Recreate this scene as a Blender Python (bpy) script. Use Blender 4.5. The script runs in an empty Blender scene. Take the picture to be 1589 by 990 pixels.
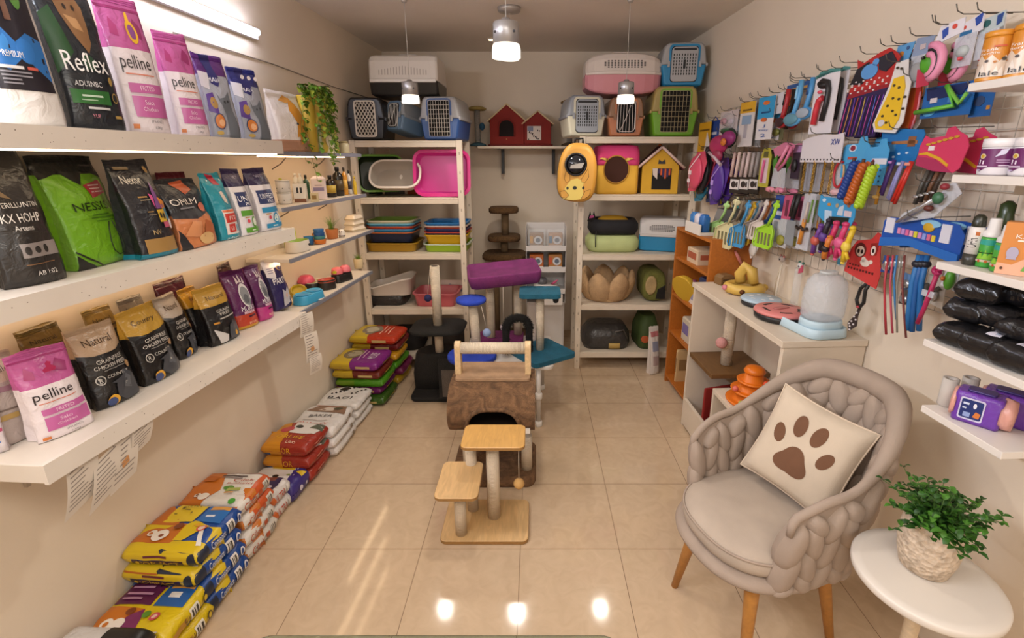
import bpy, bmesh, math, random
from mathutils import Vector, Matrix, noise

# ------------------------------------------------------------------ camera
SC = bpy.context.scene
COL = SC.collection
F, PITCH, CX, CY, H = 735.0, math.radians(16.1), 830.0, 460.0, 1.706
cd = bpy.data.cameras.new('camera'); cam = bpy.data.objects.new('camera', cd); COL.objects.link(cam)
cd.sensor_fit = 'HORIZONTAL'; cd.sensor_width = 36; cd.lens = F/1589*36
cd.shift_x = (794.5-CX)/1589; cd.shift_y = -(495-CY)/1589; cd.clip_start = .02
cam.location = (0, 0, H); cam.rotation_euler = (math.pi/2-PITCH, 0, 0)
SC.camera = cam
# ------------------------------------------------------------------ exposure, world, large lights
SC.view_settings.view_transform = 'Standard'; SC.view_settings.look = 'None'
SC.view_settings.exposure = -0.14; SC.view_settings.gamma = 1; SC.view_settings.use_curve_mapping = False
SC.cycles.use_denoising = True
SC.cycles.max_bounces = 7; SC.cycles.transparent_max_bounces = 12; SC.cycles.caustics_reflective = False; SC.cycles.caustics_refractive = False
SC.cycles.sample_clamp_indirect = 4
W = bpy.data.worlds.new('world'); SC.world = W; W.use_nodes = True
W.node_tree.nodes['Background'].inputs[0].default_value = (1, .93, .85, 1)
W.node_tree.nodes['Background'].inputs[1].default_value = .05
def area(name, loc, rot, sx, sy, power, col):
    l = bpy.data.lights.new(name, 'AREA'); l.shape = 'RECTANGLE'; l.size = sx; l.size_y = sy; l.energy = power; l.color = col
    o = bpy.data.objects.new(name, l); o.location = loc; o.rotation_euler = rot; COL.objects.link(o); return o
# unseen fill lights added behind the camera to brighten the room
area('front_overhead_fill', (-.1, -.25, 2.58), (math.radians(12), 0, 0), 1.8, .7, 38, (1, .95, .87))
area('front_cool_fill', (.6, -1.45, 1.6), (math.radians(84), 0, 0), 1.8, 1.4, 16, (.93, .96, 1))  # added cool fill standing off the front wall, no window modelled

# unseen cool fill added by the near left wall to brighten the right wall
area('near_left_fill', (-1.53, .55, 2.33), (0, math.radians(-88), 0), .06, 1.3, 44, (.82, .88, 1))
# ------------------------------------------------------------------ helpers
PC, PS = math.cos(PITCH), math.sin(PITCH)
def ray(x, y):
    u = (x-CX)/F; v = (y-CY)/F
    return (u, PC-v*PS, -PS-v*PC)
def atZ(x, y, Z):
    r = ray(x, y); t = (Z-H)/r[2]; return Vector((r[0]*t, r[1]*t, Z))
def atY(x, y, Y):
    r = ray(x, y); t = Y/r[1]; return Vector((r[0]*t, Y, H+r[2]*t))
def XL(Y): return -1.42+.06*(Y-3.7)
def XR(Y): return 1.30-.0556*(Y-3.7)
AL, AR = math.atan(.06), math.atan(.0556)
def atL(x, y, off):                      # a point at distance off from the left wall
    r = ray(x, y); t = (-1.642+off)/(r[0]-.06*r[1]); return Vector((r[0]*t, r[1]*t, H+r[2]*t))
def atR(x, y, off):
    r = ray(x, y); t = (1.30+.0556*3.7-off)/(r[0]+.0556*r[1]); return Vector((r[0]*t, r[1]*t, H+r[2]*t))

def lin(c):
    c = c.lstrip('#'); v = [int(c[i:i+2], 16)/255 for i in (0, 2, 4)]
    return tuple((x/12.92 if x <= .04045 else ((x+.055)/1.055)**2.4) for x in v)
_m = {}
def M(hexc, rough=.5, kind='', metal=0.0, p=1.0):
    key = (hexc, rough, kind, metal, p)
    if key in _m: return _m[key]
    m = bpy.data.materials.new('mat_%s_%s' % (hexc.lstrip('#'), kind or 'plain')); m.use_nodes = True
    nt = m.node_tree; b = nt.nodes['Principled BSDF']; c = lin(hexc)+(1,)
    b.inputs['Base Color'].default_value = c; b.inputs['Roughness'].default_value = rough; b.inputs['Metallic'].default_value = metal
    L = nt.links.new
    def N(t, **k):
        n = nt.nodes.new(t)
        for a, v in k.items():
            if hasattr(n, a): setattr(n, a, v)
        return n
    def tex(scale, detail=3, t='ShaderNodeTexNoise'):
        n = N(t); n.inputs['Scale'].default_value = scale
        if 'Detail' in n.inputs: n.inputs['Detail'].default_value = detail
        tc = N('ShaderNodeTexCoord'); L(tc.outputs['Object'], n.inputs['Vector']); return n, tc
    def bump(n, strength, dist, out=0):
        bp = N('ShaderNodeBump'); bp.inputs['Strength'].default_value = strength; bp.inputs['Distance'].default_value = dist
        L(n.outputs[out], bp.inputs['Height']); L(bp.outputs[0], b.inputs['Normal'])
    def vary(n, lo, hi, out=0):                       # blend colour between two multiples
        r = N('ShaderNodeValToRGB'); r.color_ramp.elements[0].position = .3; r.color_ramp.elements[1].position = .7
        r.color_ramp.elements[0].color = tuple(min(1, x*lo) for x in c[:3])+(1,); r.color_ramp.elements[1].color = tuple(min(1, x*hi) for x in c[:3])+(1,)
        L(n.outputs[out], r.inputs[0]); L(r.outputs[0], b.inputs['Base Color'])
    if kind == 'fabric':
        n, _ = tex(420*p, 2); bump(n, .35, .002); n2, _ = tex(9, 2); vary(n2, .93, 1.05)
    elif kind == 'plush':
        n, _ = tex(160*p, 4); bump(n, .9, .006); n2, _ = tex(14, 3); vary(n2, .8, 1.15)
    elif kind == 'fur':
        n, _ = tex(90*p, 6); n.inputs['Distortion'].default_value = 2.5; bump(n, 1, .014); n2, _ = tex(17*p, 4); n2.inputs['Distortion'].default_value = 3; vary(n2, .55, 1.35)
    elif kind == 'sisal':
        n = N('ShaderNodeTexWave'); n.wave_type = 'BANDS'; n.bands_direction = 'Z'; n.inputs['Scale'].default_value = 45*p; n.inputs['Distortion'].default_value = 1.2; n.inputs['Detail'].default_value = 3
        tc = N('ShaderNodeTexCoord'); L(tc.outputs['Object'], n.inputs['Vector']); bump(n, .7, .004); n2, _ = tex(25, 4); vary(n2, .93, 1.05)
    elif kind == 'sisalx':
        n = N('ShaderNodeTexWave'); n.wave_type = 'BANDS'; n.bands_direction = 'X'; n.inputs['Scale'].default_value = 45*p; n.inputs['Distortion'].default_value = 1.2
        tc = N('ShaderNodeTexCoord'); L(tc.outputs['Object'], n.inputs['Vector']); bump(n, .7, .004); n2, _ = tex(25, 4); vary(n2, .93, 1.05)
    elif kind == 'wood':
        n, tc = tex(7*p, 6); n.inputs['Distortion'].default_value = 1.5
        mp = N('ShaderNodeMapping'); mp.inputs['Scale'].default_value = (6, 1, 6); L(tc.outputs['Object'], mp.inputs[0]); L(mp.outputs[0], n.inputs['Vector']); vary(n, .86, 1.1)
    elif kind == 'painted':                            # worn white paint with nail holes and scuffs
        n, _ = tex(5, 5); vary(n, .93, 1.03); n2, _ = tex(60, 3); bump(n2, .12, .002)
    elif kind == 'wall':
        n, _ = tex(2.2, 5); vary(n, .95, 1.03); n2, _ = tex(38, 4); bump(n2, .18, .004)
    elif kind == 'foil':
        n, _ = tex(26*p, 3); n.inputs['Distortion'].default_value = 1.0; bump(n, .5, .012)
    elif kind == 'speck':
        n, _ = tex(90, 2); vary(n, .75, 1.1)
    elif kind == 'rock':
        n = N('ShaderNodeTexVoronoi'); n.inputs['Scale'].default_value = 75; tc = N('ShaderNodeTexCoord'); L(tc.outputs['Object'], n.inputs['Vector']); bump(n, 1, .006); n2, _ = tex(60, 3); vary(n2, .72, 1.15)
    elif kind == 'glass':
        b.inputs['Transmission Weight'].default_value = 1; b.inputs['IOR'].default_value = 1.3
    elif kind == 'clear':                              # thin clear film or acrylic
        b.inputs['Alpha'].default_value = p; n, _ = tex(30, 3); n.inputs['Distortion'].default_value = 1.5; bump(n, .6, .01)
    elif kind == 'emit':
        b.inputs['Emission Color'].default_value = c; b.inputs['Emission Strength'].default_value = p
    elif kind == 'leaf':
        n, _ = tex(30, 2); vary(n, .7, 1.25)
    _m[key] = m; return m

_txt = {}
def text2d(s):
    if s in _txt: return _txt[s]
    cu = bpy.data.curves.new('t', 'FONT'); cu.body = s; cu.resolution_u = 2; cu.align_x = 'CENTER'
    o = bpy.data.objects.new('t', cu); me = o.to_mesh()
    v = [(q.co.x, q.co.y) for q in me.vertices]; f = [tuple(p.vertices) for p in me.polygons]
    o.to_mesh_clear(); bpy.data.objects.remove(o); bpy.data.curves.remove(cu)
    xs = [a for a, _ in v]; ys = [b for _, b in v]
    x0, x1, y0, y1 = min(xs), max(xs), min(ys), max(ys)
    v = [((a-(x0+x1)/2), (b-(y0+y1)/2)) for a, b in v]
    _txt[s] = (v, f, x1-x0, y1-y0); return _txt[s]

def rrect(w, d, r, n=4, cx=0, cy=0):
    r = min(r, w/2-1e-4, d/2-1e-4); out = []
    for sx, sy, a0 in ((1, 1, 0), (-1, 1, 90), (-1, -1, 180), (1, -1, 270)):
        for i in range(n+1):
            a = math.radians(a0+90*i/n); out.append((cx+sx*(w/2-r)+r*math.cos(a), cy+sy*(d/2-r)+r*math.sin(a)))
    return out
def ell(cx, cy, rx, ry, n=20): return [(cx+rx*math.cos(2*math.pi*i/n), cy+ry*math.sin(2*math.pi*i/n)) for i in range(n)]
def rect(x0, y0, x1, y1): return [(x0, y0), (x1, y0), (x1, y1), (x0, y1)]

class MB:
    def __init__(s): s.v = []; s.f = []; s.m = []; s.sm = []; s.mats = []
    def mi(s, mat):
        if mat not in s.mats: s.mats.append(mat)
        return s.mats.index(mat)
    def add(s, vs, fs, mat, smooth=False):
        b = len(s.v); s.v += [Vector(v) for v in vs]; i = s.mi(mat)
        for f in fs: s.f.append(tuple(b+k for k in f)); s.m.append(i); s.sm.append(smooth)
        return s
    def loft(s, rings, mat, cap0=True, cap1=True, smooth=True):
        n = len(rings[0]); vs = [p for r in rings for p in r]; fs = []
        for k in range(len(rings)-1):
            for i in range(n): j = (i+1) % n; fs.append((k*n+i, k*n+j, (k+1)*n+j, (k+1)*n+i))
        s.add(vs, fs, mat, smooth)
        b = len(s.v)-len(vs); i = s.mi(mat)
        if cap0: s.f.append(tuple(b+k for k in range(n-1, -1, -1))); s.m.append(i); s.sm.append(False)
        if cap1: s.f.append(tuple(b+(len(rings)-1)*n+k for k in range(n))); s.m.append(i); s.sm.append(False)
        return s
    def rr(s, secs, mat, n=4, smooth=True, cap0=True, cap1=True):      # secs: (w, d, r, z[, cx, cy])
        return s.loft([[(x, y, q[3]) for x, y in rrect(q[0], q[1], q[2], n, *(q[4:6] if len(q) > 4 else (0, 0)))] for q in secs], mat, cap0, cap1, smooth)
    def box(s, x0, x1, y0, y1, z0, z1, mat):
        return s.add([(x0, y0, z0), (x1, y0, z0), (x1, y1, z0), (x0, y1, z0), (x0, y0, z1), (x1, y0, z1), (x1, y1, z1), (x0, y1, z1)],
                     [(0, 3, 2, 1), (4, 5, 6, 7), (0, 1, 5, 4), (1, 2, 6, 5), (2, 3, 7, 6), (3, 0, 4, 7)], mat)
    def prism(s, poly, a, b, mat, plane='xz'):                          # poly in plane, extruded a..b
        f = {'xz': lambda p, t: (p[0], t, p[1]), 'xy': lambda p, t: (p[0], p[1], t), 'yz': lambda p, t: (t, p[0], p[1])}[plane]
        n = len(poly); s.add([f(p, a) for p in poly]+[f(p, b) for p in poly], [tuple(range(n)), tuple(range(2*n-1, n-1, -1))]+[(i, n+i, n+(i+1) % n, (i+1) % n) for i in range(n)], mat); return s
    def tube(s, path, r, mat, seg=8, closed=False):
        P = [Vector(p) for p in path]; n = len(P); rs = r if isinstance(r, (list, tuple)) else [r]*n
        rings = []; t0 = None; up = None
        for i in range(n):
            if closed: t = P[(i+1) % n]-P[i-1]
            else: t = P[min(i+1, n-1)]-P[max(i-1, 0)]
            t = t.normalized() if t.length > 1e-9 else Vector((0, 0, 1))
            if up is None:
                up = Vector((0, 0, 1)) if abs(t.z) < .9 else Vector((1, 0, 0)); up = (up-t*up.dot(t)).normalized()
            else:
                up = up-t*up.dot(t); up = up.normalized() if up.length > 1e-6 else t.orthogonal().normalized()
            w = t.cross(up)
            rings.append([P[i]+(up*math.cos(2*math.pi*k/seg)+w*math.sin(2*math.pi*k/seg))*rs[i] for k in range(seg)])
        if closed: rings.append(rings[0])
        return s.loft(rings, mat, not closed, not closed)
    def lathe(s, prof, mat, seg=20, cx=0, cy=0, axis='z', smooth=True):
        def pt(r, z, a):
            x, y = r*math.cos(a), r*math.sin(a)
            return (cx+x, cy+y, z) if axis == 'z' else ((cx+x, z, cy+y) if axis == 'y' else (z, cx+x, cy+y))
        return s.loft([[pt(max(r, 1e-4), z, 2*math.pi*k/seg) for k in range(seg)] for r, z in prof], mat, True, True, smooth)
    def ball(s, c, r, mat, seg=14, rings=9):
        rx, ry, rz = r if isinstance(r, (list, tuple)) else (r, r, r)
        return s.loft([[(c[0]+rx*math.sin(math.pi*i/rings)*math.cos(2*math.pi*k/seg), c[1]+ry*math.sin(math.pi*i/rings)*math.sin(2*math.pi*k/seg), c[2]-rz*math.cos(math.pi*i/rings)) for k in range(seg)]
                       for i in [.03]+list(range(1, rings))+[rings-.03]], mat)
    def decal(s, fn, shape, o, gu=(), gv=(), w=1, h=1):
        # shape: ('r',u0,v0,u1,v1,mat) ('e',cu,cv,ru,rv,mat) ('p',pts,mat) ('t',str,cu,cv,hv,mat[,wu[,angle]])
        k = shape[0]; mat = shape[-1] if k != 't' else shape[5]
        if k == 't':
            v, f, tw, th = text2d(shape[1]); sc = shape[4]/th; su = (shape[6]/tw) if len(shape) > 6 and shape[6] else sc*h/w
            a = math.radians(shape[7]) if len(shape) > 7 else 0; ca, sa = math.cos(a), math.sin(a); q = w/h
            vs = []
            for x, y in v:
                x, y = x*su, y*sc; vs.append((shape[2]+x*ca-y*sa/q, shape[3]+x*sa*q+y*ca))
            fs = f
        else:
            vs = rect(*shape[1:5]) if k == 'r' else (ell(*shape[1:5], 18) if k == 'e' else list(shape[1])); fs = [tuple(range(len(vs)))]
        us = [x for x, _ in vs]; ws = [y for _, y in vs]
        cu = [g for g in gu if min(us)+1e-4 < g < max(us)-1e-4]; cv = [g for g in gv if min(ws)+1e-4 < g < max(ws)-1e-4]
        if cu or cv:
            bm = bmesh.new(); bv = [bm.verts.new((x, y, 0)) for x, y in vs]
            for ff in fs:
                try: bm.faces.new([bv[i] for i in ff])
                except ValueError: pass
            for g, no, co in [(g, (1, 0, 0), (g, 0, 0)) for g in cu]+[(g, (0, 1, 0), (0, g, 0)) for g in cv]:
                bmesh.ops.bisect_plane(bm, geom=bm.verts[:]+bm.edges[:]+bm.faces[:], plane_co=co, plane_no=no)
            bm.verts.index_update(); vs = [(x.co.x, x.co.y) for x in bm.verts]; fs = [tuple(q.index for q in ff.verts) for ff in bm.faces]; bm.free()
        return s.add([fn(x, y, o) for x, y in vs], fs, mat, True)
    def xf(s, mtx):
        s.v = [mtx @ v for v in s.v]; return s
    def build(s, name, parent=None, loc=None, rot=None, bev=0, sub=0):
        me = bpy.data.meshes.new(name); me.from_pydata([tuple(v) for v in s.v], [], s.f)
        for m in s.mats: me.materials.append(m)
        me.polygons.foreach_set('material_index', s.m); me.polygons.foreach_set('use_smooth', s.sm)
        bm = bmesh.new(); bm.from_mesh(me)
        if bev or sub: bmesh.ops.recalc_face_normals(bm, faces=bm.faces)
        bm.to_mesh(me); bm.free(); me.update()
        o = bpy.data.objects.new(name, me); COL.objects.link(o)
        if parent: o.parent = parent
        if loc is not None: o.location = loc
        if rot is not None: o.rotation_euler = rot if isinstance(rot, (tuple, list)) else (0, 0, rot)
        if bev:
            md = o.modifiers.new('bevel', 'BEVEL'); md.width = bev; md.segments = 2; md.limit_method = 'ANGLE'; md.angle_limit = math.radians(40)
        if sub: md = o.modifiers.new('subdivision', 'SUBSURF'); md.levels = sub; md.render_levels = sub
        return o
def rotm(a, ax='Z'): return Matrix.Rotation(a, 4, ax)
def tag(o, label, cat, group=None):
    o['label'] = label; o['category'] = cat
    if group: o['group'] = group
    return o
def thing(name, label, cat, loc=(0, 0, 0), rot=0, group=None):
    o = bpy.data.objects.new(name, None); COL.objects.link(o); o.location = loc; o.empty_display_size = .05
    o.rotation_euler = rot if isinstance(rot, (tuple, list)) else (0, 0, rot)
    return tag(o, label, cat, group)
def struct(o): o['kind'] = 'structure'; return o
def copy_thing(o, loc=None, rot=None, label=None):
    c = o.copy(); COL.objects.link(c)
    if loc is not None: c.location = loc
    if rot is not None: c.rotation_euler = (0, 0, rot)
    if label: c['label'] = label
    for ch in list(o.children):
        d = ch.copy(); COL.objects.link(d); d.parent = c
        for g in list(ch.children): e = g.copy(); COL.objects.link(e); e.parent = d
    return c
rnd = random.Random(7)
WHITE = M('#e6ddd2', .45, 'painted'); DARK = M('#141210', .8); BLACK = M('#17171a', .45)
# ------------------------------------------------------------------ room shell
WALLM = M('#e4d4bf', .75, 'wall'); CEILM = M('#e8ded3', .8, 'wall')
def floor_mat():
    m = bpy.data.materials.new('floor_tiles'); m.use_nodes = True; nt = m.node_tree; b = nt.nodes['Principled BSDF']; L = nt.links.new
    tc = nt.nodes.new('ShaderNodeTexCoord'); mp = nt.nodes.new('ShaderNodeMapping'); mp.inputs['Location'].default_value = (.0665+.45*10, -1.7570+.45*10+.0, 0)
    L(tc.outputs['Object'], mp.inputs[0])
    br = nt.nodes.new('ShaderNodeTexBrick'); br.offset = 0; br.squash = 1
    br.inputs['Scale'].default_value = 1; br.inputs['Brick Width'].default_value = .45; br.inputs['Row Height'].default_value = .45; br.inputs['Mortar Size'].default_value = .0016; br.inputs['Mortar Smooth'].default_value = .1
    br.inputs['Color1'].default_value = lin('#c8ae90')+(1,); br.inputs['Color2'].default_value = lin('#cab193')+(1,); br.inputs['Mortar'].default_value = lin('#8a745c')+(1,)
    L(mp.outputs[0], br.inputs['Vector'])
    n = nt.nodes.new('ShaderNodeTexNoise'); n.inputs['Scale'].default_value = 14; n.inputs['Detail'].default_value = 8; n.inputs['Distortion'].default_value = 1.4; L(tc.outputs['Object'], n.inputs['Vector'])
    r = nt.nodes.new('ShaderNodeValToRGB'); r.color_ramp.elements[0].position = .35; r.color_ramp.elements[1].position = .7
    r.color_ramp.elements[0].color = (.95, .94, .93, 1); r.color_ramp.elements[1].color = (1.05, 1.05, 1.05, 1); L(n.outputs[0], r.inputs[0])
    mx = nt.nodes.new('ShaderNodeMix'); mx.data_type = 'RGBA'; mx.blend_type = 'MULTIPLY'; mx.inputs[0].default_value = 1
    L(br.outputs[0], mx.inputs[6]); L(r.outputs[0], mx.inputs[7]); L(mx.outputs[2], b.inputs['Base Color'])
    b.inputs['Roughness'].default_value = .085; b.inputs['Specular IOR Level'].default_value = .5
    bp = nt.nodes.new('ShaderNodeBump'); bp.inputs['Strength'].default_value = .3; bp.inputs['Distance'].default_value = .002; bp.invert = True; L(br.outputs[1], bp.inputs['Height']); L(bp.outputs[0], b.inputs['Normal'])
    return m
YB, YF, ZC = 4.65, -1.6, 2.63
struct(MB().box(-1.9, 1.9, YF, YB+.1, -.1, 0, floor_mat()).build('floor'))
struct(MB().box(-1.9, 1.9, YF, YB+.1, ZC, ZC+.1, CEILM).build('ceiling'))
struct(MB().box(-1.9, 1.9, YB, YB+.1, 0, ZC, WALLM).build('wall_back'))
struct(MB().box(-1.9, 1.9, YF-.1, YF, 0, ZC, WALLM).build('wall_front'))
struct(MB().prism([(XL(YF), YF), (XL(YB), YB), (XL(YB)-.1, YB), (XL(YF)-.1, YF)], 0, ZC, WALLM, 'xy').build('wall_left'))
struct(MB().prism([(XR(YF), YF), (XR(YF)+.1, YF), (XR(YB)+.1, YB), (XR(YB), YB)], 0, ZC, WALLM, 'xy').build('wall_right'))

# ------------------------------------------------------------------ left wall shelves
def lshelf(name, label, y0, y1, depth, z, th, mat, lip=None, parts=None):
    t = thing(name, label, 'shelf', (XL(y0), y0, z), -AL)
    L = (y1-y0)/math.cos(AL)
    b = MB(); b.box(.003, depth-.012, 0, L, -th, 0, mat); b.build('board', t, bev=.003)
    f = MB(); f.box(depth-.012, depth, -.002, L+.002, -th-.001, .001, lip or mat)
    if th > .04:
        r = random.Random(int(z*100))
        for i in range(26): y = r.uniform(.03, L-.03); q = r.uniform(-th+.008, -.008); s = r.uniform(.0012, .002); f.prism(ell(y, q, s, s, 6), depth+.0003, depth+.0006, M('#7a6a5c', .8), 'yz')
    f.build('front_edge', t, bev=.002)
    return t, L
LED = M('#ffe4c0', .5, 'emit', p=5.5); LED2 = M('#ffdcae', .5, 'emit', p=13)
T, L1 = lshelf('wall_shelf', 'top long white wall shelf on the left carrying tall pet food bags, lit below', 1.08, 2.38, .30, 1.79, .056, WHITE)
MB().box(.265, .285, 0, L1-.03, -.062, -.0565, LED).build('light_strip', T)
T, L1 = lshelf('wall_shelf', 'middle long white wall shelf on the left carrying the green and black pet food bags', 1.08, 2.38, .30, 1.38, .056, WHITE)
MB().box(.05, .065, 0, L1-.03, -.062, -.0565, LED2).build('light_strip', T)
for z, y0 in ((-.41, .4), (-.41, .9)): pass
T, L1 = lshelf('wall_shelf', 'bottom long white wall shelf on the left with the pink bag at its near end', 1.08, 2.38, .30, .94, .056, WHITE)
for y in (.16, 1.06):
    T2 = MB(); T2.box(.002, .012, y-.006, y+.006, -.2, -.056, M('#b9aa98', .5)); T2.box(.002, .2, y-.006, y+.006, -.066, -.056, M('#b9aa98', .5)); T2.build('bracket', T)
GREYLIP = M('#7d7f8a', .35)
for nm, z, y1, led in (('topmost', 1.745, 3.40, 1), ('second highest', 1.475, 3.42, 1), ('third highest', 1.215, 3.50, 1), ('lowest', .925, 3.40, 0)):
    what = {'topmost': 'below the trailing plant', 'second highest': 'holding bottles and white tubs', 'third highest': 'holding the grass pot and bowls', 'lowest': 'holding pink, blue and black bowls'}[nm]
    T, L1 = lshelf('narrow_wall_shelf', '%s narrow grey edged wall shelf, %s' % (nm, what), 2.40, y1, .25, z, .02, M('#d9cdbd', .5), GREYLIP)
    if led: MB().box(.14, .155, .02, L1-.05, -.0255, -.0205, LED2).build('light_strip', T)
    for y in (.35, .8):
        MB().tube([(.004, y, -.09), (.06, y, -.06), (.1, y, -.021)], .003, M('#5b5148', .5), 6).build('bracket', T)
# crack and cable line on the left wall
tag(MB().tube([(XL(y)+.004, y, z) for y, z in ((2.2, 2.215), (2.9, 2.22), (3.6, 2.2), (4.3, 2.2))], .0028, M('#8d7f72', .6), 6).build('wall_cable'), 'thin pale cable running along the upper left wall', 'cable')

# ------------------------------------------------------------------ racks at the back
WOODW = M('#dccdb8', .5, 'painted'); DULL = M('#8e867c', .6)
def rack(label, x0, x1, y0, y1, zs, top):
    t = thing('storage_rack', label, 'rack', ((x0+x1)/2, y0, 0)); w = (x1-x0)/2; d = y1-y0
    for sx in (-1, 1):
        for yy in (0, d-.04):
            b = MB(); xa, xb = sorted((sx*w, sx*(w-.042))); b.box(xa, xb, yy, yy+.04, 0, top, WOODW)
            for z in [k*.14+.06 for k in range(int(top/.14))]: b.box(xa+.017, xa+.025, yy-.0006, yy, z, z+.022, M('#a89a86', .7))
            b.build('post', t, bev=.002)
    for z in zs:
        b = MB(); b.box(-w+.043, w-.043, .004, d-.004, z-.012, z, WOODW); b.box(-w+.043, w-.043, .002, .016, z-.046, z-.0125, WOODW); b.box(-w+.043, w-.043, d-.018, d-.004, z-.046, z-.0125, WOODW)
        b.build('shelf_board', t, bev=.0015)
    return t
ZL = (.13, .528, .989, 1.425, 1.843); ZR = (.147, .567, .984, 1.449, 1.87)
rack('pale wooden storage rack at the back left with litter trays and carriers', -1.385, -.545, 3.70, 4.17, ZL, 1.845)
rack('pale storage rack at the back right with cat beds and carriers', .335, 1.235, 3.70, 4.17, ZR, 1.872)
tag(MB().box(-.50, .30, 4.33, 4.645, 1.80, 1.822, WOODW).box(-.31, -.285, 4.56, 4.645, 1.58, 1.80, BLACK).box(.16, .185, 4.56, 4.645, 1.58, 1.80, BLACK).build('wall_shelf', bev=.002), 'pale wall shelf on black brackets under the red pet houses', 'shelf')

# ------------------------------------------------------------------ lamps
def pendant(x, y, zb, label, r=.05, canopy=False, e=14):
    t = thing('pendant_lamp', label, 'lamp', (x, y, zb), 0, 'hanging lamps')
    h = r*2.3
    MB().lathe([(r*.86, r*.9), (r, r*.95), (r*.97, h), (r*.9, h+.006), (r*.35, h+.008), (r*.3, h+.02), (.004, h+.022)], M('#a9a6a6', .3, metal=.6), 24).build('housing', t)
    g = MB(); g.lathe([(r*.98, .012), (r*1.08, 0), (r*1.08, r*.55), (r, r*.9), (r*.9, r*.9)], M('#fff3e0', .2, 'emit', p=1.9), 24); g.build('diffuser', t)
    for a in range(4): MB().ball((r*math.cos(a*1.57-.9), r*math.sin(a*1.57-.9), h*.72), r*.1, M('#3a3a40', .4), 8, 6).build('screw', t)
    MB().tube([(0, 0, h+.02), (0, 0, ZC-zb-.02)], .0016, M('#c9c2b8', .4), 6).build('cord', t)
    MB().lathe([((.075 if canopy else .02), ZC-zb), ((.07 if canopy else .018), ZC-zb-.022), (.012, ZC-zb-.03)], M('#b7b0aa', .3, metal=.5), 24).build('canopy', t)
    l = bpy.data.lights.new('lamp_light', 'SPOT'); l.energy = e; l.color = (1, .92, .82); l.spot_size = math.radians(150); l.spot_blend = .6; l.shadow_soft_size = r
    lo = bpy.data.objects.new('lamp_light', l); COL.objects.link(lo); lo.parent = t; lo.location = (0, 0, -.03)
pendant(-.112, 2.05, 2.09, 'large grey pendant lamp hanging nearest in the middle of the room', .052, e=26)
pendant(-.163, 3.386, 2.33, 'pendant lamp mostly hidden behind the nearest one, on a round ceiling plate', .055, True, e=22)
pendant(-.775, 3.18, 2.045, 'small grey pendant lamp hanging before the white and black carrier', .05, e=11)
pendant(.566, 3.18, 2.045, 'small grey pendant lamp hanging before the pink carrier', .05, e=11)
p = atL(337, 22, .05); t = thing('tube_light', 'bright white tube light fixed high on the left wall', 'lamp', (0, 0, 0))
a, b_ = Vector((XL(1.45)+.05, 1.45, 2.335)), Vector((XL(2.72)+.05, 2.72, 2.335))
MB().tube([a, b_], .016, M('#e4e8ff', .3, 'emit', p=30), 12).build('tube', t)
MB().prism([(XL(1.4)+.003, 1.4), (XL(2.76)+.003, 2.76), (XL(2.76)+.028, 2.76), (XL(1.4)+.028, 1.4)], 2.31, 2.36, M('#eceaf0', .4), 'xy').build('batten', t)
tag(MB().lathe([(.034, ZC-.001), (.034, ZC-.008), (.022, ZC-.010)], M('#d8c9b4', .4), 16, -.35, 4.18).lathe([(.02, ZC-.009), (.02, ZC-.012)], M('#ffe0b0', .4, 'emit', p=6), 12, -.35, 4.18).build('downlight'), 'tiny recessed ceiling spot glowing warm near the back wall', 'lamp')
# ------------------------------------------------------------------ braided armchair
TAUPE = M('#a18f80', .85, 'fabric'); TAUPE2 = M('#b0a090', .85, 'fabric'); LEGW = M('#b27a38', .45, 'wood')
CH = thing('armchair', 'taupe braided fabric armchair with tapered wooden legs beside the plant table', 'chair', (.846, 1.44, 0), math.radians(-72)); CH.scale = (.85, .85, .955)
def shell(phi, z, out=0.0):
    # phi: degrees from the back centre, + towards local +x; U shaped plan, flaring with height
    a = abs(phi); s = 1 if phi >= 0 else -1; k = (z-.36)/.5; r = .262+.052*k
    if a <= 90: x, y = math.sin(math.radians(a)), math.cos(math.radians(a)); p = Vector((s*x*(r+out), .03+y*(r+.02+.05*k+out)*1.0, z))
    else: d = (a-90)/90*.44; p = Vector((s*(r+out-.08*max(0, d-.05)-.9*max(0, d-.12)**2), .03-d, z))
    return p
def rim(phi):
    a = abs(phi); t = min(1, max(0, (a-22)/75)); t = t*t*(3-2*t); return .985-.215*t-.055*max(0, (a-95)/37)**2
PMAX = 132
b = MB(); nph = 50; rows = 12
for o_ in (-.008, .008):
    vs = []; fs = []
    for i in range(nph+1):
        ph = -PMAX+2*PMAX*i/nph
        for j in range(rows+1): vs.append(shell(ph, .42+(rim(ph)-.435)*j/rows, o_))
    for i in range(nph):
        for j in range(rows): q = i*(rows+1)+j; fs.append((q, q+rows+1, q+rows+2, q+1))
    b.add(vs, fs, TAUPE, True)
def lozenge(b, ph, z, dph, dz, slant, thick, out):
    vs = []; fs = []; nu, nv = 8, 8
    for side in (1, -1):
        for i in range(nu+1):
            for j in range(nv+1):
                u = 2*i/nu-1; v = 2*j/nv-1
                wv = max(.0, 1-abs(v)**2.2)**.75                          # pointed ends
                uu = u*wv
                t = max(0, (1-abs(u)**2.6))**.5*max(0, 1-abs(v)**3)**.5*thick
                p = shell(ph+uu*dph+slant*v*dph, z+v*dz, out+side*t); vs.append(p)
    n = (nu+1)*(nv+1)
    for sidx in (0, 1):
        for i in range(nu):
            for j in range(nv):
                q = sidx*n+i*(nv+1)+j; f = (q, q+nv+1, q+nv+2, q+1); fs.append(f if sidx == 0 else f[::-1])
    b.add(vs, fs, TAUPE, True)
cols = 19
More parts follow.
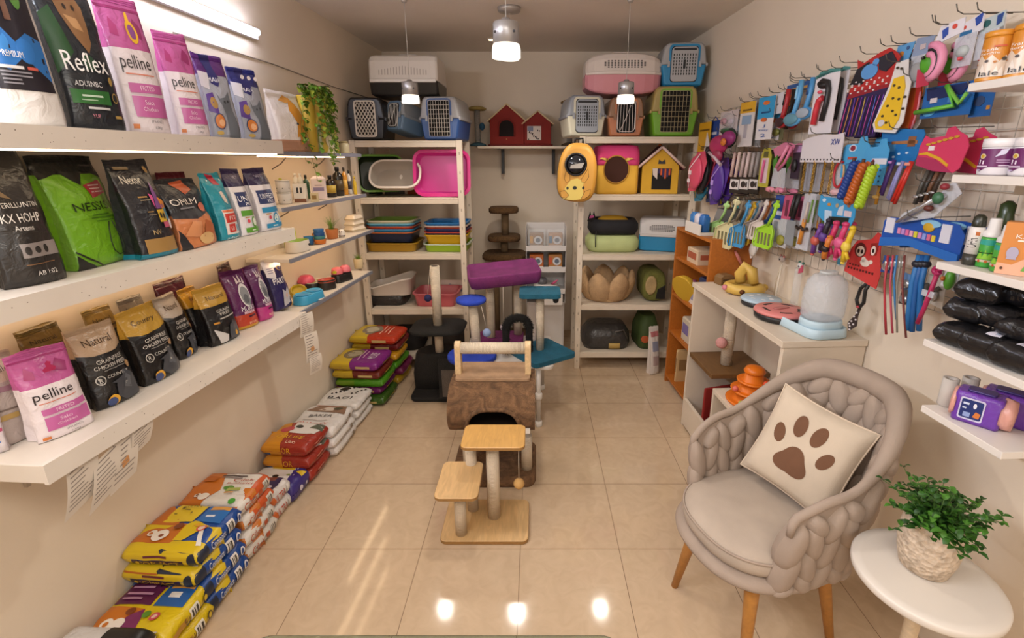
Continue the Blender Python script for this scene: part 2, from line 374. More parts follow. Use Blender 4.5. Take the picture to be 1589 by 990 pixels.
for c_ in range(cols):
    ph = -PMAX+1+(2*PMAX-2)*c_/(cols-1); top = rim(ph)-.03; n = max(2, round((top-.405)/.118)); hz = (top-.405)/n
    for k in range(-1, n):
        zc = .405+hz*(k+.5+(.5 if c_ % 2 else 0)); dz = hz*.80
        z0, z1 = max(.392, zc-dz), min(top+.012, zc+dz)
        if z1-z0 < .05: continue
        lozenge(b, ph, (z0+z1)/2, 8.9, (z1-z0)/2, (.42 if c_ % 2 else -.42), .042, 0)
b.build('woven_back', CH)
r_ = MB(); pts = []
for i in range(61):
    ph = -PMAX+2*PMAX*i/60; pts.append(shell(ph, rim(ph), 0))
e0, e1 = pts[0], pts[-1]
pts = [Vector((e0.x, e0.y-.022, e0.z-.06)), Vector((e0.x, e0.y-.016, e0.z-.018))]+pts+[Vector((e1.x, e1.y-.016, e1.z-.018)), Vector((e1.x, e1.y-.022, e1.z-.06))]
r_.tube(pts, [.012, .016]+[.016+.027*max(0, min(1, 1.7-abs(i-30)/11)) for i in range(61)]+[.016, .012], TAUPE, 12); r_.build('rim', CH)
def dseat(s, n=44):                                         # D shaped seat outline
    out = []
    for i in range(n):
        a = 2*math.pi*i/n; c, q = math.cos(a), math.sin(a); e = .82
        out.append((s*.285*abs(c)**e*(1 if c > 0 else -1), -.035+s*.325*abs(q)**e*(1 if q > 0 else -1)))
    return out
def dring(s, z, dip=0): return [(x, y, z-dip*0) for x, y in dseat(s)]
MB().loft([dring(.80, .392), dring(.97, .396), dring(1.03, .408), dring(1.04, .422), dring(1.0, .438), dring(.9, .442)], TAUPE).build('seat_base', CH)
sd = MB(); sd.loft([dring(.84, .440), dring(.93, .445), dring(.97, .472), dring(.96, .502), dring(.93, .518), dring(.86, .533), dring(.7, .545), dring(.4, .549), dring(.05, .546)], TAUPE2)
sd.build('seat_cushion', CH, sub=1)
pp = MB(); pp.tube([(x, y, .508) for x, y in dseat(.955)], .005, TAUPE, 6, True); pp.build('piping', CH)
for sx, sy in ((1, -1), (-1, -1), (1, 1), (-1, 1)):
    MB().tube([(sx*.165, sy*.17-.03, .393), (sx*.175, sy*.18-.03, .35), (sx*.232, sy*.232-.02, 0)], [.03, .029, .016], LEGW, 12).build('leg', CH)
# pillow with paw print
PIL = thing('throw_pillow', 'cream square pillow with brown paw print leaning in the armchair', 'pillow', (0, 0, 0), 0)
CRM = M('#c8b7a2', .9, 'fabric'); PAW = M('#6d4a33', .9, 'fabric'); n = 18
def pil(u, v, o):
    U, V = 2*u-1, 2*v-1; t = max(0, (1-U**4)*(1-V**4))**.42
    e = 1-.075*(1-U*U)*abs(V)**3; f = 1-.075*(1-V*V)*abs(U)**3
    return Vector((U*.19*f, -(.062*t)-o, V*.19*e))
b = MB(); g = [i/n for i in range(n+1)]
for s_ in (1, -1):
    vs = [Vector((p.x, p.y*s_, p.z)) for p in (pil(u, v, 0) for u in g for v in g)]
    fs = [(i*(n+1)+j, (i+1)*(n+1)+j, (i+1)*(n+1)+j+1, i*(n+1)+j+1) for i in range(n) for j in range(n)]
    b.add(vs, fs if s_ == 1 else [f[::-1] for f in fs], CRM, True)
b.tube([pil(*q, 0) for q in [(i/n, 0) for i in range(n)]+[(1, i/n) for i in range(n)]+[(1-i/n, 1) for i in range(n)]+[(0, 1-i/n) for i in range(n)]], .004, M('#cbb8a2', .9), 6, True)
pad = []
for i in range(36):
    a = 2*math.pi*i/36; q = 1+.16*math.cos(3*(a-math.pi/2)); pad.append((.485+.165*q*math.cos(a), .36+.14*q*math.sin(a)))
for sh in [('p', pad, PAW)]+[('p', [(cx+math.cos(t)*rx*math.cos(an)-math.sin(t)*ry*math.sin(an), cy+math.cos(t)*rx*math.sin(an)+math.sin(t)*ry*math.cos(an)) for t in [2*math.pi*i/22 for i in range(22)]], PAW)
           for cx, cy, rx, ry, an in ((.24, .56, .062, .1, .35), (.40, .72, .067, .115, .1), (.60, .715, .067, .115, -.2), (.755, .54, .062, .1, -.5))]:
    b.decal(pil, sh, .0015, g, g)
PO = b.build('cover', PIL)
bpy.context.view_layer.update()
PIL.matrix_world = CH.matrix_basis @ Matrix.Translation((.012, .135, .745)) @ rotm(math.radians(20)) @ rotm(math.radians(-22), 'X') @ rotm(math.radians(11), 'Y')

# ------------------------------------------------------------------ side table with plant
TB = (1.058, 1.022)
t = thing('side_table', 'round white side table beside the armchair carrying the potted plant', 'table', (*TB, 0))
MB().lathe([(.146, .602), (.167, .604), (.171, .610), (.171, .624), (.167, .629), (.146, .63)], M('#d6cdc2', .35), 64).build('table_top', t)
MB().lathe([(.05, .602), (.02, .59), (.017, .3), (.017, .02)], M('#d9c4a5', .5, 'wood'), 20).build('pole', t)
MB().lathe([(.13, 0), (.13, .012), (.10, .02), (.02, .026)], M('#dfd6cb', .4), 40).build('base', t)
t = thing('potted_plant', 'bushy green plant in a textured beige pot on the round table', 'plant', (TB[0]+.01, TB[1]+.025, .6305)); t.scale = (.97, .97, .97)
pot = MB(); prof = [(.046, 0), (.058, .006), (.069, .05), (.073, .09), (.072, .125), (.067, .158), (.066, .166), (.061, .166), (.059, .15)]
pot.lathe(prof, M('#cdb9a2', .8, 'rock'), 40); pot.build('pot', t)
MB().lathe([(.058, .15), (.03, .154), (.001, .155)], M('#2c2018', .95, 'speck'), 20).build('soil', t)
LF = [M('#2f5c1a', .45, 'leaf'), M('#437524', .45, 'leaf'), M('#234a14', .5, 'leaf')]
def leaf(b, p, d, up, L, w, mat, n=4):
    d = d.normalized(); s = d.cross(up); s = s.normalized() if s.length > 1e-5 else Vector((1, 0, 0)); nn = s.cross(d).normalized()
    vs = []; fs = []
    for i in range(n+1):
        t_ = i/n; ww = w*math.sin(math.pi*min(.999, (t_*.93+.03)))**.8; c = p+d*L*t_+nn*(L*.12*math.sin(t_*3)-L*.18*t_*t_)
        vs += [c-s*ww+nn*ww*.35, c, c+s*ww+nn*ww*.35]
    for i in range(n): q = 3*i; fs += [(q, q+3, q+4, q+1), (q+1, q+4, q+5, q+2)]
    b.add(vs, fs, mat, True)
b = MB(); r = random.Random(5)
for k in range(88):
    a = r.uniform(0, 6.28); tilt = r.uniform(.05, 1.15); L = r.uniform(.06, .125); st = Vector((math.cos(a)*.035*r.random(), math.sin(a)*.035*r.random(), .15)); pts = []
    for i in range(6):
        q = i/5; pts.append(st+Vector((math.cos(a)*math.sin(tilt)*L*q*(1+.3*q), math.sin(a)*math.sin(tilt)*L*q*(1+.3*q), math.cos(tilt)*L*q-.02*q*q*tilt)))
    b.tube(pts, .0012, M('#4a6b2c', .6), 4)
    for i in range(1, 6):
        for s_ in (1, -1):
            d = (pts[i]-pts[i-1]).normalized(); an = r.uniform(0, 6.28); side = Vector((math.cos(an), math.sin(an), r.uniform(-.1, .6)))
            leaf(b, pts[i], d*.5+side, Vector((0, 0, 1)), r.uniform(.015, .026), r.uniform(.0055, .0085), r.choice(LF), 3)
b.build('foliage', t)
# ------------------------------------------------------------------ glass table edge at the bottom of the picture
t = thing('glass_table', 'clear glass tabletop whose rounded far edge shows at the bottom', 'table', (-.28, .636, 0))
MB().rr([(1.035, .78, .05, .392), (1.045, .79, .055, .395), (1.045, .79, .055, .402), (1.035, .78, .05, .405)], M('#c9e0d8', .03, 'glass'), 8, False).build('glass_top', t)
for sx in (-1, 1):
    for sy in (-1, 1): MB().tube([(sx*.46, sy*.33, .391), (sx*.46, sy*.33, 0)], .018, M('#b7b3ae', .25, metal=.9), 12).build('leg', t)

# ------------------------------------------------------------------ cat scratching furniture
BIRCH = M('#cfa873', .4, 'wood'); BIRCH2 = M('#c99a55', .3, 'wood'); EDGE = M('#9c7440', .5, 'wood'); SIS = M('#dccbb2', .85, 'sisal'); SISX = M('#e0d0b6', .85, 'sisalx')
def slab(b, x0, x1, y0, y1, z0, z1, r, mat, edge=None):
    w, d = x1-x0, y1-y0; cx, cy = (x0+x1)/2, (y0+y1)/2
    b.rr([(w-.006, d-.006, r, z0, cx, cy), (w, d, r, z0+.003, cx, cy), (w, d, r, z1-.003, cx, cy)], edge or mat, 6, False, True, False)
    b.rr([(w, d, r, z1-.003, cx, cy), (w-.005, d-.005, r, z1, cx, cy)], mat, 6, False, False, True); return b
def post(t, x, y, z0, z1, r, mat=None, lean=(0, 0), name='post'):
    b = MB(); b.tube([(x, y, z0), (x+lean[0], y+lean[1], z1)], r, mat or SIS, 20); return b.build(name, t)
def ball(t, x, y, z, ztop, r, col, dx=0, kind='plush'):
    o = MB().ball((x, y, z), r, M(col, .9, kind)).build('toy_ball', t); MB().tube([(x, y, z+r*.9), (x+dx, y, ztop)], .0015, M('#d8cbb8', .8), 5).build('string', o); return o
t = thing('scratching_post', 'small birch scratching post with two platforms standing frontmost on the tiles', 'cat furniture', (-.235, 1.92, 0))
slab(MB(), -.205, .205, -.14, .14, 0, .022, .03, BIRCH, EDGE).build('base', t)
post(t, -.11, -.09, .0225, .268, .027); post(t, .035, .02, .0225, .438, .031); post(t, -.075, .07, .0225, .438, .027)
slab(MB(), -.21, -.015, -.18, .085, .2685, .288, .03, BIRCH, EDGE).build('small_platform', t)
slab(MB(), -.105, .19, -.055, .14, .4385, .458, .03, BIRCH2, EDGE).build('large_platform', t)
ball(t, .16, -.02, .24, .438, .026, '#c79a5c', kind='wood')
# brown tunnel tower
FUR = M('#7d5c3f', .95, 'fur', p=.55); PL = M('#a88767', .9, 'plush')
t = thing('cat_tunnel_tower', 'brown plush cat tunnel on posts with a sisal roller on top', 'cat furniture', (-.225, 2.36, 0))
MB().rr([(.45, .36, .05, 0), (.462, .372, .06, .012), (.462, .372, .06, .05), (.44, .35, .06, .066)], FUR, 6).build('base', t)
post(t, -.14, -.10, .066, .273, .03); post(t, .18, -.10, .066, .273, .03); post(t, -.14, .12, .066, .273, .03); post(t, .18, .12, .066, .273, .03)
b = MB(); prof = []                       # tunnel cross-section in yz
for i in range(25):
    a = math.radians(-62+304*i/24); prof.append((-.0+.21*math.cos(a), .44+.15*math.sin(a)))
prof = [(y, max(.275, min(.572, z))) for y, z in prof]
n = len(prof); X0, X1 = -.225, .225; NX = 24
def inside(x, y, z): return y < -.05 and abs(x-.01)**3/.135**3+abs((z-.35)/.135)**3 < 1 and z < .49 and z > .31
vs = [(X0+(X1-X0)*i/NX, y, z) for i in range(NX+1) for y, z in prof]; fs = []
for i in range(NX):
    for j in range(n):
        q = [i*n+j, i*n+(j+1) % n, (i+1)*n+(j+1) % n, (i+1)*n+j]; c = sum((Vector(vs[k]) for k in q), Vector())/4
        if not inside(*c): fs.append(tuple(q))
b.add(vs, fs, FUR, True)
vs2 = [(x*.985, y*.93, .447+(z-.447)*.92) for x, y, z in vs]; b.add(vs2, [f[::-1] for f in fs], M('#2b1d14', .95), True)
for x in (X0, X1):
    b.add([(x, y, z) for y, z in prof], [tuple(range(n)) if x > 0 else tuple(range(n-1, -1, -1))], FUR)
lip = []
for i in range(31):
    a = math.pi*i/30; x = .01+.138*math.copysign(abs(math.cos(a))**.67, math.cos(a)); z = .35+.132*abs(math.sin(a))**.67
    yy = -math.sqrt(max(0, 1-((z-.44)/.15)**2))*.21-.002; lip.append((x, yy, z))
b.tube(lip, .011, FUR, 8); b.build('tunnel', t)
MB().box(.175, .2, -.203, -.1935, .345, .372, M('#efe8dd', .7)).build('label_tab', t)
slab(MB(), -.20, .20, -.07, .15, .5725, .592, .02, PL).build('plush_step', t)
for x in (-.188, .188):
    MB().prism([(y, z) for y, z in [(-.025, .592), (.035, .592)]]+[(.005+.03*math.cos(math.radians(a)), .745+.03*math.sin(math.radians(a))) for a in range(0, 181, 20)], x-.016, x+.016, M('#d9ba8c', .5, 'wood'), 'yz').build('roller_bracket', t, bev=.003)
MB().tube([(-.172, .005, .735), (.172, .005, .735)], .031, SISX, 20).build('sisal_roller', t)
# low white table and the three coloured trees on it
t = thing('display_table', 'small white table on pipe legs under the blue, purple and teal scratching posts', 'table', (-.18, 3.09, 0))
MB().rr([(.60, .56, .04, .40), (.605, .565, .045, .405), (.605, .565, .045, .42), (.595, .555, .04, .425)], M('#d8d0c6', .5), 5, False).build('table_top', t)
for sx in (-1, 1):
    for sy in (-1, 1):
        o = MB().tube([(sx*.235, sy*.24, .3995), (sx*.235, sy*.24, .03)], .016, M('#cfc7bc', .35), 14).build('leg', t) if not (sx > 0 and sy < 0) else MB().tube([(sx*.235-.03, sy*.24-.03, .3995), (sx*.235-.03, sy*.24-.05, .03)], .016, M('#cfc7bc', .35), 14).build('leg', t)
        x, y = (sx*.235, sy*.24) if not (sx > 0 and sy < 0) else (sx*.235-.03, sy*.24-.05)
        MB().lathe([(.022, 0), (.024, .004), (.024, .035), (.017, .038)], M('#e7e2da', .4), 14, x, y).build('foot', o)
        MB().lathe([(.021, .2), (.024, .205), (.024, .235), (.021, .24)], M('#e7e2da', .4), 14, x, y).build('collar', o)
TEAL = M('#175a70', .85, 'plush'); BLUE = M('#1f3fb0', .8, 'plush'); PURP = M('#74285f', .85, 'plush'); BLKF = M('#151210', .95, 'fur')
t = thing('scratching_post', 'teal square topped scratching post on the low table, right of the purple one', 'cat furniture', (.045, 3.0, .4255), math.radians(35))
slab(MB(), -.17, .17, -.17, .17, 0, .035, .03, TEAL).build('base', t); post(t, 0, .02, .0355, .42, .029)
t2 = slab(MB(), -.135, .135, -.105, .105, 0, .033, .03, TEAL).build('top_platform', t, (0, .02, .421), math.radians(-35))
t = thing('scratching_post', 'royal blue round topped scratching post on the low table, left of the purple one', 'cat furniture', (-.42, 2.94, .4255))
MB().rr([(.31, .26, .12, 0), (.325, .275, .13, .008), (.325, .275, .13, .03), (.31, .26, .12, .036)], BLUE, 8).build('base', t)
post(t, .03, .03, .0365, .375, .031, lean=(-.02, .02)); MB().lathe([(.085, .376), (.097, .382), (.1, .395), (.096, .406), (.05, .411), (.002, .411)], BLUE, 32, .0, .05).build('top_platform', t)
ball(t, .105, -.02, .19, .37, .028, '#93a5cc', -.03)
t = thing('scratching_post', 'purple cat tree with a large soft tray top between the blue and teal posts', 'cat furniture', (-.215, 3.21, .4255))
slab(MB(), -.2, .13, 0, .17, 0, .035, .03, PURP).build('base', t); post(t, -.105, .04, .0355, .466, .031); post(t, .09, .1, .0355, .466, .031)
b = MB(); b.rr([(.44, .25, .03, 0), (.47, .28, .035, .012), (.49, .30, .035, .06), (.50, .31, .04, .105), (.49, .30, .035, .118), (.465, .275, .03, .118), (.45, .26, .025, .085), (.2, .1, .02, .083)], PURP, 6, True)
b.xf(Matrix.Scale(.8, 4, (0, 0, 1))); b.build('soft_tray', t, (.0, .01, .468), (math.radians(6), math.radians(-4), math.radians(9)))
ball(t, .0, -.13, .17, .46, .026, '#cbb9bf')
t = thing('fluffy_arch', 'black fluffy self-grooming arch standing on the teal post base', 'cat toy', (-.115, 2.955, .4650), math.radians(10)); t.scale = (1.15, 1.15, 1.15)
b = MB(); pts = [(-.068, 0, 0)]+[(.068*math.cos(math.radians(a)), 0, .145+.068*math.sin(math.radians(a))) for a in range(180, -1, -12)]+[(.068, 0, 0)]
pts = [Vector(p) for p in pts]; b.tube(pts, .021, BLKF, 10); r = random.Random(3)
for i in range(900):
    k = r.uniform(0, len(pts)-1.001); j = int(k); p = pts[j].lerp(pts[j+1], k-j); d = Vector((r.uniform(-1, 1), r.uniform(-1, 1), r.uniform(-.8, .8))).normalized()
    s_ = d.orthogonal().normalized()*.0035; b.add([p+d*.017+s_, p+d*.017-s_, p+d*.035+Vector((0, 0, -.004))], [(0, 1, 2)], BLKF)
b.build('bristle_tube', t)
# black tower on the left
BLK = M('#1b1815', .9, 'plush')
t = thing('scratching_post', 'black cat tree with a ramp and a tall sisal post before the left rack', 'cat furniture', (-.71, 3.30, 0))
MB().rr([(.40, .36, .05, 0), (.41, .37, .05, .01), (.41, .37, .05, .03), (.39, .35, .05, .04)], BLK, 5).build('base', t)
MB().rr([(.30, .24, .08, .04, -.06, .06), (.31, .25, .09, .15, -.06, .06), (.30, .24, .09, .30, -.04, .06), (.24, .2, .08, .325, -.02, .04)], BLK, 6).build('den', t)
b = MB(); b.add([(-.0, -.10, .31), (.15, -.10, .31), (.20, -.215, .045), (.02, -.215, .045), (-.0, -.085, .30), (.15, -.085, .30), (.20, -.19, .0405), (.02, -.19, .0405)], [(0, 3, 2, 1), (4, 5, 6, 7), (0, 1, 5, 4), (1, 2, 6, 5), (2, 3, 7, 6), (3, 0, 4, 7)], BLK)
b.add([(.02, -.103, .30), (.135, -.103, .30), (.175, -.212, .06), (.045, -.212, .06)], [(0, 3, 2, 1)], M('#5b5148', .9, 'plush')); b.build('ramp', t)
post(t, -.005, .0, .3255, .50, .031); post(t, -.005, 0, .537, .70+.12+.16, .034)
b = MB(); b.rr([(.36, .30, .08, .5005), (.385, .33, .1, .506), (.40, .345, .1, .522), (.385, .33, .1, .533), (.3, .24, .08, .536)], BLK, 7); b.build('platform', t)
MB().lathe([(.026, .9801), (.026, .9806), (.0, .9806)], M('#3a2f26', .8), 16, -.005, 0).build('post_cap', t)
ball(t, -.06, -.03, .75, .975, .027, '#232655', .03)
# ------------------------------------------------------------------ pet food pouches standing on the left shelves
def pouch(label, p0, p1, h, bands, art, d=.10, gus=.66, lean=.07, group=None, seed=1, back=0, top=.93, name='pet_food_bag', cat='pet food bag', rough=.28, wr=.006, z=None, nosync=0):
    """p0, p1: front bottom corners (world, left and right as seen from the front). bands: [(v_top, hex)...] bottom to top. art: decal shapes."""
    p0, p1 = Vector(p0), Vector(p1)
    if z is not None: p0.z = p1.z = z
    w = (p1-p0).length; ang = math.atan2(p1.y-p0.y, p1.x-p0.x); mid = (p0+p1)/2; bk = Vector((-math.sin(ang), math.cos(ang), 0))
    loc = mid+bk*(d/2); rr_ = random.Random(seed)
    nu = 14; gu = [i/nu for i in range(nu+1)]
    vv = sorted(set([0, .015, .05, .1]+[round(.1+.9*i/18, 4) for i in range(19)]+[b for b, _ in bands if b < 1]+[top-.015, top+.02]))
    ph = rr_.uniform(0, 50)
    def D(v):
        k = min(1, v/.05)**.5*(1-.05*v) if v < .05 else 1
        q = max(0, 1-(max(0, v-.12)/(top-.12))**1.9)**.72 if v < top else 0
        return max(.0035, d/2*(.82+.18*k)*q)
    def fr(u, v, o, s=1):
        U = 2*u-1; g = gus*(1-v*.4); dd = D(v)*(g+(1-g)*(1-abs(U)**2.4))
        n = noise.noise(Vector((u*3.1+ph, v*4.3, s*7)))*wr+noise.noise(Vector((u*9+ph, v*11, s*3)))*wr*.45
        n *= min(1, v*8)*(1.0 if v < top else .5)
        W_ = w*(1-.045*math.sin(math.pi*min(1, v*1.05))+.0*v)
        zz = v*h+(noise.noise(Vector((u*2.2+ph, 9, s)))*.012 if v > .98 else 0)-(.004*(1-abs(U)) if v < .02 else 0)*0
        return Vector(((u-.5)*W_, lean*h*v*v-s*(dd+n+o*1.0), zz))
    b = MB(); nv = len(vv)
    def col(v):
        for q, c in bands:
            if v < q: return c
        return bands[-1][1]
    cols = [M(col((vv[i]+vv[i+1])/2), rough, 'foil') for i in range(nv-1)]
    rows = []
    for v in vv:
        F_ = [fr(u, v, 0) for u in gu]; B_ = [fr(u, v, 0, -1) for u in reversed(gu)]
        mr = (F_[-1]+B_[0])/2; ml = (B_[-1]+F_[0])/2; ins = .22*D(v)*(1-v*.3)
        mr.x -= ins; ml.x += ins
        rows.append(F_+[mr]+B_+[ml])
    n = len(rows[0]); base = len(b.v)
    b.v += [Vector(p) for r in rows for p in r]
    for i in range(nv-1):
        m_ = b.mi(cols[i])
        for k in range(n):
            j = (k+1) % n; b.f.append((base+i*n+k, base+i*n+j, base+(i+1)*n+j, base+(i+1)*n+k)); b.m.append(m_); b.sm.append(k < nu or nu+2 <= k < 2*nu+2)
    for row, rev in ((0, True), (nv-1, False)):
        f = tuple(base+row*n+k for k in range(n)); b.f.append(f[::-1] if rev else f); b.m.append(b.mi(cols[0 if rev else -1])); b.sm.append(False)
    # crimped seal along the top
    for k in range(3):
        v = top+.02+k*.016
        if v < .99: b.tube([fr(u, v, .0003) for u in gu], .0008, cols[-1], 4)
    if back: pass
    o = b.build(name, None, loc, ang); tag(o, label, cat, group)
    if art:
        a = MB()
        for i, s in enumerate(art): a.decal(fr, s, .0012+.00035*i, gu, vv, w, h)
        a.build('printed_front', o)
    return o
def C(h, r=.35): return M(h, r)
def T_(s, u, v, hv, c, wu=None, ang=0, r=.35):
    q = ('t', s, u, v, hv, M(c, r)); return q+((wu,) if wu or ang else ())+((ang,) if ang else ())
def R_(a, b, c, d, h): return ('r', a, b, c, d, M(h, .35))
def E_(a, b, c, d, h): return ('e', a, b, c, d, M(h, .35))
def P_(pts, h): return ('p', pts, M(h, .35))
def lines(u0, u1, v, n, dv, c, seed=0, t=.008):
    r = random.Random(seed); return [R_(u0, v-i*dv, u0+(u1-u0)*r.uniform(.55, 1), v-i*dv+t, c) for i in range(n)]
def catface(u, v, s, c, eye='#e0b050'):
    a = s*.62; return [P_([(u-s, v+.1*a), (u-s*.95, v+1.25*a), (u-s*.4, v+.75*a), (u+s*.4, v+.75*a), (u+s*.95, v+1.25*a), (u+s, v+.1*a), (u+s*.75, v-.6*a), (u, v-1.0*a), (u-s*.75, v-.6*a)], c),
        E_(u-s*.4, v+.1*a, s*.14, s*.12, eye), E_(u+s*.4, v+.1*a, s*.14, s*.12, eye), P_([(u-s*.1, v-.3*a), (u+s*.1, v-.3*a), (u, v-.5*a)], '#3a2a2a')]
def stand(x0, y0, x1, y1, Z, xt, yt):
    """front base corners from two points of the picture on the shelf top Z; height from a point of the top edge above them"""
    a, c = atZ(x0, y0, Z), atZ(x1, y1, Z); m = (a+c)/2; q = (c-a); nrm = Vector((q.y, -q.x, 0)).normalized()
    r = Vector(ray(xt, yt)); o = Vector((0, 0, H)); mm = m-nrm*.045; t = (mm-o).dot(nrm)/r.dot(nrm); return a, c, (o+r*t).z-Z
def shelf_l(Y, off, Z): return Vector((XL(Y)+off, Y, Z))
Z1, Z2, Z3 = 1.7915, 1.3815, .9415
def on(y0, y1, Z, off0=.29, off1=None):
    """front base corners by distance along the shelf (y0 near, y1 far) and from the wall"""
    return shelf_l(y0, off0, Z), shelf_l(y1, off1 if off1 is not None else off0, Z)
def solve(x, Z, off):
    y = 1.5
    for _ in range(30): zc = y*PC+(H-Z)*PS; X = (x-CX)/F*zc; y = ((X-off)+1.642)/.06 if False else y+((XL(y)+off)-X)/( (x-CX)/F*PC-.06)
    return Vector((XL(y)+off, y, Z))
def hgt(a, c, xt, yt):
    m = (a+c)/2; q = c-a; nrm = Vector((q.y, -q.x, 0)).normalized(); r = Vector(ray(xt, yt)); o = Vector((0, 0, H)); mm = m-nrm*.05
    return (o+r*((mm-o).dot(nrm)/r.dot(nrm))).z-m.z
def onx(x0, x1, Z, off0=.288, off1=None): return solve(x0, Z, off0-.045*(off0 > .2)), solve(x1, Z, off0 if off1 is None else off1)
GT = 'pet food bags on the top shelf'; GM = 'pet food bags on the middle shelf'; GB = 'pet food bags on the bottom shelf'
# --- top shelf
a, c = onx(8, 112, Z1)
pouch('white bag with black and blue printed panel, leftmost on the top shelf', a, c, .50, [(1, '#e2ddd8')],
      [R_(.1, .17, .95, .97, '#1b1620'), P_([(.1, .3), (.3, .26), (.55, .33), (.95, .22), (.95, .42), (.7, .45), (.5, .4), (.3, .48), (.1, .42)], '#2a6fb5'), E_(.3, .39, .1, .05, '#3f8ad0'), E_(.62, .36, .14, .06, '#2f74bd'), E_(.2, .68, .1, .05, '#4a7a3c'), E_(.72, .62, .08, .06, '#54833a'), P_([(.45, .5), (.52, .75), (.62, .9), (.58, .7), (.55, .5)], '#6a4a3a'),
       T_('BRIT', .4, .9, .06, '#e8e2dd', .5), T_('PREMIUM', .38, .34, .03, '#f0ece8', .34), R_(.15, .27, .5, .285, '#d9d4d0'), R_(.55, .27, .72, .285, '#c65a4a')]+lines(.15, .6, .25, 4, .018, '#8a868c', 2), d=.115, seed=3, group=GT)
a, c = onx(118, 203, Z1)
pouch('tall black and green bag with a brown cat picture on the top shelf', a, c, .42, [(1, '#20242a')],
      [P_([(0, .35), (.35, .5), (.2, .78), (0, .72)], '#1f4a24'), P_([(.28, .9), (.62, .97), (.78, .8), (.74, .58), (.62, .5), (.45, .62), (.34, .74)], '#86603c'), P_([(.4, .74), (.6, .72), (.66, .64), (.5, .66)], '#b58a5c'), E_(.48, .79, .03, .02, '#2a1c10'), E_(.62, .79, .03, .02, '#2a1c10'), R_(.08, .17, .78, .26, '#2c6b30'), E_(.55, .44, .12, .05, '#23422a'),
       T_('Reflex', .5, .44, .125, '#f4f2f0', .78), T_('ADUINBC', .42, .30, .035, '#d9d9d9', .48), R_(.25, .215, .62, .228, '#bcd0bc'), R_(.22, .19, .5, .198, '#9ab89a'), R_(.3, .135, .72, .15, '#cfcfcf'), E_(.88, .22, .06, .035, '#a88a4a'), E_(.88, .22, .045, .026, '#20242a'), E_(.86, .33, .04, .03, '#a88a4a'), T_('YUP', .4, .09, .025, '#d98a98', .14), R_(.78, .08, .92, .10, '#a88a4a')], d=.105, seed=5, group=GT)
def pelline(label, a, c, h, seed, word='pelline', logo=True, **k):
    art = [P_([(.12, .72), (.2, .84), (.3, .78), (.28, .7)], '#a83570'), P_([(.6, .75), (.75, .86), (.9, .8), (.85, .7)], '#9a2f6c'), R_(0, .905, 1, .925, '#a03070')]
    if logo: art += [E_(.62, .75, .13, .085, '#e8b82a'), E_(.62, .75, .085, .055, '#8a4a8a'), P_([(.56, .83), (.6, .89), (.66, .9), (.64, .83)], '#e8b82a')]
    art += [T_(word, .46, .51, .135, '#2b2124', .70), R_(.16, .432, .84, .44, '#d87a5a'), R_(.16, .30, .96, .37, '#c264a0'), R_(.16, .12, .96, .275, '#c264a0'), R_(.16, .29, .9, .296, '#e9c4d8'), T_('FRITED', .55, .335, .035, '#f0d6e4', .32), T_('Salcı', .5, .23, .035, '#f2d8e6', .22), T_('Chicken', .5, .18, .03, '#f2d8e6', .36), T_('(PAAND)', .6, .085, .03, '#6a6466', .3), T_('1,5Kg', .6, .04, .024, '#333'+'333', .16), R_(.05, .03, .17, .065, '#d07a3a')]
    return pouch(label, a, c, h, [(.62, '#eadfe2'), (1, '#bf5c98')], art, seed=seed, **k)
a, c = onx(208, 272, Z1); pelline('taller pink and white bag with yellow emblem on the top shelf', a, c, .415, 7, d=.10, group=GT)
a, c = onx(283, 331, Z1); pelline('shorter pink and white bag without emblem on the top shelf', a, c, .355, 8, 'peline', False, d=.10, group=GT)
a, c = onx(188, 215, Z1, .13, .16); pouch('grey brown bag peeking out behind the tall pink bag', a, c, .34, [(1, '#8d857c')], [T_('om', .6, .6, .07, '#4a443e', .5)], d=.07, seed=9, group=GT)
def catbag(label, a, c, h, seed, topc, g):
    art = [P_([(.0, .62), (.22, .58), (.3, .78), (.0, .8)], '#e4e2e8'), P_([(.2, 1), (.55, 1), (.52, .86), (.62, .72), (.5, .62), (.3, .66), (.3, .8)], '#2b2a66'), T_('MAIA', .44, .705, .055, '#f0f0f4', .4), P_([(.0, .32), (.28, .28), (.26, .55), (.05, .52)], '#5a3a8c'), E_(.2, .42, .1, .07, '#b08a4a'),
           P_([(.36, .55), (.42, .48), (.62, .5), (.78, .58), (.80, .4), (.95, .1), (.9, .0), (.5, .0), (.52, .3), (.38, .45)], '#6a7078'), E_(.55, .44, .03, .02, '#2a2c30'), E_(.68, .45, .03, .02, '#2a2c30'), E_(.26, .2, .17, .1, '#3a4668'), E_(.26, .2, .14, .085, '#d07a30'), E_(.29, .185, .08, .045, '#e8b080'), E_(.2, .06, .1, .025, '#c0a050')]
    return pouch(label, a, c, h, [(.76, '#a9acb6'), (1, topc)], art, d=.095, seed=seed, group=g)
a, c = onx(335, 379, Z1); catbag('silver grey cat food bag with purple top on the top shelf', a, c, .315, 11, '#5a2a70', GT)
a, c = onx(384, 426, Z1); o = catbag('silver grey cat food bag with navy top and three white dots', a, c, .30, 12, '#2a2c6c', GT)
dm = MB()
for k in range(3): dm.add([(-.02+.032*k+.009*math.cos(i*.5236), -.012, .262+.009*math.sin(i*.5236)) for i in range(12)], [tuple(range(12))], M('#efe9ea', .4))
dm.build('white_dot_print', o)
a, c = onx(440, 488, 1.7465, .238)
